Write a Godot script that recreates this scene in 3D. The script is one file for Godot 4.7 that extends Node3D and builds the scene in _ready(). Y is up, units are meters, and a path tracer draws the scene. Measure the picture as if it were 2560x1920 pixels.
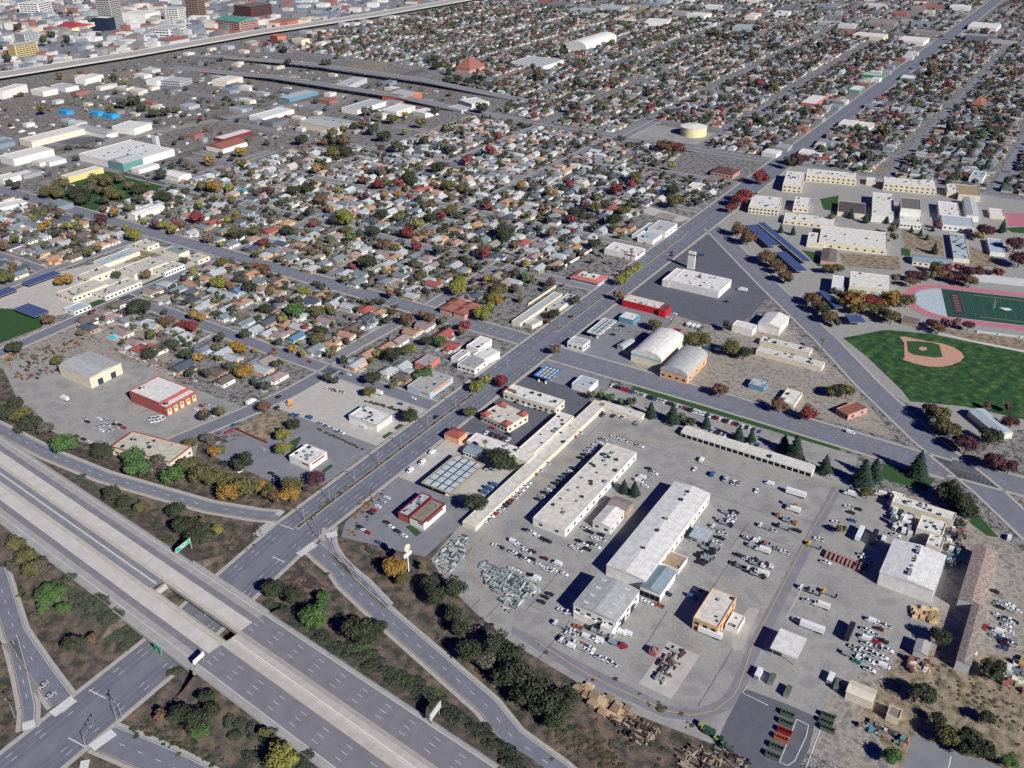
extends Node3D
# An aerial view over a freeway interchange, a maintenance yard and a gridded town.
# x runs across the street grid (to the right), -z along the boulevard; metres; y up.

var M := {}          # materials by key
var MESH := {}       # shared meshes by key
var used := {}       # names taken
var tx := {}         # computed textures
var rng := RandomNumberGenerator.new()

const COL := {
	"cream": "e6ddc8",
	"white": "eceae4",
	"buttercream": "e2d8bf",
	"coralred": "a9605a",
	"coral": "c67c70",
	"peach": "ddb38d",
	"pinkwall": "c79d93",
	"tan": "b09c80",
	"palegrey": "c4c8c9",
	"paleblue": "b9c8d0",
	"skyblue": "6a96ac",
	"brightred": "c42a36",
	"maroonred": "86393c",
	"orange": "df882f",
	"orangewall": "d5745a",
	"teal": "6f9a98",
	"green": "3f9a5a",
	"yellow": "e2d493",
	"mustard": "cfbd8a",
	"towergrey": "b3b2ae",
	"navyglass": "22304a",
	"brownwall": "8d7568",
	"darkbrick": "6b4540",
	"rustbrown": "9a6b5a",
	"yellowcream": "e8dfb0",
	"cyan": "6ecfd6",
	"tealglass": "9cc4b4",
	"pinkwhite": "efdfd8",
	"signgreen": "1fae86",
	"signyellow": "efb63a",
	"yellowtrim": "b8ab80",
	"blueedge": "3f86c8",
	"vent": "4a5058",
	"brightblue": "3aa5e0",
	"beige": "d6d1c2",
	"creamroof": "e2dfd3",
	"ivory": "eae8df",
	"whiteroof": "ecede8",
	"whitemetal": "edede8",
	"metal": "bcc0be",
	"bluegrey": "94a6b0",
	"greygreen": "8ea39c",
	"gravel": "b8b6b0",
	"grey": "abadac",
	"red": "a85e58",
	"redtile": "a06a60",
	"tealroof": "5a9a8c",
	"darkroof": "625c5a",
	"mottled": "7a7872",
	"mauve": "9c908d",
	"rust": "d8d0ca",
	"weathered": "c4c2c0",
	"brownroof": "958a7e",
	"greybrown": "7c7672",
	"maroonroof": "6a4c50",
	"stripecream": "d3cfbb",
	"brownwhite": "ddd5ca",
	"brightredroof": "b84a58",
	"roofgrey": "808c92",
	"rooflight": "b4bbbe",
	"roofslate": "57606f",
	"roofterra": "b39079",
	"roofpink": "a08d8c",
	"roofred": "a9605a",
	"roofbrown": "746863",
	"roofblue": "6386a6",
	"rooftan": "9c958a",
	"roofcyan": "4aa0c0",
	"pinkbox": "b98d80",
	"panel": "c3cfd4"
}

# ------------------------------------------------------------------ helpers
func numbered(n: String) -> String:
	if not used.has(n):
		used[n] = 0
		return n
	used[n] += 1
	return "%s_%03d" % [n, used[n]]

func tag(o, label := "", category := "", group := "", kind := ""):
	if label: o.set_meta("label", label)
	if category: o.set_meta("category", category)
	if group: o.set_meta("group", group)
	if kind: o.set_meta("kind", kind)
	return o

func thing(n: String, label: String, category: String, at := Vector3.ZERO, turn := 0.0, group := "") -> Node3D:
	var o := Node3D.new()
	o.name = numbered(n)
	add_child(o)
	o.position = at
	o.rotation.y = turn
	tag(o, label, category, group)
	return o

func part(n: String, mesh: Mesh, m: Material, parent: Node3D, xf := Transform3D.IDENTITY) -> MeshInstance3D:
	var o := MeshInstance3D.new()
	o.mesh = mesh
	o.material_override = m
	o.transform = xf
	if parent == self:
		o.name = numbered(n)
		add_child(o)
	else:
		o.name = n
		parent.add_child(o, true)
	return o

func struct(n: String, mesh: Mesh, m: Material, parent = null) -> MeshInstance3D:
	var o := part(n, mesh, m, self if parent == null else parent)
	if parent == null: o.set_meta("kind", "structure")
	return o

func sxf(size: Vector3, at: Vector3, turn := 0.0) -> Transform3D:
	return Transform3D(Basis(Vector3.UP, turn) * Basis.from_scale(size), at)

func noise_tex(key: String, s: int, freq: float, oct: int, lo: float, hi: float, seed_: int, stretch := Vector2.ONE, type := FastNoiseLite.TYPE_SIMPLEX_SMOOTH):
	var n := FastNoiseLite.new()
	n.noise_type = type
	n.seed = seed_
	n.frequency = freq
	n.fractal_octaves = oct
	var src := n.get_seamless_image(int(s * stretch.x), int(s * stretch.y))
	src.resize(s, s, Image.INTERPOLATE_CUBIC)
	src.convert(Image.FORMAT_RGB8)
	for y in s:
		for x in s:
			var v := lerpf(lo, hi, src.get_pixel(x, y).r)
			src.set_pixel(x, y, Color(v, v, v))
	src.generate_mipmaps()
	tx[key] = ImageTexture.create_from_image(src)

func ramp_tex(key: String, s: int, freq: float, oct: int, cols: Array, seed_: int, fine := 0.12, mixed := 0.5):
	# a coloured patchwork: a slow noise picks the colour, a fast one breaks it up
	var n := FastNoiseLite.new()
	n.seed = seed_
	n.frequency = freq
	n.fractal_octaves = oct
	var a := n.get_seamless_image(s, s)
	n.seed = seed_ + 7
	n.frequency = 0.12
	n.fractal_octaves = 3
	var b := n.get_seamless_image(s, s)
	var img := Image.create(s, s, false, Image.FORMAT_RGB8)
	var k: int = cols.size() - 1
	for y in s:
		for x in s:
			var f: float = b.get_pixel(x, y).r - 0.5
			var v: float = clampf((a.get_pixel(x, y).r - 0.5) * 1.7 + 0.5 + f * mixed, 0.0, 0.999) * k
			var i: int = int(v)
			var c: Color = Color(cols[i]).lerp(Color(cols[i + 1]), v - i)
			var g: float = 1.0 + f * fine * 4.0
			img.set_pixel(x, y, Color(c.r * g, c.g * g, c.b * g))
	img.generate_mipmaps()
	tx[key] = ImageTexture.create_from_image(img)

func mat(key: String, col: Color, texture = null, size := 20.0, rough := 0.9, tri := true) -> StandardMaterial3D:
	if M.has(key): return M[key]
	var m := StandardMaterial3D.new()
	m.albedo_color = col
	m.roughness = rough
	m.metallic_specular = 0.3
	if texture != null:
		m.albedo_texture = texture
		if tri:
			m.uv1_triplanar = true
			m.uv1_world_triplanar = true
			m.uv1_scale = Vector3.ONE / size
	M[key] = m
	return m

func cm(key: String) -> StandardMaterial3D:      # wall and roof paint, a little weathered
	if M.has("c_" + key): return M["c_" + key]
	return mat("c_" + key, Color(COL[key]), tx["wear"], 26.0, 0.85)

func rm(key: String) -> StandardMaterial3D:      # roofing: sheet seams and stains
	if M.has("r_" + key): return M["r_" + key]
	var t: String = "rustmix" if key in ["rust", "weathered"] else ("seams" if key in ["metal", "whitemetal", "bluegrey", "stripecream", "whiteroof", "palegrey"] else "stain")
	return mat("r_" + key, Color(COL[key]), tx[t], 30.0 if t != "rustmix" else 18.0, 0.75)

# ---- mesh helpers
func quad(st: SurfaceTool, a: Vector3, b: Vector3, c: Vector3, d: Vector3):
	# corners counter-clockwise seen from outside; Godot wants clockwise fronts
	for v in [a, c, b, a, d, c]: st.add_vertex(v)

func tri3(st: SurfaceTool, a: Vector3, b: Vector3, c: Vector3):
	for v in [a, c, b]: st.add_vertex(v)

func st0() -> SurfaceTool:
	var st := SurfaceTool.new()
	st.begin(Mesh.PRIMITIVE_TRIANGLES)
	st.set_smooth_group(-1)
	return st

func done(st: SurfaceTool) -> ArrayMesh:
	st.generate_normals()
	return st.commit()

func box(st: SurfaceTool, c: Vector3, s: Vector3, turn := 0.0, bottom := false):
	var h := s * 0.5
	var b := Basis(Vector3.UP, turn)
	var p := []
	for y in [-h.y, h.y]:
		for q in [[-1, 1], [1, 1], [1, -1], [-1, -1]]:
			p.append(c + b * Vector3(q[0] * h.x, y, q[1] * h.z))
	quad(st, p[4], p[5], p[6], p[7])
	for i in 4:
		var j: int = (i + 1) % 4
		quad(st, p[i], p[j], p[j + 4], p[i + 4])
	if bottom: quad(st, p[3], p[2], p[1], p[0])

func unit_box() -> ArrayMesh:
	if not MESH.has("box"):
		var st := st0()
		box(st, Vector3(0, 0.5, 0), Vector3.ONE, 0.0, true)
		MESH["box"] = done(st)
	return MESH["box"]

func unit_roof(kind: String) -> ArrayMesh:        # over a unit square, ridge along z, unit rise, with a fascia
	if MESH.has(kind): return MESH[kind]
	var st := st0()
	var e := 0.5
	var f := -0.12
	var A := Vector3(-e, 0, e); var B := Vector3(e, 0, e); var C := Vector3(e, 0, -e); var D := Vector3(-e, 0, -e)
	var dn := Vector3(0, f, 0)
	if kind == "barrel":
		var n := 10
		var pr := []
		for i in n + 1:
			var t := PI * i / n
			pr.append(Vector2(-cos(t) * e, sin(t)))
		for i in n:
			quad(st, Vector3(pr[i].x, pr[i].y, e), Vector3(pr[i + 1].x, pr[i + 1].y, e), Vector3(pr[i + 1].x, pr[i + 1].y, -e), Vector3(pr[i].x, pr[i].y, -e))
			tri3(st, Vector3(0, 0, e), Vector3(pr[i + 1].x, pr[i + 1].y, e), Vector3(pr[i].x, pr[i].y, e))
			tri3(st, Vector3(0, 0, -e), Vector3(pr[i].x, pr[i].y, -e), Vector3(pr[i + 1].x, pr[i + 1].y, -e))
	elif kind == "pyramid":
		var t0 := Vector3(0, 1, 0)
		tri3(st, A, B, t0); tri3(st, B, C, t0); tri3(st, C, D, t0); tri3(st, D, A, t0)
	else:
		var r: float = 0.5 if kind == "gable" else 0.22
		var P := Vector3(0, 1, r); var Q := Vector3(0, 1, -r)
		quad(st, B, C, Q, P); quad(st, D, A, P, Q)
		tri3(st, A, B, P); tri3(st, C, D, Q)
	for pr2 in [[A, B], [B, C], [C, D], [D, A]]:
		quad(st, pr2[0] + dn, pr2[1] + dn, pr2[1], pr2[0])
	quad(st, D + dn, C + dn, B + dn, A + dn)
	MESH[kind] = done(st)
	return MESH[kind]

func ring_mesh(w: float, d: float, h: float, t := 0.35) -> ArrayMesh:   # four walls, open at the top
	var st := st0()
	box(st, Vector3(0, h / 2, d / 2 - t / 2), Vector3(w, h, t))
	box(st, Vector3(0, h / 2, -d / 2 + t / 2), Vector3(w, h, t))
	box(st, Vector3(w / 2 - t / 2, h / 2, 0), Vector3(t, h, d - 2 * t))
	box(st, Vector3(-w / 2 + t / 2, h / 2, 0), Vector3(t, h, d - 2 * t))
	return done(st)

func sheet(pts: Array, y: float) -> ArrayMesh:    # a flat polygon; pts are [x, z]
	var poly := PackedVector2Array()
	for p in pts: poly.append(Vector2(p[0], p[1]))
	var idx := Geometry2D.triangulate_polygon(poly)
	var st := st0()
	for i in range(0, idx.size(), 3):
		var a := poly[idx[i]]; var b := poly[idx[i + 1]]; var c := poly[idx[i + 2]]
		var A := Vector3(a.x, y, a.y); var B := Vector3(b.x, y, b.y); var C := Vector3(c.x, y, c.y)
		if (B - A).cross(C - A).y > 0: tri3(st, A, B, C)
		else: tri3(st, A, C, B)
	return done(st)

func rect(x0: float, x1: float, z0: float, z1: float) -> Array:
	return [[x0, z0], [x1, z0], [x1, z1], [x0, z1]]

func ribbon(st: SurfaceTool, pts: Array, l: float, r: float, up := 0.0, skirt := 0.0):
	# a strip between two offsets right of a polyline of [x, z] or [x, z, y]
	var L := []
	var R := []
	for i in pts.size():
		var p := Vector2(pts[i][0], pts[i][1])
		var d := Vector2.ZERO
		if i > 0: d += (p - Vector2(pts[i - 1][0], pts[i - 1][1])).normalized()
		if i < pts.size() - 1: d += (Vector2(pts[i + 1][0], pts[i + 1][1]) - p).normalized()
		d = d.normalized()
		var n := Vector2(-d.y, d.x)
		var y: float = (pts[i][2] if pts[i].size() > 2 else 0.0) + up
		L.append(Vector3(p.x + n.x * l, y, p.y + n.y * l))
		R.append(Vector3(p.x + n.x * r, y, p.y + n.y * r))
	for i in pts.size() - 1:
		quad(st, L[i], R[i], R[i + 1], L[i + 1])
		if skirt > 0.0:
			var k := Vector3(0, skirt, 0)
			quad(st, L[i] - k, L[i], L[i + 1], L[i + 1] - k)
			quad(st, R[i], R[i] - k, R[i + 1] - k, R[i + 1])

func ribm(pts: Array, l: float, r: float, up := 0.0, skirt := 0.0) -> ArrayMesh:
	var st := st0()
	ribbon(st, pts, l, r, up, skirt)
	return done(st)

func dashes(st: SurfaceTool, pts: Array, off: float, wid: float, y: float, on: float, gap: float, from := 0.0, to := 1e9):
	var s := 0.0
	for i in pts.size() - 1:
		var a := Vector2(pts[i][0], pts[i][1])
		var b := Vector2(pts[i + 1][0], pts[i + 1][1])
		var ya: float = pts[i][2] if pts[i].size() > 2 else 0.0
		var yb: float = pts[i + 1][2] if pts[i + 1].size() > 2 else 0.0
		var L := a.distance_to(b)
		var d := (b - a) / L
		var n := Vector2(-d.y, d.x) * off
		while s < L:
			var e: float = minf(s + on, L)
			if s >= from and s < to:
				var p := a + d * s + n
				var q := a + d * e + n
				ribbon(st, [[p.x, p.y, lerpf(ya, yb, s / L)], [q.x, q.y, lerpf(ya, yb, e / L)]], -wid / 2, wid / 2, y)
			s += on + gap
		s -= L

func extrude(profile: Array, w: float) -> ArrayMesh:   # side outline [z, y] (counter-clockwise from +x), width w along x
	var st := st0()
	var poly := PackedVector2Array()
	for p in profile: poly.append(Vector2(p[0], p[1]))
	var idx := Geometry2D.triangulate_polygon(poly)
	for i in range(0, idx.size(), 3):
		for s in [-1, 1]:
			var v := []
			for k in 3: v.append(Vector3(s * w / 2, poly[idx[i + k]].y, poly[idx[i + k]].x))
			if ((v[1] - v[0]).cross(v[2] - v[0])).x * s > 0: tri3(st, v[0], v[1], v[2])
			else: tri3(st, v[0], v[2], v[1])
	var n := poly.size()
	for i in n:
		var a := poly[i]; var b := poly[(i + 1) % n]
		var A := Vector3(-w / 2, a.y, a.x); var B := Vector3(w / 2, a.y, a.x); var C := Vector3(w / 2, b.y, b.x); var D := Vector3(-w / 2, b.y, b.x)
		var c2 := Vector2.ZERO
		for q in poly: c2 += q / n
		var nrm := (B - A).cross(D - A)
		if nrm.dot(Vector3(0, (a.y + b.y) / 2 - c2.y, (a.x + b.x) / 2 - c2.x)) > 0: quad(st, A, B, C, D)
		else: quad(st, B, A, D, C)
	return done(st)

func cyl_mesh(r0: float, r1: float, h: float, n := 8) -> ArrayMesh:
	var key := "cyl%.2f_%.2f_%.2f_%d" % [r0, r1, h, n]
	if MESH.has(key): return MESH[key]
	var st := st0()
	tube(st, Vector3.ZERO, Vector3(0, h, 0), r0, r1, n)
	MESH[key] = done(st)
	return MESH[key]

func tube(st: SurfaceTool, a: Vector3, b: Vector3, ra: float, rb: float, n := 6):
	var d := (b - a).normalized()
	var u := d.cross(Vector3.RIGHT if absf(d.x) < 0.8 else Vector3.UP).normalized()
	var v := u.cross(d)
	for i in n:
		var t0 := TAU * i / n
		var t1 := TAU * (i + 1) / n
		var o0 := u * cos(t0) + v * sin(t0)
		var o1 := u * cos(t1) + v * sin(t1)
		quad(st, a + o1 * ra, a + o0 * ra, b + o0 * rb, b + o1 * rb)
		tri3(st, b, b + o1 * rb, b + o0 * rb)

# ------------------------------------------------------------------ set up
func set_view():
	var cam := Camera3D.new()
	cam.name = "camera"
	add_child(cam)
	cam.position = Vector3(0, 337, 0)
	cam.rotation_degrees = Vector3(-29.6, 32.3, 0)
	cam.fov = 45.0
	cam.near = 5.0
	cam.far = 12000.0
	cam.current = true
	var env := Environment.new()
	env.background_mode = Environment.BG_SKY
	var sk := ProceduralSkyMaterial.new()
	sk.sky_top_color = Color(0.08, 0.20, 0.62)
	sk.sky_horizon_color = Color(0.34, 0.50, 0.88)
	sk.sky_curve = 0.12
	sk.ground_bottom_color = Color(0.20, 0.19, 0.18)
	sk.ground_horizon_color = Color(0.42, 0.50, 0.62)
	sk.energy_multiplier = 0.36
	var sky := Sky.new()
	sky.sky_material = sk
	env.sky = sky
	env.tonemap_mode = Environment.TONE_MAPPER_LINEAR
	env.tonemap_exposure = 1.14
	env.sdfgi_enabled = true
	env.ssao_enabled = true
	env.ssil_enabled = true
	env.fog_enabled = true
	env.fog_density = 0.000006
	env.fog_light_color = Color(0.70, 0.78, 0.92)
	var we := WorldEnvironment.new()
	we.name = "environment"
	we.environment = env
	add_child(we)
	var sun := DirectionalLight3D.new()
	sun.name = "sun"
	add_child(sun)
	sun.light_energy = 1.6
	sun.light_color = Color(1.0, 0.985, 0.965)
	sun.light_angular_distance = 0.5
	sun.shadow_enabled = true
	var el := deg_to_rad(31.5)
	var az := deg_to_rad(-69.3)       # where the shadows fall, from the boulevard's direction
	var dir := Vector3(sin(az) * cos(el), -sin(el), -cos(az) * cos(el))
	sun.look_at_from_position(Vector3.ZERO, dir, Vector3.UP)

func make_textures():
	noise_tex("wear", 256, 0.02, 4, 0.88, 1.0, 3)
	noise_tex("stain", 256, 0.025, 5, 0.84, 1.0, 5, Vector2(1, 1))
	noise_tex("asph", 512, 0.012, 4, 0.90, 1.0, 11)
	noise_tex("leafy", 128, 0.06, 3, 0.6, 1.0, 17)
	noise_tex("conc", 512, 0.014, 4, 0.91, 1.0, 23)
	# ribbed sheets: seams every few pixels across a stained ground
	var s := 256
	var base: Image = tx["stain"].get_image()
	var im := Image.create(s, s, false, Image.FORMAT_RGB8)
	for y in s:
		for x in s:
			var v: float = base.get_pixel(x, y).r * (0.90 if x % 16 < 2 else 1.0) * (0.95 if y % 64 < 2 else 1.0)
			im.set_pixel(x, y, Color(v, v, v))
	im.generate_mipmaps()
	tx["seams"] = ImageTexture.create_from_image(im)
	ramp_tex("rustmix", 256, 0.03, 4, ["c4c1be", "d6d4d1", "b5a298", "9c8478", "c2bcb7"], 31)
	ramp_tex("lot", 512, 0.030, 4, ["4d4e46", "5f5f58", "72716d", "7e7d7b", "888683", "7a7b7f", "949391"], 41, 0.16, 0.35)
	ramp_tex("verge", 512, 0.016, 4, ["43443a", "4e4c42", "5a544c", "615952", "685c56", "736a5e", "7d6656"], 43, 0.09, 0.25)
	ramp_tex("turf", 512, 0.020, 4, ["22412b", "294a2e", "2f5130", "38572f", "3f5b34", "5c6c42"], 47, 0.06, 0.25)
	ramp_tex("dry", 512, 0.020, 4, ["66634a", "7f7560", "8f826c", "91857a", "a39378"], 53, 0.10, 0.3)
	ramp_tex("yard", 512, 0.010, 5, ["8c8b89", "92918f", "979692", "9b9a95", "9e9d98", "908f8c"], 59, 0.03, 0.12)
	ramp_tex("rail", 512, 0.024, 4, ["5a5753", "6f6c68", "817e79", "8f8b84", "6c6a69"], 61, 0.18)
	ramp_tex("dirt", 512, 0.020, 4, ["85807a", "969088", "a39b8e", "8f8a83", "7b7772"], 67, 0.08, 0.3)
	mat("lot", Color(1, 1, 1), tx["lot"], 95.0)
	mat("verge", Color(1, 1, 1), tx["verge"], 70.0)
	mat("turf", Color(1, 1, 1), tx["turf"], 90.0)
	mat("lawn", Color("3a5a34"), tx["asph"], 40.0)
	mat("dry", Color(1, 1, 1), tx["dry"], 60.0)
	mat("campus", Color("a09f9b"), tx["conc"], 36.0)
	mat("yard", Color(1, 1, 1), tx["yard"], 130.0)
	mat("rail", Color(1, 1, 1), tx["rail"], 110.0)
	mat("dirt", Color(1, 1, 1), tx["dirt"], 80.0)
	mat("asphalt", Color("7d818b"), tx["asph"], 60.0)
	mat("asphalt_dark", Color("686b74"), tx["asph"], 45.0)
	mat("asphalt_old", Color("888a90"), tx["asph"], 70.0)
	mat("concrete", Color("bfbcb4"), tx["conc"], 50.0)
	mat("pave", Color("b5b1a8"), tx["conc"], 30.0)
	mat("lane_light", Color("cdcac2"), tx["conc"], 60.0)
	mat("lane_mid", Color("a9a8a5"), tx["conc"], 60.0)
	mat("lane_dark", Color("83838a"), tx["asph"], 60.0)
	mat("worn", Color("747883"), tx["asph"], 60.0)
	mat("rail_dark", Color("56524e"), tx["conc"], 20.0)
	mat("rail_grey", Color("98968f"), tx["conc"], 40.0)
	mat("line_white", Color("e2e2de"), tx["wear"], 9.0)
	mat("line_yellow", Color("cfb07c"), tx["wear"], 9.0)
	mat("glass", Color("28333d"), null, 1.0, 0.15)
	mat("trunk", Color("5b4a3c"))
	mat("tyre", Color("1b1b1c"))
	mat("pole", Color("9a9c9d"), null, 1.0, 0.5)
	mat("solar", Color("4b5b84"), null, 1.0, 0.25)
	mat("unit", Color("8f979b"), tx["wear"], 6.0, 0.6)
	mat("vent", Color("3b4450"), tx["wear"], 6.0, 0.6)
	mat("skylight", Color("dcdccf"), null, 1.0, 0.4)
	mat("track", Color("c27a88"), tx["wear"], 30.0)
	mat("infield", Color("c79c84"), tx["conc"], 30.0)
# ------------------------------------------------------------------ prototypes
func crown_mesh(seed_: int, blobs: int, leaves: int, leaf: float, squash: float) -> ArrayMesh:
	var r := RandomNumberGenerator.new()
	r.seed = seed_
	var c := []
	for i in blobs:
		var a := r.randf() * TAU
		var d := 0.0 if i == 0 else r.randf_range(0.35, 0.62)
		c.append([Vector3(cos(a) * d, r.randf_range(-0.3, 0.42) * squash if i else 0.1, sin(a) * d), r.randf_range(0.36, 0.56) if i else 0.62])
	var st := st0()
	for i in leaves:
		var b: Array = c[r.randi() % blobs]
		var n := Vector3(r.randfn(), r.randfn() * 0.9 + 0.25, r.randfn()).normalized()
		var p: Vector3 = b[0] + n * float(b[1]) * r.randf_range(0.78, 1.08)
		p.y *= squash
		var t := n.cross(Vector3(r.randfn(), r.randfn(), r.randfn())).normalized()
		var n2 := (n + Vector3(r.randfn(), r.randfn(), r.randfn()) * 0.45).normalized()
		t = (t - n2 * t.dot(n2)).normalized()
		var u := n2.cross(t) * leaf * r.randf_range(0.6, 1.3)
		t *= leaf * r.randf_range(0.6, 1.3)
		var k := r.randf_range(0.62, 1.0)
		st.set_color(Color(k, k * r.randf_range(0.92, 1.0), k * r.randf_range(0.85, 1.0)))
		quad(st, p - t, p - u * 0.8, p + t, p + u * 0.8)
	for b in c:      # a darker solid core in each clump, so less shows through
		st.set_color(Color(0.55, 0.5, 0.48))
		var rr: float = float(b[1]) * 0.72
		var ce: Vector3 = Vector3(b[0].x, b[0].y * squash, b[0].z)
		for i in 6:
			var a0 := TAU * i / 6; var a1 := TAU * (i + 1) / 6
			var P := ce + Vector3(cos(a0), 0, sin(a0)) * rr
			var Q := ce + Vector3(cos(a1), 0, sin(a1)) * rr
			var up := ce + Vector3(0, rr * squash, 0)
			tri3(st, Q, P, up)
			tri3(st, P, Q, ce - Vector3(0, rr * squash, 0))
	return done(st)

func conifer_mesh(seed_: int) -> ArrayMesh:      # unit height, unit base radius
	var r := RandomNumberGenerator.new()
	r.seed = seed_
	var st := st0()
	for i in 620:
		var h := 1.0 - sqrt(r.randf())
		h = 0.08 + h * 0.92
		var a := r.randf() * TAU
		var rad := (1.02 - h) * r.randf_range(0.55, 1.05)
		var p := Vector3(cos(a) * rad, h, sin(a) * rad)
		var out := Vector3(cos(a), -0.25, sin(a))
		var side := Vector3(-sin(a), 0, cos(a))
		var s := r.randf_range(0.10, 0.2)
		var k := r.randf_range(0.55, 1.0)
		st.set_color(Color(k, k, k))
		var v := out * s
		v.y *= 0.35
		quad(st, p - v, p - side * s * 0.7 + Vector3(0, 0.012, 0), p + v, p + side * s * 0.7 - Vector3(0, 0.012, 0))
	st.set_color(Color(0.5, 0.5, 0.5))
	for i in 8:
		var a0 := TAU * i / 8; var a1 := TAU * (i + 1) / 8
		tri3(st, Vector3(cos(a1) * 0.6, 0.06, sin(a1) * 0.6), Vector3(cos(a0) * 0.6, 0.06, sin(a0) * 0.6), Vector3(0, 0.95, 0))
	return done(st)

func palm_mesh() -> ArrayMesh:
	var st := st0()
	var r := RandomNumberGenerator.new()
	r.seed = 5
	for i in 34:
		var a := TAU * i / 34.0 + r.randf() * 0.3
		var lift := r.randf_range(-0.5, 0.9)
		var d := Vector3(cos(a), lift, sin(a)).normalized()
		var s := Vector3(-sin(a), 0, cos(a)) * 0.14
		var mid := d * 0.6
		var tip := d * 1.0 + Vector3(0, -0.35, 0)
		var k := r.randf_range(0.6, 1.0)
		st.set_color(Color(k, k, k * 0.9))
		quad(st, -s * 0.5, s * 0.5, mid + s, mid - s)
		tri3(st, mid - s, mid + s, tip)
	return done(st)

func trunk_mesh() -> ArrayMesh:                  # unit height, forks into limbs near the top
	var st := st0()
	tube(st, Vector3.ZERO, Vector3(0.01, 0.55, 0), 0.055, 0.04)
	for i in 4:
		var a := TAU * i / 4 + 0.4
		tube(st, Vector3(0.01, 0.5, 0), Vector3(cos(a) * 0.3, 1.0, sin(a) * 0.3), 0.034, 0.012, 5)
	return done(st)

func leaf_mat(key: String) -> StandardMaterial3D:
	if M.has("leaf_" + key): return M["leaf_" + key]
	var m := StandardMaterial3D.new()
	m.albedo_color = Color(LEAF[key])
	m.vertex_color_use_as_albedo = true
	m.roughness = 0.9
	m.metallic_specular = 0.15
	M["leaf_" + key] = m
	return m

const LEAF := {
	"k": "4b5444", "o": "6f6f4c", "y": "8f9150", "G": "a4854a", "r": "8c4a4c", "m": "64474e",
	"n": "7d6654", "e": "5b7a4c", "x": "6f6d66", "K": "44564c", "P": "7d7d4a", "ivy": "4d584a"}

func make_protos():
	for i in 4: MESH["crown%d" % i] = crown_mesh(100 + i, 6 + i, 420, 0.15, 0.9 - 0.06 * i)
	for i in 4: MESH["fine%d" % i] = crown_mesh(200 + i, 9 + i * 2, 1150, 0.09, 0.95 - 0.08 * i)
	for i in 2: MESH["small%d" % i] = crown_mesh(300 + i, 6, 240, 0.22, 0.9)
	for i in 2: MESH["conifer%d" % i] = conifer_mesh(400 + i)
	MESH["palm"] = palm_mesh()
	MESH["trunk"] = trunk_mesh()
	MESH["ivy"] = crown_mesh(77, 14, 900, 0.10, 0.35)
	# road vehicles: side outlines [z, y], nose towards -z
	MESH["car_body"] = extrude([[-2.25, 0.35], [2.25, 0.35], [2.3, 0.75], [2.15, 0.95], [1.35, 1.0], [-0.95, 0.98], [-2.1, 0.86], [-2.3, 0.6]], 1.8)
	MESH["car_cabin"] = extrude([[-1.0, 0.97], [1.75, 0.97], [1.3, 1.36], [-0.35, 1.38]], 1.62)
	MESH["car_roof"] = extrude([[-0.32, 1.385], [1.26, 1.365], [1.15, 1.47], [-0.2, 1.48]], 1.5)
	MESH["pickup_body"] = extrude([[-2.75, 0.45], [2.75, 0.45], [2.75, 1.1], [0.55, 1.1], [-1.2, 1.1], [-2.6, 1.0], [-2.8, 0.7]], 1.95)
	MESH["pickup_cabin"] = extrude([[-1.25, 1.1], [0.6, 1.1], [0.5, 1.62], [-0.55, 1.64]], 1.75)
	MESH["pickup_roof"] = extrude([[-0.5, 1.645], [0.48, 1.625], [0.42, 1.76], [-0.4, 1.77]], 1.65)
	MESH["pickup_bed"] = extrude([[0.72, 1.105], [2.62, 1.105], [2.62, 1.14], [0.72, 1.14]], 1.6)
	MESH["van_body"] = extrude([[-2.7, 0.4], [2.7, 0.4], [2.75, 2.2], [-1.3, 2.25], [-1.95, 1.25], [-2.75, 1.05]], 2.0)
	MESH["van_glass"] = extrude([[-1.93, 1.3], [-1.88, 1.36], [-1.4, 2.08], [-1.34, 2.05], [-1.36, 2.18], [-1.98, 1.3]], 1.8)
	MESH["truck_cab"] = extrude([[-4.2, 0.6], [-2.1, 0.6], [-2.1, 2.5], [-3.3, 2.55], [-3.6, 1.6], [-4.3, 1.45]], 2.3)
	MESH["truck_glass"] = extrude([[-3.66, 1.66], [-3.6, 1.64], [-3.3, 2.45], [-3.38, 2.46]], 2.0)
	MESH["truck_box"] = extrude([[-1.95, 0.95], [4.2, 0.95], [4.2, 3.3], [-1.95, 3.3]], 2.45)
	MESH["truck_bed"] = extrude([[-1.95, 0.95], [4.2, 0.95], [4.2, 1.9], [4.05, 1.9], [4.05, 1.15], [-1.8, 1.15], [-1.8, 2.2], [-1.95, 2.2]], 2.4)
	MESH["truck_frame"] = extrude([[-4.1, 0.45], [4.1, 0.45], [4.1, 0.9], [-4.1, 0.9]], 1.2)
	MESH["trailer_box"] = extrude([[-6, 1.0], [6, 1.0], [6, 3.9], [-6, 3.9]], 2.55)
	var st := st0()
	tube(st, Vector3(-0.12, 0, 0), Vector3(0.12, 0, 0), 0.36, 0.36, 10)
	tube(st, Vector3(0.12, 0, 0), Vector3(-0.12, 0, 0), 0.36, 0.36, 10)
	MESH["wheel"] = done(st)

# ------------------------------------------------------------------ the lie of the land
func fw_edge(x: float) -> float:                  # z of the freeway's far edge
	return -(216.0 - 0.093 * (x + 143.0))

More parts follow.
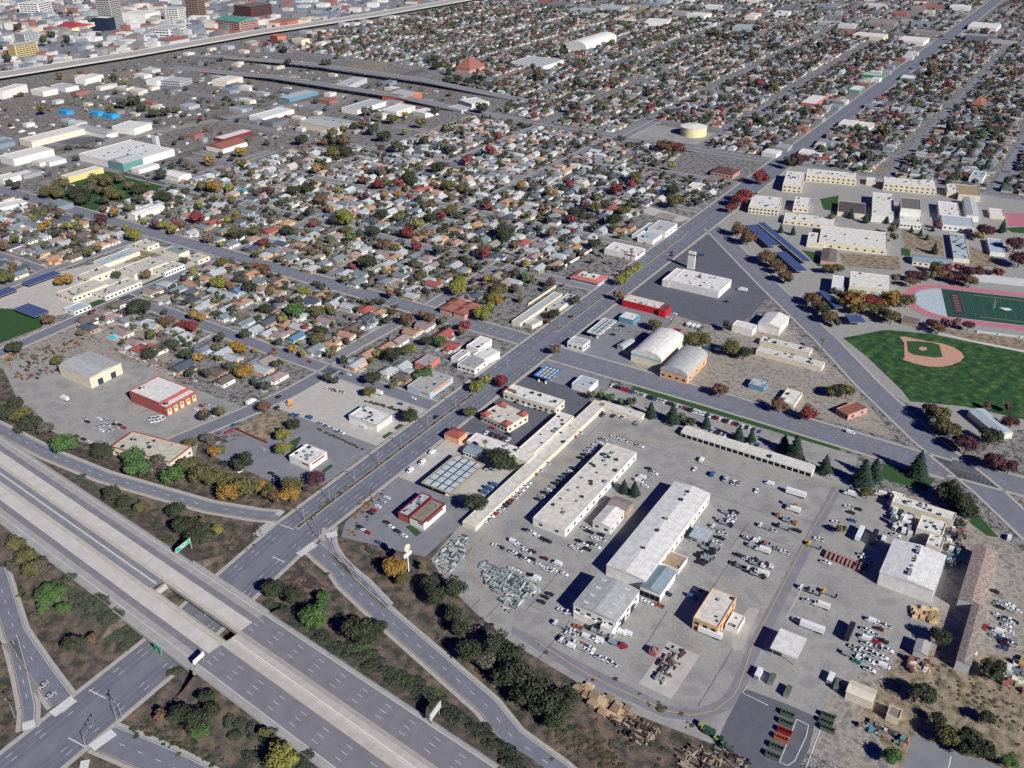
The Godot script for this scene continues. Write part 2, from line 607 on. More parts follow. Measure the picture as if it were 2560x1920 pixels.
func land(x: float, z: float) -> float:
	if x < -690 or x > 0 or z < -345 or z > -100: return 0.0
	var h := 0.0
	if x < -352.0 or x > -291.0:
		var o := z - fw_edge(x)               # 0 .. 47 over the road bed
		var d := maxf(maxf(-o, o - 47.0), 0.0)
		h = maxf(h, 6.0 - d * 0.42)
	var best := 1e9
	var bh := 0.0
	for i in RAMP_NW.size() - 1:
		var a := Vector2(RAMP_NW[i][0], RAMP_NW[i][1])
		var b := Vector2(RAMP_NW[i + 1][0], RAMP_NW[i + 1][1])
		var p := Vector2(x, z)
		var t := clampf((p - a).dot(b - a) / (b - a).length_squared(), 0, 1)
		var q := a.lerp(b, t).distance_to(p)
		if q < best:
			best = q
			bh = lerpf(RAMP_NW[i][2], RAMP_NW[i + 1][2], t)
	if x < -345.0: h = maxf(h, bh - 0.12 - maxf(best - 6.5, 0.0) * 0.4)
	return maxf(h, 0.0)

func fw_line(off: float, x0: float, x1: float, y := 6.2, step := 8.0) -> Array:
	var out := []
	var n := int(ceil((x1 - x0) / step))
	for i in n + 1:
		var x: float = lerpf(x0, x1, float(i) / n)
		out.append([x, fw_edge(x) + off, y])
	return out

func setting():
	yards()
	for s in SHEETS:
		var o := struct(s[0], sheet(s[3], s[2]), M[s[1]])
		if s[0] == "lawn": o.set_meta("kind", "structure")
	# the banks of the interchange
	var st := st0()
	var dx := 2.5
	var nx := int(620 / dx)
	var nz := int(236 / dx)
	var hh := PackedFloat32Array()
	var nse := FastNoiseLite.new()
	nse.seed = 3
	nse.frequency = 0.09
	for j in nz + 1:
		for i in nx + 1:
			var x := -680.0 + i * dx
			var z := -336.0 + j * dx
			var h := land(x, z)
			var o := z - fw_edge(x)
			if h > 0.05 and (o < -3 or o > 50): h += nse.get_noise_2d(x, z) * 0.35
			if x > -356.0 and x < -287.0: h = 0.0 if (x > -352 and x < -291) else h
			if o > 0.5 and o < 46.5: h -= 0.6
			hh.append(maxf(h, 0.0) + 0.03)
	for j in nz:
		for i in nx:
			var x := -680.0 + i * dx
			var z := -336.0 + j * dx
			var a := j * (nx + 1) + i
			quad(st, Vector3(x, hh[a + nx + 1], z + dx), Vector3(x + dx, hh[a + nx + 2], z + dx), Vector3(x + dx, hh[a + 1], z), Vector3(x, hh[a], z))
	struct("embankment", done(st), M["verge"])
	# town streets, each with raised pavements on both sides
	for s in STREETS:
		var r := struct(s[0], ribm(s[2], -s[3], s[3], 0.09), M[s[1]])
		if s[4] > 0:
			struct("pavement", ribm(s[2], -s[3] - s[4], -s[3], 0.2, 0.2), M["pave"], r)
			struct("pavement", ribm(s[2], s[3], s[3] + s[4], 0.2, 0.2), M["pave"], r)
		if s[0] == "boulevard":
			var isl := ribm([[-332, -292], [-333, -478]], -1.5, 1.5, 0.24, 0.2)
			struct("median_kerb", isl, M["pave"], r)
			struct("median_bed", ribm([[-332, -293], [-333, -477]], -1.0, 1.0, 0.3), M["verge"], r)
			struct("median_kerb", ribm([[-333, -592], [-333, -860]], -1.3, 1.3, 0.24, 0.2), M["pave"], r)
			struct("median_bed", ribm([[-333, -593], [-333, -859]], -0.8, 0.8, 0.3), M["verge"], r)
		if s[0] == "boulevard":            # worn lanes
			for o in [-12.2, -8.9, -5.5, 5.5, 8.9, 12.2]: struct("worn_lane", ribm(s[2], o - 1.2, o + 1.2, 0.11), M["worn"], r)
		var lm := st0()
		var ly := st0()
		for k in s[5]:
			if k[1] == "y": dashes(ly, s[2], k[0], k[4], 0.13, k[2], k[3])
			else: dashes(lm, s[2], k[0], k[4], 0.13, k[2], k[3])
		if s[5].size() > 0:
			struct("lane_marking", done(lm), M["line_white"], r)
			struct("centre_marking", done(ly), M["line_yellow"], r)
	freeway()
	markings()

func yards():
	var a := st0()
	var b := st0()
	var r := RandomNumberGenerator.new()
	r.seed = 12
	var at := []
	for h in HOUSES: at.append([h[0], h[1]])
	for i in range(0, HOUSES_MORE.size(), 3): at.append([HOUSES_MORE[i], HOUSES_MORE[i + 1]])
	for p in at:
		var sd := 1.0 if r.randf() < 0.5 else -1.0
		if r.randf() < 0.35: box(a, Vector3(p[0] + sd * r.randf_range(8, 10), 0.03, p[1] + r.randf_range(-6, 6)), Vector3(r.randf_range(4, 8), 0.06, r.randf_range(3, 6)))
		if r.randf() < 0.6:
			var L := r.randf_range(7, 13)
			if r.randf() < 0.5: box(b, Vector3(p[0] - sd * r.randf_range(6.5, 8), 0.035, p[1] + r.randf_range(-5, 5)), Vector3(3.2, 0.07, L))
			else: box(b, Vector3(p[0] + r.randf_range(-5, 5), 0.035, p[1] + sd * r.randf_range(8, 10)), Vector3(L, 0.07, 3.2))
	struct("garden_lawns", done(a), M["lawn"])
	struct("driveways", done(b), M["concrete"])

const ORDS := ["first", "second", "third", "fourth", "fifth", "sixth", "seventh", "eighth", "ninth", "tenth", "eleventh", "twelfth", "thirteenth", "fourteenth", "fifteenth", "sixteenth", "seventeenth", "eighteenth", "nineteenth", "twentieth"]
const PREPS := ["in", "on", "among", "around", "along", "beside", "between", "inside", "beyond", "at", "near", "before", "below", "behind", "alone", "waiting"]

func which(desc: String, reg: int, k: int, n: int) -> String:      # which one of its kind, counted from the left in its part of town
	var p: String = REGION[reg]
	if not (p.split(" ")[0] in PREPS): p = "in " + p
	if n == 1: return "the only %s %s" % [desc, p]
	var o: String
	if k < 20: o = ORDS[k]
	else: o = "%d%s" % [k + 1, {1: "st", 2: "nd", 3: "rd"}.get((k + 1) % 10, "th")]
	return "%s %s from left, %s" % [o, desc, p]

func freeway():
	var f := Node3D.new()
	f.name = "freeway"
	add_child(f)
	f.set_meta("kind", "structure")
	var X0 := -690.0
	var J := -291.0               # where the concrete deck meets the asphalt
	var X1 := -20.0
	var M1 := ["lane_light", "lane_mid", "lane_mid", "lane_light", "lane_light", "lane_light"]
	# [from, to, left material, right material]
	var strips := [[0.0, 2.3, "lane_mid", "lane_mid"], [2.3, 5.9, "lane_mid", "lane_dark"], [5.9, 9.5, "lane_mid2", "lane_dark2"], [9.5, 13.1, "lane_light", "lane_dark"], [13.1, 16.6, "lane_light", "lane_dark2"], [16.6, 18.6, "concrete", "lane_mid"],
		[26.0, 28.4, "concrete", "concrete"], [28.4, 32.0, "lane_light", "lane_dark"], [32.0, 35.6, "lane_light", "lane_dark2"], [35.6, 39.2, "lane_mid2", "lane_dark2"], [39.2, 42.8, "lane_mid", "lane_dark"], [42.8, 47.0, "lane_mid", "lane_mid"]]
	mat("lane_dark2", Color("84838a"), tx["asph"], 60.0)
	mat("lane_mid2", Color("86858a"), tx["conc"], 60.0)
	for s in strips:
		struct("lane", ribm(fw_line(0, X0, J), s[0], s[1]), M[s[2]], f)
		struct("lane", ribm(fw_line(0, J, X1), s[0], s[1]), M[s[3]], f)
	# the median: paved, open over the boulevard
	struct("median", ribm(fw_line(0, X0, -352.0, 6.1), 18.6, 26.0), M["asphalt_old"], f)
	struct("median", ribm(fw_line(0, -291.0, X1, 6.1), 18.6, 26.0), M["concrete"], f)
	# bridge decks, girders and abutments
	var br := Node3D.new()
	br.name = "bridge"
	f.add_child(br)
	for d in [[-0.6, 18.9], [25.7, 47.6]]:
		struct("deck", ribm(fw_line(0, -353.0, -290.0, 6.15), d[0], d[1], 0.0, 1.5), M["concrete"], br)
		for p in [[d[0], d[0] + 0.35], [d[1] - 0.35, d[1]]]:
			struct("bridge_rail", ribm(fw_line(0, -353.0, -290.0, 7.1), p[0], p[1], 0.0, 0.95), M["concrete"], br)
		var st := st0()
		for i in 5:
			var x := -322.0
			tube(st, Vector3(x, 0, fw_edge(x) + lerpf(d[0] + 2, d[1] - 2, i / 4.0)), Vector3(x, 4.7, fw_edge(x) + lerpf(d[0] + 2, d[1] - 2, i / 4.0)), 0.55, 0.55, 10)
		struct("bridge_column", done(st), M["concrete"], br)
	for x in [-352.0, -291.0]:
		var st := st0()
		box(st, Vector3(x, 2.9, fw_edge(x) + 23.5), Vector3(1.6, 5.8, 48.0))
		struct("abutment", done(st), M["concrete"], br)
	# barrier along the middle and rails along both sides
	var bs := st0()
	ribbon(bs, fw_line(0, X0, -353, 7.05), 22.0, 22.5, 0.0, 0.95)
	ribbon(bs, fw_line(0, -290, X1, 7.05), 22.6, 23.1, 0.0, 0.95)
	struct("barrier", done(bs), cm("white"), f)
	var gs := st0()
	for o in [0.2, 46.6]:
		ribbon(gs, fw_line(0, X0, -353, 6.95), o, o + 0.15, 0.0, 0.4)
		ribbon(gs, fw_line(0, -290, X1, 6.95), o, o + 0.15, 0.0, 0.4)
	struct("guard_rail", done(gs), M["pole"], f)
	var lm := st0()
	for o in [2.3, 42.8]: ribbon(lm, fw_line(0, X0, X1, 6.24), o - 0.14, o + 0.14)
	for o in [5.9, 9.5, 13.1, 32.0, 35.6, 39.2]: dashes(lm, [[J, fw_edge(J) + o, 6.24], [X1, fw_edge(X1) + o, 6.24]], 0.0, 0.22, 0.0, 3.7, 10.9)
	struct("lane_marking", done(lm), M["line_white"], f)
	var ly := st0()
	for o in [16.7, 28.2]: ribbon(ly, fw_line(0, X0, X1, 6.24), o - 0.13, o + 0.13)
	struct("edge_marking", done(ly), M["line_yellow"], f)
	for r in RAMPS:
		var o := struct("ramp", ribm(r[0], -r[1], r[1], 0.14), M[r[2]])
		struct("shoulder", ribm(r[0], -r[1] - 2.0, -r[1], 0.1), M["pave"], o)
		struct("shoulder", ribm(r[0], r[1], r[1] + 2.0, 0.1), M["pave"], o)
		var ls := st0()
		ribbon(ls, r[0], -r[1] + 0.5, -r[1] + 0.75, 0.19)
		dashes(ls, r[0], 0.0, 0.25, 0.19, 3.0, 7.0)
		struct("lane_marking", done(ls), M["line_white"], o)
		var le := st0()
		ribbon(le, r[0], r[1] - 0.75, r[1] - 0.5, 0.19)
		struct("edge_marking", done(le), M["line_yellow"], o)

func markings():
	for c in CROSSWALKS:                # zebra crossings: [x0, z0, x1, z1, bars, length]
		var st := st0()
		var a := Vector2(c[0], c[1])
		var b := Vector2(c[2], c[3])
		var d := (b - a).normalized()
		var n = Vector2(-d.y, d.x) * c[5] * 0.5
		for i in int(c[4]):
			var p := a.lerp(b, (i + 0.5) / c[4])
			ribbon(st, [[p.x - n.x, p.y - n.y], [p.x + n.x, p.y + n.y]], -0.45, 0.45, 0.27)
		struct("zebra_crossing", done(st), M["line_white"])
	var sw := st0()
	var sy := st0()
	for l in LINES:
		if l[0] == "w": ribbon(sw, l[2], -l[1], l[1], 0.16)
		else: ribbon(sy, l[2], -l[1], l[1], 0.16)
	for s in STALLS:                    # rows of parking stalls: [x0, z0, x1, z1, count, depth x, depth z]
		for i in int(s[4]) + 1:
			var t: float = i / s[4]
			var x := lerpf(s[0], s[2], t)
			var z := lerpf(s[1], s[3], t)
			ribbon(sw, [[x, z], [x + s[5], z + s[6]]], -0.1, 0.1, 0.16)
	var sd := st0()
	var rr := RandomNumberGenerator.new()
	rr.seed = 44
	for i in 26:
		var x := rr.randf_range(-250, -80)
		var z := rr.randf_range(-505, -300)
		if rr.randf() < 0.5: ribbon(sd, [[x, z], [x + rr.randf_range(-1, 1), z + rr.randf_range(20, 60)]], -0.09, 0.09, 0.12)
		else: ribbon(sd, [[x, z], [minf(x + rr.randf_range(20, 60), -78), z + rr.randf_range(-1, 1)]], -0.09, 0.09, 0.12)
	struct("tar_seams", done(sd), M["tyre"])
	struct("painted_lines", done(sw), M["line_white"])
	struct("yellow_lines", done(sy), M["line_yellow"])

# ------------------------------------------------------------------ buildings
func build_at(root: Node3D, b: Array, top: bool):
	var w: float = b[5]; var d: float = b[6]; var h: float = b[8]
	var wall: String = b[9]; var kind: String = b[10]; var roof: String = b[11]; var o: Dictionary = b[12]
	var r := RandomNumberGenerator.new()
	r.seed = int(absf(b[3] * 13.0 + b[4] * 7.0))
	var side: float = 1.0 if b[3] < 0 else -1.0
	var rf: MeshInstance3D
	var turned: bool = w > d
	var top_y := h
	if kind == "canopy":
		rf = part("roof", unit_box(), rm(roof), root, sxf(Vector3(w, 0.7, d), Vector3(0, h - 0.7, 0)))
		for i in 3:
			for s in [-1, 1]:
				part("post", cyl_mesh(0.2, 0.2, h - 0.7), M["pole"], root, Transform3D(Basis(), Vector3(s * (w / 2 - 1), 0, lerpf(-d / 2 + 1, d / 2 - 1, i / 2.0))))
		part("cabin", unit_box(), cm(wall), root, sxf(Vector3(w * 0.3, 2.6, d * 0.3), Vector3(-w * 0.2, 0, 0)))
	elif kind == "flat":
		part("wall", ring_mesh(w, d, h), cm(wall), root)
		rf = part("roof", unit_box(), rm(roof), root, sxf(Vector3(w - 0.7, 0.3, d - 0.7), Vector3(0, h - (0.42 if roof == "creamroof" else 0.7), 0)))
		top_y = h - (0.12 if roof == "creamroof" else 0.4)
		var cp: String = o.get("parapet", "")
		if cp != "":
			var pm := ring_mesh(w + 0.16, d + 0.16, 0.7, 0.5)
			part("parapet", pm, cm(cp), root, Transform3D(Basis(), Vector3(0, h - 0.45, 0)))
	elif kind == "rim":
		part("wall", unit_box(), cm(wall), root, sxf(Vector3(w - 2.4, h - 0.8, d - 2.4), Vector3.ZERO))
		var st := st0()
		var A := [Vector3(-w / 2, h - 1.0, d / 2), Vector3(w / 2, h - 1.0, d / 2), Vector3(w / 2, h - 1.0, -d / 2), Vector3(-w / 2, h - 1.0, -d / 2)]
		for i in 4:
			var j: int = (i + 1) % 4
			var a2: Vector3 = Vector3(A[i].x * 0.62, h + 0.7, A[i].z * 0.56)
			var b2: Vector3 = Vector3(A[j].x * 0.62, h + 0.7, A[j].z * 0.56)
			quad(st, A[i], A[j], b2, a2)
			quad(st, A[i] - Vector3(0, 0.3, 0), A[j] - Vector3(0, 0.3, 0), A[j], A[i])
		part("mansard", done(st), rm(roof), root)
		rf = part("roof", unit_box(), rm("white"), root, sxf(Vector3(w * 0.62, 0.3, d * 0.56), Vector3(0, h + 0.2, 0)))
		top_y = h + 0.5
		w *= 0.6; d *= 0.54
	elif kind == "hipset":
		for q in [[-0.25, -0.25], [0.25, -0.25], [-0.25, 0.25], [0.25, 0.25]]:
			part("wall", unit_box(), cm(wall), root, sxf(Vector3(w * 0.42, h, d * 0.42), Vector3(q[0] * w, 0, q[1] * d)))
			part("roof", unit_roof("hip"), rm(roof), root, sxf(Vector3(w * 0.5, 2.0, d * 0.48), Vector3(q[0] * w, h + 0.24, q[1] * d)))
	else:
		part("wall", unit_box(), cm(wall), root, sxf(Vector3(w - 0.5, h, d - 0.5), Vector3.ZERO))
		var span: float = minf(w, d)
		var rise: float = span * (0.20 if kind == "barrel" else (0.11 if kind == "gable" else (0.55 if kind == "pyramid" else 0.16)))
		if roof in ["whitemetal", "metal", "whiteroof"] and kind == "gable": rise = span * 0.055
		if turned: rf = part("roof", unit_roof(kind), rm(roof), root, sxf(Vector3(d, rise, w), Vector3(0, h + rise * 0.12, 0), PI / 2))
		else: rf = part("roof", unit_roof(kind), rm(roof), root, sxf(Vector3(w, rise, d), Vector3(0, h + rise * 0.12, 0)))
		top_y = h + rise * 0.4
		if o.has("sky"):
			for i in int(o.sky):
				var sx: float = -0.25 if i % 2 == 0 else 0.25
				var sz: float = lerpf(-0.36, 0.36, (i / 2) / maxf(1.0, o.sky / 2 - 1.0))
				part("skylight", unit_box(), M["skylight"], root, sxf(Vector3(4.2, 0.12, 0.8), Vector3(sx * w, h + rise * 0.62, sz * d)))
		if o.has("front"):
			part("gable_front", unit_box(), cm(o.front), root, sxf(Vector3(w * 0.94, 0.9, 0.25), Vector3(0, h - 0.9, d / 2 - 0.12)))
	var up: Node3D = root
	for i in int(o.get("units", 0)):
		var s := r.randf_range(0.9, 2.0) * (1.0 if w * d > 200 else 0.75)
		var big := r.randf() < 0.45
		var p := Vector3(r.randf_range(-0.42, 0.42) * w, top_y - 0.12, r.randf_range(-0.42, 0.42) * d)
		if kind == "gable": p = Vector3((0.0 if not turned else r.randf_range(-0.42, 0.42)) * w, h + minf(w, d) * 0.05, (r.randf_range(-0.42, 0.42) if not turned else 0.0) * d)
		part("rooftop_unit", unit_box(), M["unit"] if big else M["vent"], up, sxf(Vector3(s, s * (0.75 if big else 0.6), s * r.randf_range(0.7, 1.5)), p))
	if o.has("win"):
		for f in 2:
			var n: int = o.win[f]
			var L: float = w if f == 0 else d
			for i in n:
				var t: float = (i + 0.5) / n - 0.5
				var ww: float = minf(2.2, L / n * 0.55)
				for fl in (2 if h > 7 else 1):
					var y: float = (h * 0.3 if h <= 7 else h * (0.12 + 0.45 * fl))
					if f == 0: part("window", unit_box(), M["glass"], root, sxf(Vector3(ww, 1.5, 0.12), Vector3(t * L, y, d / 2 - (0.25 if kind != "flat" else 0.0) + 0.04)))
					else: part("window", unit_box(), M["glass"], root, sxf(Vector3(0.12, 1.5, ww), Vector3(side * (w / 2 - (0.25 if kind != "flat" else 0.0) + 0.04), y, t * L)))
	if o.has("tower"):
		var fl: int = o.tower[1]
		for i in fl:
			var y: float = h * (i + 0.35) / fl
			part("window_band", unit_box(), M["glass"], root, sxf(Vector3(w * 0.88, h / fl * 0.45, 0.2), Vector3(0, y, d / 2 + 0.02)))
			part("window_band", unit_box(), M["glass"], root, sxf(Vector3(0.2, h / fl * 0.45, d * 0.88), Vector3(side * (w / 2 + 0.02), y, 0)))
		for i in int(o.tower[0]) + 1:
			var t: float = lerpf(-0.47, 0.47, float(i) / o.tower[0])
			part("pier", unit_box(), cm(wall), root, sxf(Vector3(0.9, h * 0.97, 0.5), Vector3(t * w, 0, d / 2 + 0.1)))
			part("pier", unit_box(), cm(wall), root, sxf(Vector3(0.5, h * 0.97, 0.9), Vector3(side * (w / 2 + 0.1), 0, t * d)))
	if o.has("bays"):  # dark panels on the front wall, painted shade for the open bays
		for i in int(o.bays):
			part("bay_shade_panel", unit_box(), M["tyre"], root, sxf(Vector3(w / o.bays * 0.8, h * 0.62, 0.2), Vector3((i + 0.5) / o.bays * w - w / 2, 0, d / 2)))
	if o.has("panels"):
		for i in int(o.panels):
			part("wall_panel", unit_box(), cm("yellowcream"), root, sxf(Vector3(0.2, h * 0.66, d / o.panels * 0.55), Vector3(w / 2, 0.4, (i + 0.5) / o.panels * d - d / 2)))
			part("window", unit_box(), M["glass"], root, sxf(Vector3(0.3, 1.5, 1.2), Vector3(w / 2 + 0.05, h * 0.42, (i + 0.5) / o.panels * d - d / 2)))
	if o.has("bayglass"):
		for i in int(o.bayglass):
			part("window_bay", unit_box(), cm("tealglass"), root, sxf(Vector3(w / o.bayglass * 0.62, h * 0.42, 0.3), Vector3((i + 0.5) / o.bayglass * w - w / 2, h * 0.3, d / 2)))
	if o.has("door"):
		for i in int(o.door):
			part("roller_door", unit_box(), M["vent"], root, sxf(Vector3(0.2, h * 0.55, 4.2), Vector3(side * (w / 2 - 0.16), 0, (i - 0.5) * d * 0.4)))
	if o.has("stripe"):
		part("sign_band", unit_box(), cm(o.stripe), root, sxf(Vector3(0.3, 1.3, d * 0.7), Vector3(side * (w / 2 + 0.05), h - 1.9, 0)))
		part("sign_band", unit_box(), cm(o.stripe), root, sxf(Vector3(w * 0.3, 1.1, 0.3), Vector3(w * 0.3, h - 1.9, d / 2 + 0.05)))
	if o.has("caps"):
		for q in [[-1, -1], [1, -1], [-1, 1], [1, 1]]:
			part("corner_roof", unit_roof("hip"), rm("red"), root, sxf(Vector3(6.5, 1.9, 6.0), Vector3(q[0] * (w / 2 - 2.6), h + 0.25, q[1] * (d / 2 - 2.4))))

func buildings():
	var last: Node3D
	for b in BUILDINGS:
		if b[1] == "":
			var wg := Node3D.new()
			wg.name = "wing"
			last.add_child(wg, true)
			wg.transform = last.transform.affine_inverse() * Transform3D(Basis(Vector3.UP, b[7]), Vector3(b[3], 0, b[4]))
			build_at(wg, b, false)
		else:
			last = thing(b[0], b[1], b[2], Vector3(b[3], 0.05, b[4]), b[7])
			build_at(last, b, true)

# ------------------------------------------------------------------ houses
const ROOFKEY := ["roofgrey", "rooflight", "roofslate", "roofterra", "roofpink", "roofred", "roofbrown", "roofblue", "rooftan", "roofcyan"]
const ROOFNAME := ["grey-roofed", "pale-roofed", "slate-roofed", "terracotta-roofed", "mauve-roofed", "red-roofed", "brown-roofed", "blue-roofed", "tan-roofed", "cyan-roofed"]

func houses():
	for h in HOUSES:           # [x, z, turned, roof colour, region, order, count]
		var t := thing("house", which(ROOFNAME[h[3]] + " house", h[4], h[5], h[6]), "house", Vector3(h[0], 0.03, h[1]), h[2] * PI / 2, "houses of the gridded neighbourhood")
		var r := RandomNumberGenerator.new()
		r.seed = int(absf(h[0] * 31 + h[1] * 17))
		var w := r.randf_range(9.5, 12.0); var d := r.randf_range(12.0, 16.5)
		var rk: String = "gable" if r.randf() < 0.66 else "hip"
		var wc: String = ["cream", "white", "palegrey", "tan", "peach", "paleblue", "ivory"][r.randi() % 7]
		var hh := r.randf_range(2.7, 3.3)
		part("wall", unit_box(), cm(wc), t, sxf(Vector3(w - 0.9, hh, d - 0.9), Vector3.ZERO))
		var rise := w * r.randf_range(0.17, 0.24)
		part("roof", unit_roof(rk), rm(ROOFKEY[h[3]]), t, sxf(Vector3(w, rise, d), Vector3(0, hh + rise * 0.12, 0)))
		if r.randf() < 0.6:
			var s := r.randf_range(4.5, 6.0)
			var sd: float = 1.0 if r.randf() < 0.5 else -1.0
			var off := Vector3(sd * (w / 2 + s / 2 - 1.2), 0, r.randf_range(-0.25, 0.25) * d)
			part("side_wing", unit_box(), cm(wc), t, sxf(Vector3(s, 2.5, s), off))
			part("wing_roof", unit_roof("gable"), rm(ROOFKEY[h[3]]), t, sxf(Vector3(s + 0.7, 0.9, s + 0.6), off + Vector3(0, 2.6, 0), PI / 2))
		part("door", unit_box(), cm("brownwall"), t, sxf(Vector3(1.0, 2.1, 0.1), Vector3(w * 0.1, 0, d / 2 - 0.42)))
		part("window", unit_box(), M["glass"], t, sxf(Vector3(1.6, 1.1, 0.1), Vector3(-w * 0.22, 1.1, d / 2 - 0.42)))
		part("window", unit_box(), M["glass"], t, sxf(Vector3(0.1, 1.1, 1.6), Vector3(w / 2 - 0.42, 1.1, 0.2 * d)))
		if r.randf() < 0.3: part("roof_vent", unit_box(), M["vent"], t, sxf(Vector3(0.7, 0.9, 0.7), Vector3(w * 0.16, hh + rise * 0.5, d * 0.15)))

# ------------------------------------------------------------------ vehicles
func paint(key: String) -> StandardMaterial3D:
	return mat("paint_" + key, Color({"w": "dfe2e4", "s": "a7abb0", "d": "2c2f36", "b": "3d5f8a", "r": "a02832", "m": "5e2630", "g": "5d6a5e", "y": "d6b23c", "o": "b06a44", "t": "2f7f7c"}[key]), null, 1.0, 0.35)

func wheels(t: Node3D, x: float, zs: Array, s := 1.0):
	for z in zs:
		for k in [-1, 1]:
			part("wheel", MESH["wheel"], M["tyre"], t, sxf(Vector3.ONE * s, Vector3(k * x, 0.36 * s, z)))

func vehicles():
	for v in VEHICLES:         # [x, z, turn, kind, colour, region, order, count]
		var p := paint("wsdbrmgyot"[v[4]])
		var at := Vector3(v[0], land(v[0], v[1]) + 0.12, v[1])
		var k: String = ["car", "pickup", "van", "truck", "dump", "trailer", "skip", "container"][v[3]]
		var desc: String = ["white", "silver", "dark", "blue", "red", "maroon", "green", "yellow", "rust-orange", "teal"][v[4]] + " " + ["car", "pickup", "van", "box truck", "flatbed truck", "long trailer", "open skip", "storage box"][v[3]]
		var t := thing({"car": "parked_car", "pickup": "pickup_truck", "van": "van", "truck": "box_truck", "dump": "flatbed_truck", "trailer": "trailer", "skip": "waste_skip", "container": "shipping_container"}[k], which(desc, v[5], v[6], v[7]), {"car": "car", "pickup": "pickup", "van": "van", "truck": "truck", "dump": "truck", "trailer": "trailer", "skip": "skip", "container": "container"}[k], at, v[2], "vehicles " + REGION[v[5]])
		match k:
			"car":
				part("body", MESH["car_body"], p, t)
				part("windows", MESH["car_cabin"], M["glass"], t)
				part("roof", MESH["car_roof"], p, t)
				wheels(t, 0.82, [-1.45, 1.4])
			"pickup":
				part("body", MESH["pickup_body"], p, t)
				part("windows", MESH["pickup_cabin"], M["glass"], t)
				part("roof", MESH["pickup_roof"], p, t)
				part("cargo_bed", MESH["pickup_bed"], M["vent"], t)
				wheels(t, 0.9, [-1.8, 1.7], 1.1)
			"van":
				part("body", MESH["van_body"], p, t)
				part("windscreen", MESH["van_glass"], M["glass"], t)
				wheels(t, 0.9, [-1.8, 1.7], 1.05)
			"truck", "dump":
				part("cab", MESH["truck_cab"], p, t)
				part("windscreen", MESH["truck_glass"], M["glass"], t)
				part("chassis", MESH["truck_frame"], M["tyre"], t)
				part("cargo_box" if k == "truck" else "cargo_bed", MESH["truck_box" if k == "truck" else "truck_bed"], cm("white") if k == "truck" else M["unit"], t)
				wheels(t, 1.0, [-3.3, 2.2, 3.3], 1.35)
			"trailer":
				part("cargo_box", MESH["trailer_box"], p, t)
				part("chassis", MESH["truck_frame"], M["tyre"], t)
				wheels(t, 1.0, [2.6, 3.7, 4.8], 1.35)
			"skip":
				part("body", ring_mesh(2.4, 6.2, 1.7, 0.15), p, t)
				part("floor", unit_box(), M["vent"], t, sxf(Vector3(2.1, 0.2, 5.9), Vector3(0, 0.25, 0)))
				for i in 5: part("rib", unit_box(), p, t, sxf(Vector3(2.56, 1.4, 0.12), Vector3(0, 0.15, -2.4 + i * 1.2))) if false else part("rib", ring_mesh(2.56, 0.14, 1.3, 0.07), p, t, Transform3D(Basis(), Vector3(0, 0.2, -2.4 + i * 1.2)))
			"container" when v[4] == 8:      # a slim rust-pink box on edge
				part("shell", unit_box(), cm("pinkbox"), t, sxf(Vector3(1.1, 1.9, 6.4), Vector3.ZERO))
				for i in 4: part("strap", unit_box(), M["vent"], t, sxf(Vector3(1.16, 1.94, 0.15), Vector3(0, 0, -2.4 + i * 1.6)))
			"container":
				part("shell", unit_box(), p, t, sxf(Vector3(2.44, 2.6, 6.1), Vector3.ZERO))
				var L: float = 6.1
				for i in int(L / 1.5): part("rib", unit_box(), p, t, sxf(Vector3(2.54, 2.5, 0.25), Vector3(0, 0.02, -L / 2 + 0.6 + i * 1.5)))
				part("door", unit_box(), M["unit"], t, sxf(Vector3(2.2, 2.3, 0.1), Vector3(0, 0.12, L / 2)))

# ------------------------------------------------------------------ trees
func tree_at(x: float, z: float, r: float, key: String, h: float, label: String):
	var y := land(x, z)
	var rr := RandomNumberGenerator.new()
	rr.seed = int(absf(x * 41 + z * 29))
	if key == "K":
		var t := thing("conifer_tree", label, "tree", Vector3(x, y, z), rr.randf() * TAU, "conifers")
		part("trunk", cyl_mesh(0.35, 0.12, 1.0), M["trunk"], t, sxf(Vector3(1, h * 0.5, 1), Vector3.ZERO))
		part("crown", MESH["conifer%d" % (rr.randi() % 2)], leaf_mat("K"), t, sxf(Vector3(r, h, r), Vector3.ZERO))
	elif key == "P":
		var t := thing("palm_tree", label, "tree", Vector3(x, y, z), rr.randf() * TAU, "palms")
		part("trunk", cyl_mesh(0.3, 0.2, 1.0), M["trunk"], t, sxf(Vector3(1, h, 1), Vector3.ZERO))
		part("crown", MESH["palm"], leaf_mat("P"), t, sxf(Vector3(2.4, 2.4, 2.4), Vector3(0, h, 0)))
	else:
		var t := thing("broadleaf_tree", label, "tree", Vector3(x, y, z), rr.randf() * TAU, "broadleaf trees of the neighbourhood")
		part("trunk", MESH["trunk"], M["trunk"], t, sxf(Vector3(r * 1.2, h, r * 1.2), Vector3.ZERO))
		var mk: String = ("fine%d" if r > 3.6 else "crown%d") % (rr.randi() % 4)
		part("crown", MESH[mk], leaf_mat(key), t, sxf(Vector3(r, r * rr.randf_range(0.85, 1.1), r), Vector3(0, h, 0)))

const TREEKEY := "koyGrmnexKP"

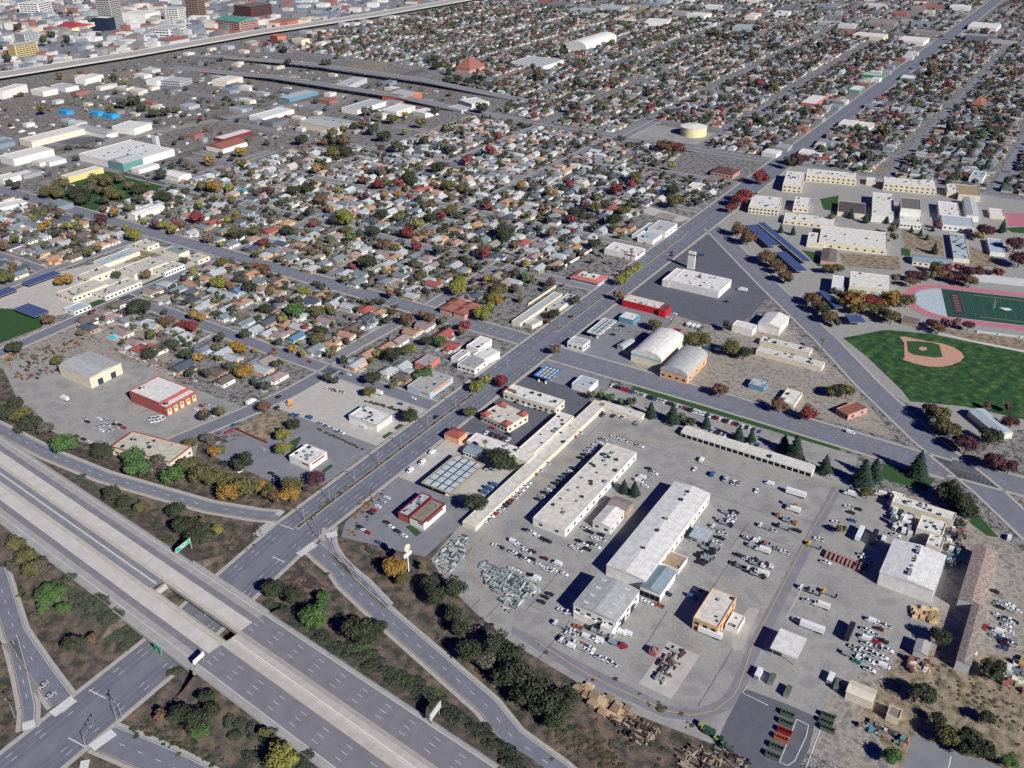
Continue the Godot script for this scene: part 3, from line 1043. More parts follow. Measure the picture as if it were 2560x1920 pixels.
func trees():
	var tn := ["dark green tree", "olive tree", "yellow-green tree", "golden tree", "red-leaved tree", "maroon tree", "brown-leaved tree", "bright green tree", "grey leafless tree", "dark conifer", "palm"]
	for t in TREES: tree_at(t[0], t[1], t[2], TREEKEY[t[3]], t[4], which(tn[t[3]], t[5], t[6], t[7]))
	var xs := []
	for i in range(0, TREES_MORE.size(), 4):
		var s: float = TREES_MORE[i + 2] * 0.1
		var x: float = TREES_MORE[i]
		var z: float = TREES_MORE[i + 1]
		xs.append([sxf(Vector3.ONE * s, Vector3(x, land(x, z) + s * 1.15, z), x), Color(LEAF[TREEKEY[TREES_MORE[i + 3]]])])
	var r := RandomNumberGenerator.new()
	r.seed = 8
	for f in FILL:             # garden bushes and small trees
		for i in int((f[1] - f[0]) * (f[3] - f[2]) / 85.0):
			var s := r.randf_range(1.3, 3.6)
			xs.append([sxf(Vector3.ONE * s, Vector3(r.randf_range(f[0], f[1]), s, r.randf_range(f[2], f[3])), r.randf() * 6.0), Color(LEAF["kkkkooxnkxkkomxk"[r.randi() % 16]])])
	multi("street_trees", "many small street and garden trees between the houses", "trees", MESH["small0"], xs)
	# ground ivy and low shrubs on the freeway banks
	var iv := []
	for b in SHRUBS:           # bands: [points, count, spread, smallest, largest, leaves, flatness]
		for i in int(b[1]):
			var t: float = r.randf() * (b[0].size() - 1.001)
			var k := int(t)
			var x: float = lerpf(b[0][k][0], b[0][k + 1][0], t - k) + r.randfn() * b[2]
			var z: float = lerpf(b[0][k][1], b[0][k + 1][1], t - k) + r.randfn() * b[2]
			var s := r.randf_range(b[3], b[4])
			iv.append([sxf(Vector3(s, s * b[6] * 1.6, s), Vector3(x, land(x, z) + 0.1, z), x * 3.0), Color(LEAF[b[5][r.randi() % b[5].size()]])])
	for i in 1500:
		var x := r.randf_range(-640, -60)
		var z := r.randf_range(-330, -120)
		var o := z - fw_edge(x)
		if (o > -2 and o < 49) or (x > -358 and x < -284) or on_road(x, z) or (z < -290 and x > -260): continue
		var s := r.randf_range(0.5, 1.5) * (2.0 if r.randf() < 0.12 else 1.0)
		iv.append([sxf(Vector3(s, s * 1.1, s), Vector3(x, land(x, z), z), x * 3.0), Color(LEAF["kkoonxkm"[r.randi() % 8]])])
	multi("bank_shrubs", "dense dark ivy and shrubs over the freeway banks", "shrubs", MESH["ivy"], iv)

func on_road(x: float, z: float) -> bool:
	for q in RAMPS:
		for i in q[0].size() - 1:
			var a := Vector2(q[0][i][0], q[0][i][1])
			var b := Vector2(q[0][i + 1][0], q[0][i + 1][1])
			var t := clampf((Vector2(x, z) - a).dot(b - a) / (b - a).length_squared(), 0, 1)
			if a.lerp(b, t).distance_to(Vector2(x, z)) < q[1] + 3.0: return true
	return x < -455 and z < -278 or z < -305

func multi(n: String, label: String, category: String, mesh: Mesh, list: Array, m: Material = null):
	var mm := MultiMesh.new()
	mm.transform_format = MultiMesh.TRANSFORM_3D
	mm.use_colors = true
	mm.mesh = mesh
	mm.instance_count = list.size()
	for i in list.size():
		mm.set_instance_transform(i, list[i][0])
		mm.set_instance_color(i, list[i][1].srgb_to_linear())
	var o := MultiMeshInstance3D.new()
	o.name = numbered(n)
	o.multimesh = mm
	o.material_override = m if m != null else inst_mat()
	add_child(o)
	tag(o, label, category, "", "stuff")

func inst_mat() -> StandardMaterial3D:
	if M.has("inst"): return M["inst"]
	var m := StandardMaterial3D.new()
	m.vertex_color_use_as_albedo = true
	m.roughness = 0.9
	M["inst"] = m
	return m

# ------------------------------------------------------------------ other things
func bar(st: SurfaceTool, a: Vector3, b: Vector3, t: float):
	tube(st, a, b, t, t, 6)

func structures():
	for c in SOLAR:             # [x, z, w, d, turn, h, label]
		var t := thing("solar_canopy", c[6], "solar canopy", Vector3(c[0], 0.05, c[1]), c[4], "solar canopies")
		part("frame", unit_box(), M["pole"], t, sxf(Vector3(c[2], 0.25, c[3]), Vector3(0, c[5] - 0.35, 0)))
		var nx := maxi(1, int(round(c[2] / 4.2)))
		var nz := maxi(1, int(round(c[3] / 4.2)))
		for i in nx:
			for j in nz:
				part("solar_panel", unit_box(), M["solar"], t, sxf(Vector3(c[2] / nx - 0.22, 0.12, c[3] / nz - 0.22), Vector3((i + 0.5) / nx * c[2] - c[2] / 2, c[5] - 0.08, (j + 0.5) / nz * c[3] - c[3] / 2)))
		for i in 4:
			part("post", cyl_mesh(0.22, 0.22, 1.0), M["pole"], t, sxf(Vector3(1, c[5] - 0.35, 1), Vector3((0.0 if c[2] < c[3] else lerpf(-0.4, 0.4, i / 3.0) * c[2]), 0, (lerpf(-0.4, 0.4, i / 3.0) * c[3] if c[2] < c[3] else 0.0))))
	for c in FORECOURT:         # [x, z, w, d, h, nx, nz, trim, label]
		var t := thing("forecourt_canopy", c[8], "canopy", Vector3(c[0], 0.05, c[1]))
		part("roof", unit_box(), cm("vent"), t, sxf(Vector3(c[2], 0.3, c[3]), Vector3(0, c[4] - 0.9, 0)))
		part("trim", ring_mesh(c[2], c[3], 0.95, 0.5), cm(c[7]), t, Transform3D(Basis(), Vector3(0, c[4] - 0.95, 0)))
		for i in int(c[5]):
			for j in int(c[6]):
				part("roof_panel", unit_box(), cm("panel"), t, sxf(Vector3((c[2] - 1) / c[5] - 1.3, 0.2, (c[3] - 1) / c[6] - 0.9), Vector3(((i + 0.5) / c[5] - 0.5) * (c[2] - 1), c[4] - 0.6, ((j + 0.5) / c[6] - 0.5) * (c[3] - 1))))
		for i in 3:
			for s in [-1, 1]:
				part("post", cyl_mesh(0.25, 0.25, 1.0), M["pole"], t, sxf(Vector3(1, c[4] - 0.9, 1), Vector3(s * c[2] * 0.22, 0, lerpf(-0.36, 0.36, i / 2.0) * c[3])))
				part("fuel_pump", unit_box(), cm("white"), t, sxf(Vector3(0.8, 1.8, 1.2), Vector3(s * c[2] * 0.22, 0, lerpf(-0.36, 0.36, i / 2.0) * c[3] + 1.6)))
	# the round storage tank
	var tk := thing("storage_tank", "large round cream storage tank on a fenced dirt block", "tank", Vector3(TANK[0], 0.05, TANK[1]))
	part("shell", cyl_mesh(TANK[2], TANK[2], TANK[3], 40), cm("yellowcream"), tk)
	part("roof", cyl_mesh(TANK[2] + 0.3, 0.5, 1.8, 40), cm("ivory"), tk, Transform3D(Basis(), Vector3(0, TANK[3], 0)))
	part("stair", unit_box(), M["pole"], tk, sxf(Vector3(1.2, TANK[3], 1.6), Vector3(-TANK[2] * 0.72, 0, TANK[2] * 0.72)))
	# elevated roads
	for v in VIADUCTS:
		var o := struct(v[0], ribm(v[1], -v[2], v[2], 0.0, 1.6), M[v[3]])
		struct("parapet", ribm(v[1], -v[2], -v[2] + 0.5, 0.9, 0.9), M["concrete"], o)
		struct("parapet", ribm(v[1], v[2] - 0.5, v[2], 0.9, 0.9), M["concrete"], o)
		var ln := st0()
		for k in v[4]: ribbon(ln, v[1], k - 0.35, k + 0.35, 0.05)
		if v[4].size() > 0: struct("lane_marking", done(ln), M["asphalt"], o)
		var st := st0()
		var n := 0
		for i in v[1].size() - 1:
			var a: Array = v[1][i]
			var b: Array = v[1][i + 1]
			var L := Vector2(a[0], a[1]).distance_to(Vector2(b[0], b[1]))
			for k in int(L / 26.0):
				var t: float = k / (L / 26.0)
				var y := lerpf(a[2], b[2], t)
				if y > 3.0: box(st, Vector3(lerpf(a[0], b[0], t), y / 2 - 0.7, lerpf(a[1], b[1], t)), Vector3(2.2, y - 1.4, 2.2))
		struct("piers", done(st), M["concrete"], o)
	sports()
	signs()
	for w in WALLS:             # [name, label, colour, height, points]
		var st := st0()
		ribbon(st, w[4], -0.15, 0.15, w[3], w[3])
		tag(part(w[0], done(st), cm(w[2]), self), w[1], "wall")
	# garden pool
	var pl := thing("swimming_pool", "small turquoise garden pool behind the left houses", "pool", Vector3(POOL[0], 0.0, POOL[1]))
	part("deck", unit_box(), M["pave"], pl, sxf(Vector3(11, 0.18, 9), Vector3.ZERO))
	part("water", unit_box(), mat("pool", Color("3fc4cf"), null, 1.0, 0.1), pl, sxf(Vector3(8, 0.24, 5), Vector3.ZERO))
	# heaps and stacks in the yards
	for c in CLUTTER:           # [name, label, category, polygon, count, [sx, sy, sz], colours, seed]
		var poly := PackedVector2Array()
		var lo := Vector2(1e9, 1e9)
		var hi := Vector2(-1e9, -1e9)
		for p in c[3]:
			var q := Vector2(p[0], p[1])
			poly.append(q)
			lo = lo.min(q)
			hi = hi.max(q)
		var r := RandomNumberGenerator.new()
		r.seed = c[7]
		var list := []
		var guard := 0
		while list.size() < int(c[4]) and guard < 20000:
			guard += 1
			var q := Vector2(r.randf_range(lo.x, hi.x), r.randf_range(lo.y, hi.y))
			if not Geometry2D.is_point_in_polygon(q, poly): continue
			var s := Vector3(c[5][0], c[5][1], c[5][2]) * r.randf_range(0.5, 1.5)
			var turn: float = (PI / 2 if r.randf() < 0.35 else 0.0) + r.randfn() * 0.12
			list.append([sxf(s, Vector3(q.x, 0.1 + (r.randf() * s.y if r.randf() < 0.3 else 0.0), q.y), turn), Color(c[6][r.randi() % c[6].size()])])
		multi(c[0], c[1], c[2], unit_box(), list)

func oval(cx: float, cz: float, turn: float, rad: float, len_: float, y: float, inner := 0.0) -> ArrayMesh:
	var st := st0()
	var b := Basis(Vector3.UP, turn)
	var pts := []
	for i in 25:
		var a := PI / 2 + PI * i / 24
		pts.append([cos(a), sin(a), 0.0])
	for i in 25:
		var a := -PI / 2 + PI * i / 24
		pts.append([cos(a), sin(a), len_])
	var n := pts.size()
	for i in n:
		var p: Array = pts[i]
		var q: Array = pts[(i + 1) % n]
		var A := b * Vector3(p[2] + p[0] * rad, 0, -p[1] * rad) + Vector3(cx, y, cz)
		var B := b * Vector3(q[2] + q[0] * rad, 0, -q[1] * rad) + Vector3(cx, y, cz)
		if inner > 0.0:
			var C := b * Vector3(q[2] + q[0] * inner, 0, -q[1] * inner) + Vector3(cx, y, cz)
			var D := b * Vector3(p[2] + p[0] * inner, 0, -p[1] * inner) + Vector3(cx, y, cz)
			quad(st, A, B, C, D)
		else:
			tri3(st, A, B, b * Vector3(len_ / 2, 0, 0) + Vector3(cx, y, cz))
	return done(st)

func sports():
	var tu := deg_to_rad(TRACK[2])
	var b := Basis(Vector3.UP, tu)
	var c := Vector3(TRACK[0], 0, TRACK[1])
	var tr := thing("running_track", "pink oval running track around the sports field", "running track", c, tu)
	part("lanes", oval(0, 0, 0, TRACK[3], 86, 0.16, TRACK[4]), M["track"], tr)
	var ls := st0()
	for i in 7:
		var rr: float = lerpf(TRACK[4], TRACK[3], i / 6.0)
		ls.append_from(oval(0, 0, 0, rr + 0.09, 86, 0.19, rr - 0.09), 0, Transform3D())
	part("lane_line", ls.commit(), mat("track_line", Color("d3a0a6")), tr)
	part("end_apron", oval(0, 0, 0, TRACK[4] - 0.2, 86, 0.14), cm("paleblue"), tr)
	var f := thing("football_field", "dark green football field with maroon end zone inside track", "sports field", c + b * Vector3(40, 0.05, 0), tu)
	part("turf", sheet(rect(-46, 60, -30.5, 30.5), 0.16), mat("field", Color("2f5348"), tx["asph"], 40.0), f)
	part("end_zone", sheet(rect(-40, -31, -23, 23), 0.2), mat("endzone", Color("4c3a48"), tx["wear"], 12.0), f)
	var st := st0()
	for i in 12: ribbon(st, [[-31 + i * 8.0, -23], [-31 + i * 8.0, 23]], -0.12, 0.12, 0.22)
	part("yard_line", done(st), mat("yardline", Color("5f7f76")), f)
	st = st0()
	for s in [-23.5, 23.5]: ribbon(st, [[-20, s], [60, s]], -0.3, 0.3, 0.23)
	for i in 7: ribbon(st, [[-38, -17 + i * 5.4], [-33.5, -17 + i * 5.4]], -0.5, 0.5, 0.24)
	part("side_line", done(st), mat("sideline", Color("a89f78")), f)
	part("painted_logo", sheet([[-2, -2], [6, -3], [8, 1], [3, 3]], 0.24), cm("white"), f)
	var g := thing("goal_post", "white goal post on the football field", "goal post", c + b * Vector3(33, 0.2, 3), tu)
	st = st0()
	bar(st, Vector3(0, 0, 0), Vector3(0, 3, 0), 0.15)
	bar(st, Vector3(0, 3, -3), Vector3(0, 3, 3), 0.12)
	bar(st, Vector3(0, 3, -3), Vector3(0, 9, -3), 0.1)
	bar(st, Vector3(0, 3, 3), Vector3(0, 9, 3), 0.1)
	part("frame", done(st), cm("white"), g)
	for i in STANDS.size():      # [x, z, length, turn, rows, label]
		var s: Array = STANDS[i]
		var t := thing("bleacher", s[5], "bleachers", Vector3(s[0], 0.05, s[1]), s[3])
		for k in int(s[4]):
			part("bench_row", unit_box(), cm("palegrey"), t, sxf(Vector3(s[2], 0.5 + k * 0.45, 0.9), Vector3(0, 0, -k * 0.95)))
		for k in 6:
			part("aisle", unit_box(), cm("white"), t, sxf(Vector3(0.8, 0.55 + s[4] * 0.46, 0.3), Vector3((k / 5.0 - 0.5) * s[2], 0, -s[4] * 0.95)))

func signs():
	for p in LAMPS:              # [x, z, height, arm x, arm z, label]
		var t := thing("street_lamp", p[5], "street lamp", Vector3(p[0], land(p[0], p[1]) + 0.1, p[1]), 0.0, "street lamps")
		part("pole", cyl_mesh(0.16, 0.1, 1.0), M["pole"], t, sxf(Vector3(1, p[2], 1), Vector3.ZERO))
		var st := st0()
		bar(st, Vector3(0, p[2] - 0.2, 0), Vector3(p[3], p[2] + 0.3, p[4]), 0.09)
		part("arm", done(st), M["pole"], t)
		part("lamp_head", unit_box(), M["unit"], t, sxf(Vector3(0.9, 0.25, 0.9), Vector3(p[3], p[2] + 0.15, p[4])))
	for p in SIGNALS:            # [x, z, arm x, arm z, label]
		var t := thing("traffic_signal", p[4], "traffic signal", Vector3(p[0], 0.1, p[1]), 0.0, "signal masts")
		part("pole", cyl_mesh(0.2, 0.15, 6.5), M["pole"], t)
		var st := st0()
		bar(st, Vector3(0, 6, 0), Vector3(p[2], 6.6, p[3]), 0.12)
		part("mast_arm", done(st), M["pole"], t)
		for k in 3: part("signal_head", unit_box(), M["tyre"], t, sxf(Vector3(0.35, 0.9, 0.35), Vector3(p[2], 0, p[3]) * (0.45 + 0.25 * k) + Vector3(0, 5.6, 0)))
	# overhead green guide sign beside the freeway
	var g := thing("guide_sign", "green overhead guide sign with white border beside freeway", "road sign", Vector3(GUIDE[0], 6.1, GUIDE[1]), GUIDE[2])
	part("post", cyl_mesh(0.3, 0.25, 7.6), M["pole"], g)
	part("panel", unit_box(), cm("signgreen"), g, sxf(Vector3(0.2, 2.7, 10.2), Vector3(0, 4.6, 5.4)))
	var st := st0()
	for q in [[4.6, 0.16, 10.2, 5.4], [7.16, 0.16, 10.2, 5.4]]: box(st, Vector3(0.06, q[0] + 0.08, q[3]), Vector3(0.26, q[1], q[2]))
	for q in [0.3, 10.5]: box(st, Vector3(0.06, 5.95, q), Vector3(0.26, 2.7, 0.16))
	for q in [[6.3, 3.0], [6.3, 6.6], [5.5, 4.8]]: box(st, Vector3(0.06, q[0], q[1] + 0.4), Vector3(0.26, 0.4, 2.6))
	part("border", done(st), cm("white"), g)
	for s in PANELS:             # [name, label, x, y, z, turn, width, height, colour, post height]
		var t := thing(s[0], s[1], "sign", Vector3(s[2], s[3], s[4]), s[5])
		part("panel", unit_box(), cm(s[8]), t, sxf(Vector3(s[6], s[7], 0.35), Vector3(0, s[9], 0)))
		part("rear_frame", unit_box(), M["pole"], t, sxf(Vector3(s[6] * 0.9, s[7] * 0.5, 0.5), Vector3(0, s[9] + s[7] * 0.25, -0.3)))
		for k in [-0.35, 0.35]: part("post", cyl_mesh(0.2, 0.2, 1.0), M["pole"], t, sxf(Vector3(1, s[9] + 0.1, 1), Vector3(k * s[6], 0, -0.2)))
	# tall pole sign of the filling station: a scalloped panel over a long oval one
	var p := thing("pole_sign", "tall pole sign with yellow shell panel above pale oval", "sign", Vector3(POLESIGN[0], 0.05, POLESIGN[1]), POLESIGN[2])
	part("pole", cyl_mesh(0.35, 0.3, 17.0), cm("white"), p)
	part("oval_panel", extrude([[-3.2, 11.2], [-2.2, 10.6], [2.2, 10.6], [3.2, 11.2], [3.2, 12.6], [2.2, 13.2], [-2.2, 13.2], [-3.2, 12.6]], 0.8), cm("pinkwhite"), p)
	part("shell_panel", extrude([[-0.7, 14.2], [0.7, 14.2], [2.0, 15.4], [2.1, 17.0], [1.2, 18.2], [0, 18.6], [-1.2, 18.2], [-2.1, 17.0], [-2.0, 15.4]], 0.7), cm("white"), p)
	part("shell_mark", extrude([[-0.5, 14.7], [0.5, 14.7], [1.4, 15.6], [1.5, 16.9], [0.8, 17.8], [0, 18.1], [-0.8, 17.8], [-1.5, 16.9], [-1.4, 15.6]], 0.8), cm("yellow"), p)
	# double-arched yellow letter sign
	var a := thing("arches_sign", "yellow double-arch letter sign with red base in car park", "sign", Vector3(ARCHES[0], 0.1, ARCHES[1]), ARCHES[2])
	st = st0()
	for c in [-0.85, 0.85]:
		var prev := Vector3(c - 0.85, 0.9, 0)
		for i in 13:
			var t := PI * i / 12
			var q := Vector3(c - cos(t) * 0.85, 0.9 + sin(t) * 4.2, 0)
			if i > 0: bar(st, prev, q, 0.3)
			prev = q
	part("arches", done(st), cm("signyellow"), a)
	part("base_panel", unit_box(), cm("brightred"), a, sxf(Vector3(3.6, 0.8, 0.4), Vector3(0, 0.1, 0)))
	# white pylon of the big store
	var y := thing("pylon", "tall white store pylon on the asphalt lot", "pylon", Vector3(PYLON[0], 0.05, PYLON[1]))
	part("slab", unit_box(), cm("white"), y, sxf(Vector3(7.0, 17, 2.2), Vector3.ZERO))
	part("band", unit_box(), cm("greybrown"), y, sxf(Vector3(7.1, 1.4, 2.3), Vector3(0, 13.2, 0)))

# ------------------------------------------------------------------ the town beyond
func blocked(x: float, z: float) -> bool:
	for e in EXCLUDE:
		if x > e[0] and x < e[1] and z > e[2] and z < e[3]: return true
	var k := x - z * 0.0
	# diagonal road
	return false

func far_town():
	var r := RandomNumberGenerator.new()
	r.seed = 99
	var walls := []
	var roofs := []
	var hips := []
	var sheds := []
	var tr := []
	var cars := []
	var rc := ["7d898f", "a9b1b6", "4f5868", "957a6a", "857673", "645b58", "928b80", "838c94", "9ca3a8", "60636e", "727882", "787478", "8a5450", "6f7b84"]
	var wc := ["cfcac0", "bfbab0", "b0b4b6", "c4ab98", "d6d3cc", "a0abb2"]
	var tc := ["k", "k", "k", "o", "o", "x", "n", "k", "m", "r", "k", "k", "e", "K", "x"]
	for i in range(0, HOUSES_MORE.size(), 3):
		house_inst(walls, roofs, hips, HOUSES_MORE[i], HOUSES_MORE[i + 1], r.randf_range(8.5, 10.5), r.randf_range(10.5, 15), (PI / 2 if r.randf() < 0.4 else 0.0), COL[ROOFKEY[HOUSES_MORE[i + 2]]], wc[r.randi() % 6], r, "gable" if r.randf() < 0.66 else "hip")
	# lots along every far street: two rows of houses back to back in each block
	for bl in BLOCKS:           # [x0, x1, z0, z1, density, trees]
		var x: float = bl[0] + 8.0
		while x < bl[1] - 6.0:
			var z: float = bl[2] + 9.0
			while z < bl[3] - 6.0:
				var px := x + r.randf_range(-2, 2)
				var pz := z + r.randf_range(-2, 2)
				if not blocked(px, pz):
					if r.randf() < bl[4]:
						var w := r.randf_range(8, 11)
						var d := r.randf_range(9, 15)
						house_inst(walls, roofs, hips, px, pz, w, d, (PI / 2 if r.randf() < 0.5 else 0.0), rc[r.randi() % rc.size()], wc[r.randi() % wc.size()], r, "gable" if r.randf() < 0.6 else "hip")
					for kk in (2 if r.randf() < bl[5] * 0.6 else (1 if r.randf() < bl[5] else 0)):
						var s := r.randf_range(2.2, 5.2)
						tr.append([sxf(Vector3(s, s * r.randf_range(0.9, 1.4), s), Vector3(px + r.randf_range(-8, 8), s * 1.2, pz + r.randf_range(-8, 8)), r.randf() * TAU), Color(LEAF[tc[r.randi() % tc.size()]])])
					if r.randf() < 0.25:
						cars.append([sxf(Vector3(1.8, 1.4, 4.4), Vector3(px + 6.5, 0.1, pz + r.randf_range(-3, 3)), (PI / 2 if r.randf() < 0.5 else 0.0)), Color(["d8dadc", "2e3138", "a9adb2", "7d2a30", "3c5577"][r.randi() % 5])])
				z += bl[6]
			x += bl[6]
	for s in SHEDLAND:          # sheds and works: [x0, x1, z0, z1, count, min, max, hmin, hmax]
		for i in int(s[4]):
			var px := r.randf_range(s[0], s[1])
			var pz := r.randf_range(s[2], s[3])
			if blocked(px, pz): continue
			var w := r.randf_range(s[5], s[6])
			var d := r.randf_range(s[5], s[6])
			var hgt := r.randf_range(s[7], s[8])
			var cc := Color(["d6d6d2", "bfc1c1", "a3a9ac", "c2bcb0", "97989a", "8a8280", "cfcabf", "94645c", "7d8a96", "6d7078"][r.randi() % 10])
			sheds.append([sxf(Vector3(w, hgt, d), Vector3(px, 0.02, pz), s[9] + r.randfn() * 0.03), cc])
	var goods := []
	for s in GOODS:             # vehicles, stacks and small sheds on the works: [x0, x1, z0, z1, count]
		for i in int(s[4]):
			var px := r.randf_range(s[0], s[1])
			var pz := r.randf_range(s[2], s[3])
			if blocked(px, pz): continue
			goods.append([sxf(Vector3(r.randf_range(1.8, 6), r.randf_range(1.0, 3.0), r.randf_range(2, 9)), Vector3(px, 0.05, pz), s[5] + (PI / 2 if r.randf() < 0.4 else 0.0)), Color(["d8dadb", "b9bcbe", "3a3c42", "5b5d63", "8a7f76", "70757c", "a9a6a0"][r.randi() % 7])])
			if r.randf() < s[6]:
				var q := r.randf_range(2.0, 5.0)
				tr.append([sxf(Vector3(q, q, q), Vector3(px + 8, q, pz + 5), r.randf() * TAU), Color(LEAF[tc[r.randi() % tc.size()]])])
	var plots := []
	var fences := []
	var pc := ["5c5f45", "6d6a58", "7b756a", "86827a", "8f8d89", "4c5a3c", "777268", "9a9893", "6a6d72"]
	for w in walls:
		var o: Vector3 = w[0].origin
		if o.z < -2000: continue
		plots.append([sxf(Vector3(r.randf_range(11, 15), 0.04 + (plots.size() % 37) * 0.0022, r.randf_range(12, 17)), Vector3(o.x + r.randf_range(-3, 3), 0.0, o.z + r.randf_range(-4, 4))), Color(pc[r.randi() % pc.size()])])
	for h in HOUSES:
		plots.append([sxf(Vector3(r.randf_range(11, 15), 0.04 + (plots.size() % 37) * 0.0022, r.randf_range(12, 17)), Vector3(h[0] + r.randf_range(-3, 3), 0.0, h[1] + r.randf_range(-4, 4))), Color(pc[r.randi() % pc.size()])])
	for f in FILL:
		var x: float = f[0] + 7.0
		while x < f[1] - 4:
			var z: float = f[2] + 6.0
			while z < f[3] - 8:
				var cc := Color(["6f665c", "8a8378", "5a5048", "9a9690"][r.randi() % 4])
				if r.randf() < 0.6: fences.append([sxf(Vector3(0.15, 1.7, r.randf_range(9, 15)), Vector3(x + r.randf_range(-1, 1), 0.0, z + 7)), cc])
				if r.randf() < 0.45: fences.append([sxf(Vector3(r.randf_range(9, 15), 1.7, 0.15), Vector3(x + 7, 0.0, z + r.randf_range(-1, 1))), cc])
				z += 15.0
			x += 15.5
	multi("garden_plots", "lawns, bare earth and paving of the small house plots", "plots", unit_box(), plots)
	multi("garden_fences", "low timber fences between the house plots", "fences", unit_box(), fences)
	multi("works_goods", "vehicles, stacks and huts scattered over the railway works and city lots", "goods", unit_box(), goods)
	multi("far_house_walls", "mass of small houses filling the distant grid of streets", "houses", unit_box(), walls)
	multi("far_gable_roofs", "gabled roofs of the mass of distant small houses", "roofs", unit_roof("gable"), roofs)
	multi("far_hip_roofs", "hipped roofs of the mass of distant small houses", "roofs", unit_roof("hip"), hips)
	multi("far_sheds", "scattered distant sheds, works and low city blocks", "buildings", unit_box(), sheds)
	multi("far_trees", "mass of small trees among the distant houses", "trees", MESH["small1"], tr)
	multi("far_cars", "cars parked at kerbs and drives of distant houses", "cars", unit_box(), cars)

func house_inst(walls: Array, roofs: Array, hips: Array, x: float, z: float, w: float, d: float, turn: float, rcol: String, wcol: String, r: RandomNumberGenerator, kind: String):
	var h := r.randf_range(2.7, 3.6)
	var rise := w * r.randf_range(0.18, 0.26)
	walls.append([sxf(Vector3(w - 0.8, h, d - 0.8), Vector3(x, 0.02, z), turn), Color(wcol)])
	(roofs if kind == "gable" else hips).append([sxf(Vector3(w, rise, d), Vector3(x, h + 0.1 + rise * 0.12, z), turn), Color(rcol)])


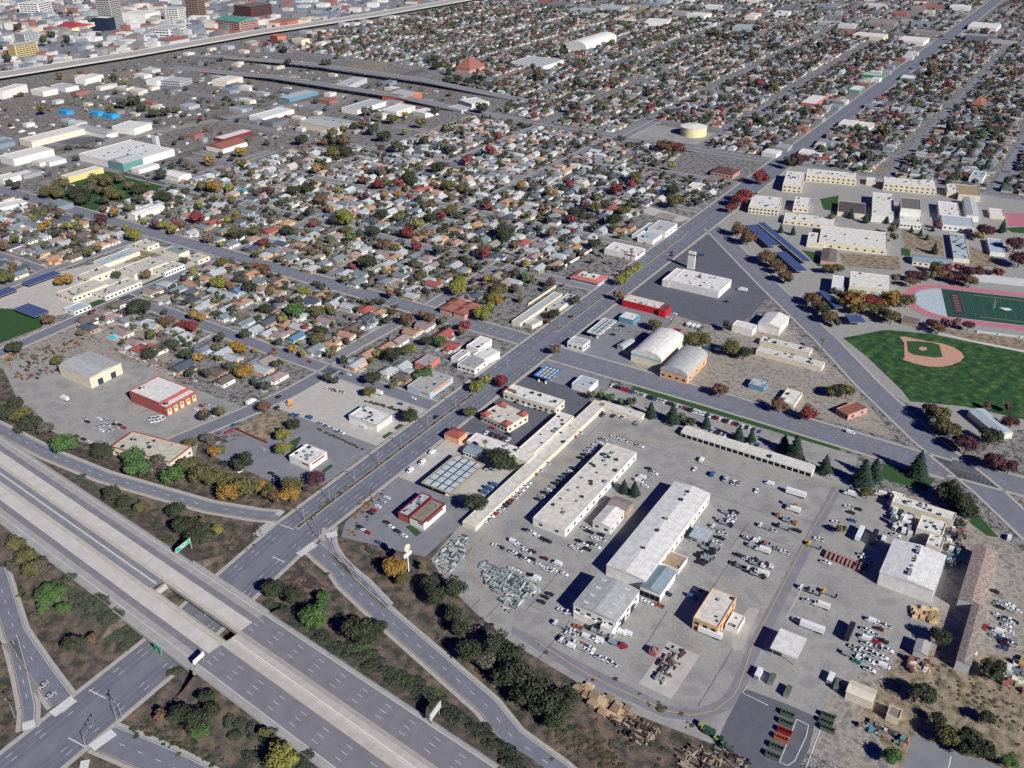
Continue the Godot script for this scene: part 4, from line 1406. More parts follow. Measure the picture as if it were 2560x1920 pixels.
# ------------------------------------------------------------------ plan data, in metres
const SHEETS := [
["ground","lot",0.0,[[-6000,300],[3000,300],[3000,-9000],[-6000,-9000]]],
["rail_land","rail",0.03,[[-1020,-600],[-905,-700],[-860,-1150],[-900,-1330],[-1560,-1330],[-1560,-900],[-1250,-560]]],
["city_ground","asphalt_old",0.02,[[-1700,-300],[-1700,-800],[-1580,-2400],[-3600,-2600],[-3600,-800]]],
["maintenance_yard","yard",0.05,[[-250,-312],[-254,-345],[-254,-514],[-72,-514],[-60,-500],[-45,-300],[-72,-279],[-114,-275],[-181,-283],[-210,-292],[-235,-302]]],
["works_yard","dirt",0.04,[[-62,-500],[-25,-524],[10,-505],[45,-480],[45,-300],[-46,-296]]],
["works_yard","yard",0.06,[[-62,-500],[-8,-478],[-5,-400],[-22,-372],[-38,-330],[-40,-300],[-62,-290],[-68,-330]]],
["scrubland","dry",0.055,[[0,-392],[-16,-372],[-22,-330],[10,-300],[80,-300],[80,-420],[20,-400]]],
["parking_lot","asphalt_old",0.07,[[0.7,-330.9],[38.7,-333.4],[40.4,-320.0],[2.8,-296.2],[0.2,-310.5]]],
["skip_park","asphalt_dark",0.075,[[-72.2,-316.3],[-54.5,-317.8],[-38.5,-317.8],[-36.3,-298.5],[-37.3,-277.4],[-52.0,-274.8],[-71.6,-284.1],[-72.1,-295.1]]],
["store_lot","asphalt_dark",0.05,[[-315.3,-709.2],[-312.7,-870.2],[-304.8,-866.1],[-209.4,-753.8],[-208.2,-705.5],[-215.0,-680.2],[-276.2,-687.2],[-320.2,-691.1]]],
["drive_in_lot","concrete",0.05,[[-440,-384],[-440,-441],[-348,-441],[-348,-384]]],
["restaurant_lot","asphalt_old",0.05,[[-440,-318],[-418,-384],[-348,-384],[-348,-332],[-380,-318]]],
["vacant_lot","dry",0.06,[[-443.5,-346.5],[-413.1,-348.8],[-417.1,-379.0],[-439.1,-382.3]]],
["service_lot","yard",0.05,[[-549,-278],[-600,-292],[-655,-315],[-660,-335],[-560,-385],[-530,-372],[-462,-372],[-456,-330],[-440,-312],[-450,-286],[-500,-286]]],
["contractor_lot","dirt",0.045,[[-655,-315],[-720,-300],[-730,-330],[-690,-395],[-655,-440],[-560,-395],[-560,-385],[-660,-335]]],
["diner_lot","asphalt_old",0.05,[[-305,-300],[-312,-312],[-314,-364],[-254,-364],[-254,-312],[-270,-308]]],
["forecourt","concrete",0.055,[[-314,-364],[-314,-430],[-256,-430],[-254,-364]]],
["motel_lot","asphalt_dark",0.05,[[-314,-430],[-314,-520],[-258,-520],[-256,-430]]],
["forecourt","asphalt_old",0.055,[[-314,-520],[-314,-546],[-258,-546],[-258,-520]]],
["staff_car_park","yard",0.055,[[-254,-516],[-254,-541],[-78,-541],[-72,-516]]],
["lawn","lawn",0.06,[[-240,-541],[-240,-547.5],[-92,-547.5],[-88,-541]]],
["lawn","lawn",0.06,[[-58,-524],[-62,-541],[-30,-541],[-32,-524]]],
["lawn","lawn",0.06,[[-26,-522],[-22,-536],[-4,-520],[12,-500],[6,-498]]],
["crossroads_lot","asphalt_old",0.05,[[-314,-573],[-314,-690],[-262,-690],[-262,-640],[-285,-625],[-258,-610],[-255,-573]]],
["trade_lots","dirt",0.04,[[-255,-573],[-262,-690],[-170,-700],[-110,-640],[-60,-575]]],
["campus","campus",0.03,[[-318,-905],[-318,-1166],[30,-1166],[30,-660],[-20,-600],[-85,-640],[-130,-700],[-222,-800],[-312,-900]]],
["brown_lawn","dry",0.06,[[-185.6,-892.6],[-133.3,-913.1],[-123.6,-878.1],[-172.5,-860.6]]],
["brown_lawn","dry",0.06,[[-148.1,-991.1],[-107.6,-992.7],[-96.3,-936.5],[-132.7,-935.1]]],
["brown_lawn","dry",0.06,[[-80.2,-979.4],[-62.2,-972.4],[-41.3,-940.1],[-71.4,-924.5]]],
["lawn","lawn",0.07,[[-137.0,-939.8],[-127.8,-938.2],[-123.8,-919.1],[-132.4,-919.0]]],
["lawn","lawn",0.07,[[-248.7,-1047.4],[-234.4,-1071.2],[-220.0,-1014.1],[-235.1,-1013.7]]],
["lawn","lawn",0.07,[[-218.6,-880.8],[-206.2,-881.4],[-184.6,-853.0],[-192.9,-847.7]]],
["lawn","lawn",0.07,[[-57.6,-1056.5],[-37.6,-1073.3],[-35.0,-1050.5],[-49.6,-1045.3]]],
["lawn","lawn",0.09,[[-279.7,-326.9],[-278.2,-330.4],[-268.6,-327.6],[-268.9,-323.1]]],
["lawn","lawn",0.09,[[-359.3,-342.6],[-359.6,-351.5],[-356.9,-351.7],[-356.0,-343.2]]],
["lawn","lawn",0.09,[[-352.6,-394.5],[-352.0,-401.7],[-348.9,-402.8],[-349.2,-393.3]]],
["lawn","lawn",0.09,[[-352.6,-407.4],[-352.5,-413.6],[-348.6,-414.3],[-349.1,-406.1]]],
["lawn","lawn",0.09,[[-400.1,-357.0],[-398.8,-365.4],[-396.6,-364.2],[-391.0,-352.9],[-391.5,-348.6]]],
["fuel_island","concrete",0.09,[[-114.2,-325.3],[-97.3,-324.3],[-97.9,-292.4],[-114.7,-292.7]]],
["wash_slab","pave",0.08,[[-89.9,-348.2],[-88.5,-369.5],[-83.4,-370.7],[-81.1,-339.0],[-85.4,-336.3]]],
["yard_road","asphalt_old",0.065,[[-81.9,-499.7],[-76.4,-500.3],[-74.6,-408.8],[-73.5,-343.8],[-71.5,-314.3],[-73.1,-300.6],[-83.0,-286.6],[-97.2,-280.7],[-139.1,-281.4],[-182.1,-288.0],[-185.1,-292.8],[-142.3,-289.7],[-97.7,-288.1],[-85.5,-292.7],[-78.8,-304.0],[-77.8,-316.1],[-79.8,-343.5],[-80.9,-404.8]]],
["store_drive","asphalt_dark",0.06,[[-277.4,-694.9],[-215.8,-687.5],[-215.1,-675.1],[-232.0,-672.1],[-272.2,-675.9]]],
["games_courts","track",0.07,[[-65.4,-1107.4],[-41.5,-1118.0],[-36.5,-1073.9],[-55.5,-1066.1]]],
["ball_field","turf",0.06,[[-131.4,-707.5],[-106.6,-741.1],[-73.8,-753.0],[3.8,-758.0],[15.5,-648.9],[-29.7,-644.9],[-63.8,-631.9],[-72.0,-644.3],[-80.8,-654.6],[-107.6,-685.3]]],
["bank","dry",0.07,[[-83.5,-765.9],[-67.7,-768.2],[1.0,-784.4],[3.6,-760.1],[-39.4,-756.4]]],
["diamond_dirt","infield",0.1,[[-93.6,-733.8],[-90.1,-736.5],[-72.6,-737.8],[-62.5,-739.9],[-53.5,-738.0],[-46.5,-731.9],[-43.1,-724.9],[-44.5,-715.0],[-49.4,-704.8],[-56.4,-697.2],[-63.9,-693.3],[-72.3,-693.0],[-82.4,-694.4],[-82.1,-699.1],[-88.0,-725.7]]],
["diamond_grass","lawn",0.14,[[-86.9,-728.8],[-78.9,-733.9],[-69.0,-737.2],[-63.5,-735.9],[-57.3,-715.9],[-62.3,-711.2],[-77.0,-707.4],[-82.0,-710.6]]],
["pitching_mound","infield",0.18,[[-70.2,-723.9],[-70.3,-721.9],[-71.0,-719.9],[-72.3,-718.6],[-73.8,-718.2],[-75.1,-718.8],[-75.8,-720.4],[-75.8,-722.4],[-75.0,-724.3],[-73.7,-725.7],[-72.2,-726.1],[-71.0,-725.4]]],
["park_lawn","lawn",0.05,[[-1013.5,-583.6],[-911.2,-574.9],[-908.8,-618.1],[-913.9,-681.8],[-984.7,-696.8],[-1026.5,-681.7]]],
["school_lawn","lawn",0.05,[[-763.2,-373.8],[-746.4,-384.4],[-707.6,-384.5],[-695.2,-374.1],[-697.6,-333.2]]],
["school_lawn","lawn",0.05,[[-703.8,-425.3],[-697.9,-476.6],[-701.3,-522.9],[-690.9,-519.5],[-694.0,-476.0],[-694.0,-421.6]]],
["school_lawn","dry",0.05,[[-754.8,-499.3],[-771.6,-531.2],[-742.3,-535.2],[-742.0,-521.2]]],
["playground","concrete",0.04,[[-783.1,-392.6],[-789.3,-454.0],[-774.7,-493.6],[-795.0,-542.7],[-759.9,-549.7],[-685.6,-549.9],[-692.3,-515.3],[-696.8,-421.3],[-706.3,-388.0],[-746.4,-384.4],[-765.4,-375.1]]],
["tank_yard","yard",0.05,[[-548.7,-1170.2],[-547.0,-1254.1],[-456.5,-1257.7],[-455.1,-1187.2]]],
["open_lot","concrete",0.05,[[-499.7,-1125.4],[-456.5,-1139.7],[-450.3,-1099.4],[-470.0,-1093.2]]],
["open_lot","concrete",0.05,[[-405.3,-897.0],[-399.0,-919.2],[-345.2,-908.5],[-353.4,-890.4]]],
["open_lot","dirt",0.06,[[-384.5,-896.8],[-382.1,-909.4],[-361.5,-909.1],[-360.1,-890.5]]],
["inn_lot","asphalt_dark",0.04,[[-440,-672],[-345,-720],[-345,-800],[-385,-800],[-385,-730],[-400,-690]]],
["dry_field","dry",0.06,[[-1510.3,-1050.4],[-1536.3,-1145.3],[-1464.8,-1152.2],[-1450.6,-1064.8]]],
["dry_field","dry",0.06,[[-1557.9,-940.7],[-1605.9,-1063.0],[-1568.4,-1086.7],[-1543.1,-1006.3]]],
["dry_field","dry",0.06,[[-1226.7,-1302.7],[-1170.7,-1499.6],[-1139.0,-1491.1],[-1128.4,-1315.6]]],
["works_ground","asphalt_old",0.06,[[-1067.2,-1061.0],[-1071.6,-1153.8],[-1025.5,-1163.1],[-1014.6,-1058.5]]],
["works_ground","asphalt_dark",0.06,[[-1207.6,-725.3],[-1224.1,-772.5],[-1161.6,-782.7],[-1159.0,-735.4]]],
["dry_field","dry",0.06,[[-276.7,-1179.0],[-252.5,-1212.3],[-199.9,-1204.3],[-199.5,-1190.3]]],
["dry_field","dry",0.05,[[-1185.7,-2316.4],[-1116.4,-2466.1],[-960.4,-2335.3],[-1040.5,-2170.2]]],
["dry_field","rail",0.04,[[-1051.8,-1957.1],[-993.2,-2338.6],[-778.9,-2426.5],[-349.2,-2308.4],[-723.5,-2264.0],[-955.6,-2056.9]]],
["gore","pave",0.12,[[-311.5,-286.5],[-312.0,-294.7],[-300.2,-285.4],[-280.6,-278.5],[-270.9,-272.9]]]]
const STREETS := [
["boulevard","asphalt",[[-314,-40],[-317,-130],[-319,-190],[-324.5,-235],[-330,-290],[-331,-400],[-331,-900],[-332,-1500],[-332,-3400]],14,2.2,[[-10.6,"w",3,11,0.25],[-7.2,"w",3,11,0.25],[7.2,"w",3,11,0.25],[10.6,"w",3,11,0.25]]],
["avenue","asphalt",[[-1500,-571],[-1000,-571],[-700,-570],[-346,-568]],9,2,[[-1.7,"w",2.5,5,0.3],[1.7,"w",2.5,5,0.3],[-5.4,"w",2,10,0.2],[5.4,"w",2,10,0.2]]],
["east_road","asphalt",[[-316,-560],[-180,-560],[-100,-558],[-25,-556]],11,2,[[-1.8,"y",2,3,0.3],[1.8,"y",2,3,0.3],[-6,"w",1,10,0.25],[6,"w",1,10,0.25]]],
["school_road","asphalt",[[-316,-893],[-218,-780],[-142,-697],[-96,-641],[-44,-585],[0,-545],[42,-500],[100,-430]],8.4,2,[[-1.6,"y",300,0,0.22],[1.6,"y",300,0,0.22]]],
["junction_road","asphalt",[[-25,-560],[30,-562],[110,-575]],10,2,[[0,"y",300,0,0.22]]],
["diagonal_road","asphalt",[[-552,-1155],[-450,-1046],[-348,-949]],6.5,1.8,[[0,"y",300,0,0.3]]],
["access_street","asphalt",[[-468,-300],[-463,-324],[-457,-350],[-451,-377],[-446,-404],[-444,-449]],6,1.6,[]],
["side_street","asphalt",[[-690,-450],[-600,-449],[-500,-446],[-346,-445]],6,1.7,[]],
["side_street","asphalt",[[-1100,-449],[-803,-449]],5.4,1.7,[]],
["side_street","asphalt_old",[[-1000,-688],[-346,-688]],5.4,1.7,[]],
["side_street","asphalt_old",[[-1000,-803],[-346,-803]],5.4,1.7,[]],
["side_street","asphalt_old",[[-860,-936],[-346,-936]],5.4,1.7,[]],
["side_street","asphalt_old",[[-860,-1050],[-346,-1050]],5.4,1.7,[]],
["side_street","asphalt",[[-735,-1163],[-346,-1163]],6,1.7,[]],
["cross_street","asphalt",[[-680,-290],[-686,-450],[-688,-561]],6,2,[]],
["cross_street","asphalt_old",[[-800,-330],[-798,-561]],5.4,1.7,[]],
["cross_street","asphalt_old",[[-456,-452],[-452,-561]],5.4,1.7,[]],
["cross_street","asphalt_old",[[-450,-580],[-450,-1044]],5.4,1.7,[]],
["cross_street","asphalt_old",[[-569,-580],[-569,-1157]],5.4,1.7,[]],
["cross_street","asphalt_old",[[-687,-580],[-687,-1157]],5.4,1.7,[]],
["cross_street","asphalt_old",[[-799,-580],[-799,-1157]],5.4,1.7,[]],
["cross_street","asphalt_old",[[-917,-690],[-917,-860]],5.4,1.7,[]],
["cross_street","asphalt_old",[[-555,-1165],[-556,-1280]],5.4,1.7,[]],
["far_street","asphalt_old",[[-800,-1280],[-346,-1280]],5,0,[]],
["far_street","asphalt_old",[[-1380,-1398],[-346,-1398]],5,0,[]],
["far_street","asphalt_old",[[-1380,-1510],[-346,-1510]],5,0,[]],
["far_street","asphalt_old",[[-1380,-1628],[-346,-1628]],5,0,[]],
["far_street","asphalt_old",[[-1380,-1746],[-346,-1746]],5,0,[]],
["far_street","asphalt_old",[[-1380,-1864],[-346,-1864]],5,0,[]],
["far_street","asphalt_old",[[-1380,-1982],[-346,-1982]],5,0,[]],
["far_street","asphalt_old",[[-1380,-2100],[-346,-2100]],5,0,[]],
["far_street","asphalt_old",[[-317,-1168],[160,-1168]],5,0,[]],
["far_street","asphalt_old",[[-317,-1273],[160,-1273]],5,0,[]],
["far_street","asphalt_old",[[-317,-1400],[160,-1400]],5,0,[]],
["far_street","asphalt_old",[[-317,-1510],[160,-1510]],5,0,[]],
["far_street","asphalt_old",[[-317,-1628],[160,-1628]],5,0,[]],
["far_street","asphalt_old",[[-317,-1746],[160,-1746]],5,0,[]],
["far_street","asphalt_old",[[-317,-1864],[160,-1864]],5,0,[]],
["far_street","asphalt_old",[[-317,-1982],[160,-1982]],5,0,[]],
["far_street","asphalt_old",[[-317,-2100],[160,-2100]],5,0,[]],
["far_street","asphalt_old",[[-450,-1170],[-450,-2200]],5,0,[]],
["far_street","asphalt_old",[[-569,-1170],[-569,-2200]],5,0,[]],
["far_street","asphalt_old",[[-687,-1170],[-687,-2200]],5,0,[]],
["far_street","asphalt_old",[[-799,-1170],[-799,-2200]],5,0,[]],
["far_street","asphalt_old",[[-917,-1285],[-917,-2200]],5,0,[]],
["far_street","asphalt_old",[[-1035,-1285],[-1035,-2200]],5,0,[]],
["far_street","asphalt_old",[[-1153,-1285],[-1153,-2200]],5,0,[]],
["far_street","asphalt_old",[[-1271,-1285],[-1271,-2200]],5,0,[]],
["far_street","asphalt_old",[[-204,-1172],[-204,-2200]],5,0,[]],
["far_street","asphalt_old",[[-86,-1172],[-86,-2200]],5,0,[]],
["far_street","asphalt_old",[[32,-1172],[32,-2200]],5,0,[]],
["far_street","asphalt_old",[[150,-1172],[150,-2200]],5,0,[]],
["far_street","asphalt_old",[[-1600,-2260],[300,-2240]],6,0,[]],
["far_street","asphalt_old",[[-900,-930],[-1150,-945],[-1500,-960]],6,0,[]],
["far_street","asphalt_old",[[-900,-800],[-1000,-770],[-1300,-700],[-1500,-660]],6,0,[]],
["rail_corridor","rail_grey",[[-1140.0,-610.0],[-1136.1,-703.6],[-1139.7,-803.8],[-1119.0,-908.5],[-1098.2,-1005.6],[-1061.6,-1120.8],[-1070.7,-1216.3]],16,0,[]],
["works_street","asphalt_old",[[-1255.1,-681.5],[-1207.6,-760.9],[-1150.1,-811.8]],6,0,[]],
["works_street","asphalt_old",[[-1532.6,-1147.6],[-1357.8,-1170.6],[-1266.7,-1169.5]],6,0,[]],
["works_street","asphalt_old",[[-1536.2,-1057.8],[-1541.7,-1154.9]],6,0,[]],
["works_street","asphalt_old",[[-1375.2,-1045.3],[-1239.3,-1037.8],[-1137.8,-1044.1]],7,0,[]],
["railway_track","rail_dark",[[-1168.6,-627.5],[-1160.7,-719.9],[-1165.4,-821.9],[-1142.5,-926.3],[-1119.2,-1022.4],[-1088.6,-1145.4],[-1082.0,-1253.9],[-1084.8,-1404.7]],1.0,0,[]],
["railway_track","rail_dark",[[-1163.6,-624.5],[-1155.7,-716.9],[-1160.4,-818.9],[-1137.5,-923.3],[-1114.2,-1019.4],[-1083.6,-1142.4],[-1077.0,-1250.9],[-1079.8,-1401.7]],1.0,0,[]],
["railway_track","rail_dark",[[-1158.6,-621.5],[-1150.7,-713.9],[-1155.4,-815.9],[-1132.5,-920.3],[-1109.2,-1016.4],[-1078.6,-1139.4],[-1072.0,-1247.9],[-1074.8,-1398.7]],1.0,0,[]],
["railway_track","rail_dark",[[-1153.6,-618.5],[-1145.7,-710.9],[-1150.4,-812.9],[-1127.5,-917.3],[-1104.2,-1013.4],[-1073.6,-1136.4],[-1067.0,-1244.9],[-1069.8,-1395.7]],1.0,0,[]],
["railway_track","rail_dark",[[-1148.6,-615.5],[-1140.7,-707.9],[-1145.4,-809.9],[-1122.5,-914.3],[-1099.2,-1010.4],[-1068.6,-1133.4],[-1062.0,-1241.9],[-1064.8,-1392.7]],1.0,0,[]],
["railway_track","rail_dark",[[-994.1,-625.8],[-1006.5,-700.2],[-1007.3,-772.3],[-1008.1,-851.4],[-1007.1,-917.1]],1.0,0,[]],
["railway_track","rail_dark",[[-989.1,-622.8],[-1001.5,-697.2],[-1002.3,-769.3],[-1003.1,-848.4],[-1002.1,-914.1]],1.0,0,[]],
["railway_track","rail_dark",[[-984.1,-619.8],[-996.5,-694.2],[-997.3,-766.3],[-998.1,-845.4],[-997.1,-911.1]],1.0,0,[]],
["railway_track","rail_dark",[[-979.1,-616.8],[-991.5,-691.2],[-992.3,-763.3],[-993.1,-842.4],[-992.1,-908.1]],1.0,0,[]],
["works_road","asphalt_old",[[-920,-690],[-1100,-690],[-1400,-640]],6,0,[]]]
const RAMPS := [
[[[-608.0,-259.3,6.1],[-566.9,-259.0,6.1],[-512.0,-258.3,5.8],[-463.9,-262.4,4.4],[-426.3,-270.6,2.6],[-389.8,-278.5,1.0],[-360.9,-288.7,0.2],[-347.5,-294.9,0.1]],4.6,"asphalt"],
[[[-313.2,-285.5,0.05],[-300.3,-281.9,0.05],[-287.4,-278.7,0.05],[-276.9,-273.3,0.05],[-258.8,-268.0,0.05],[-235.3,-261.5,0.05],[-199.6,-252.2,0.05],[-167.3,-243.7,0.05],[-148.6,-235.1,0.05],[-122.7,-230.8,0.05],[-103.5,-225.9,0.05]],5.2,"asphalt"],
[[[-316.1,-303.2,0.05],[-310.2,-295.8,0.05],[-303.0,-289.5,0.05],[-294.0,-284.7,0.05],[-283.7,-281.0,0.05],[-269.0,-277.3,0.05],[-246.9,-269.4,0.05]],2.4,"asphalt"],
[[[-445.8,-178.7,0.05],[-419.4,-167.4,0.05],[-391.7,-155.5,0.05],[-361.2,-147.8,0.05],[-333.4,-141.5,0.05]],5.0,"asphalt"],
[[[-388.3,-152.1,0.05],[-364.5,-141.5,0.05],[-342.8,-130.9,0.05],[-332.6,-123.6,0.05]],3.0,"asphalt"],
[[[-301.5,-138.8,0.05],[-287.5,-141.2,0.05],[-268.4,-144.1,0.05],[-249.1,-146.1,0.05],[-228.9,-146.6,0.05]],7.0,"asphalt"]]
const RAMP_NW := [
[-608.0,-259.3,6.1],
[-566.9,-259.0,6.1],
[-512.0,-258.3,5.8],
[-463.9,-262.4,4.4],
[-426.3,-270.6,2.6],
[-389.8,-278.5,1.0],
[-360.9,-288.7,0.2],
[-347.5,-294.9,0.1]]
const CROSSWALKS := [
[-330.9,-134.5,-330.4,-145.4,11,5],
[-335.7,-123.1,-333.1,-127.4,5,5],
[-300.1,-132.5,-299.1,-143.2,12,5],
[-296.6,-124.2,-294.0,-126.9,4,4.5],
[-346.9,-275.0,-348.1,-288.1,9,5],
[-351.8,-297.4,-348.6,-297.5,6,5],
[-314.2,-275.4,-313.4,-287.7,10,5],
[-312.5,-296.2,-309.2,-301.3,6,5]]
const LINES := [
["y",0.22,[[-236.6,-374.2],[-234.8,-419.1],[-233.1,-470.1],[-228.8,-478.7],[-222.6,-483.5],[-175.5,-490.8],[-119.3,-489.1],[-93.8,-489.3]]],
["y",0.22,[[-78.8,-501.6],[-80.0,-450.0],[-79.4,-405.8],[-77.9,-344.7],[-74.5,-316.5],[-74.8,-308.2],[-78.8,-296.9],[-86.1,-288.8],[-96.3,-285.1],[-122.4,-284.5],[-141.2,-285.2],[-169.9,-290.2]]],
["y",0.2,[[-191.3,-302.6],[-211.6,-309.3],[-224.0,-314.3],[-231.8,-321.7],[-236.0,-331.8],[-236.8,-343.4]]],
["y",0.2,[[-118.7,-354.5],[-119.0,-343.3],[-114.7,-333.5],[-108.9,-328.7],[-88.5,-329.0]]],
["w",0.2,[[-70.0,-402.0],[-69.9,-372.4]]],
["w",0.2,[[-45.6,-311.8],[-40.2,-311.4],[-39.2,-304.6],[-39.6,-289.4],[-41.4,-285.5],[-44.9,-285.4],[-45.6,-311.8]]],
["w",0.2,[[-35.1,-311.6],[-34.4,-288.7]]],
["w",0.2,[[-71.1,-317.8],[-71.7,-313.3],[-59.2,-312.5]]],
["w",0.25,[[16.6,-327.7],[16.8,-321.0]]],
["w",0.25,[[-329.3,-152.5],[-318.3,-153.4]]],
["w",0.25,[[-313.5,-130.5],[-302.8,-131.5]]],
["w",0.25,[[-342.7,-289.6],[-332.6,-290.5]]],
["w",0.25,[[-325.6,-266.5],[-316.5,-267.0]]]]
const STALLS := [
[-251.3,-534.9,-141.0,-533.4,50,0,5],
[-404.6,-365.9,-352.4,-367.8,22,0,5],
[-208.5,-455.6,-201.7,-475.8,1,5,0],
[-373.6,-373.8,-350.6,-373.7,10,0,5],
[-196.3,-469.6,-176.3,-466.7,14,0,5],
[-161.8,-485.1,-128.8,-481.6,18,0,5],
[-68.4,-400.9,-69.2,-375.8,7,16,0],
[-60.7,-539.7,-28.2,-533.6,18,0,5],
[-313.1,-353.5,-306.4,-328.8,9,5,0],
[-438.4,-176.7,-438.2,-176.7,1,0.1,0.1],
[-406.9,-333.3,-384.2,-329.1,9,0,5],
[-419.5,-322.2,-391.7,-315.4,8,5,0],
[-92.1,-479.1,-91.4,-460.7,6,9,0]]
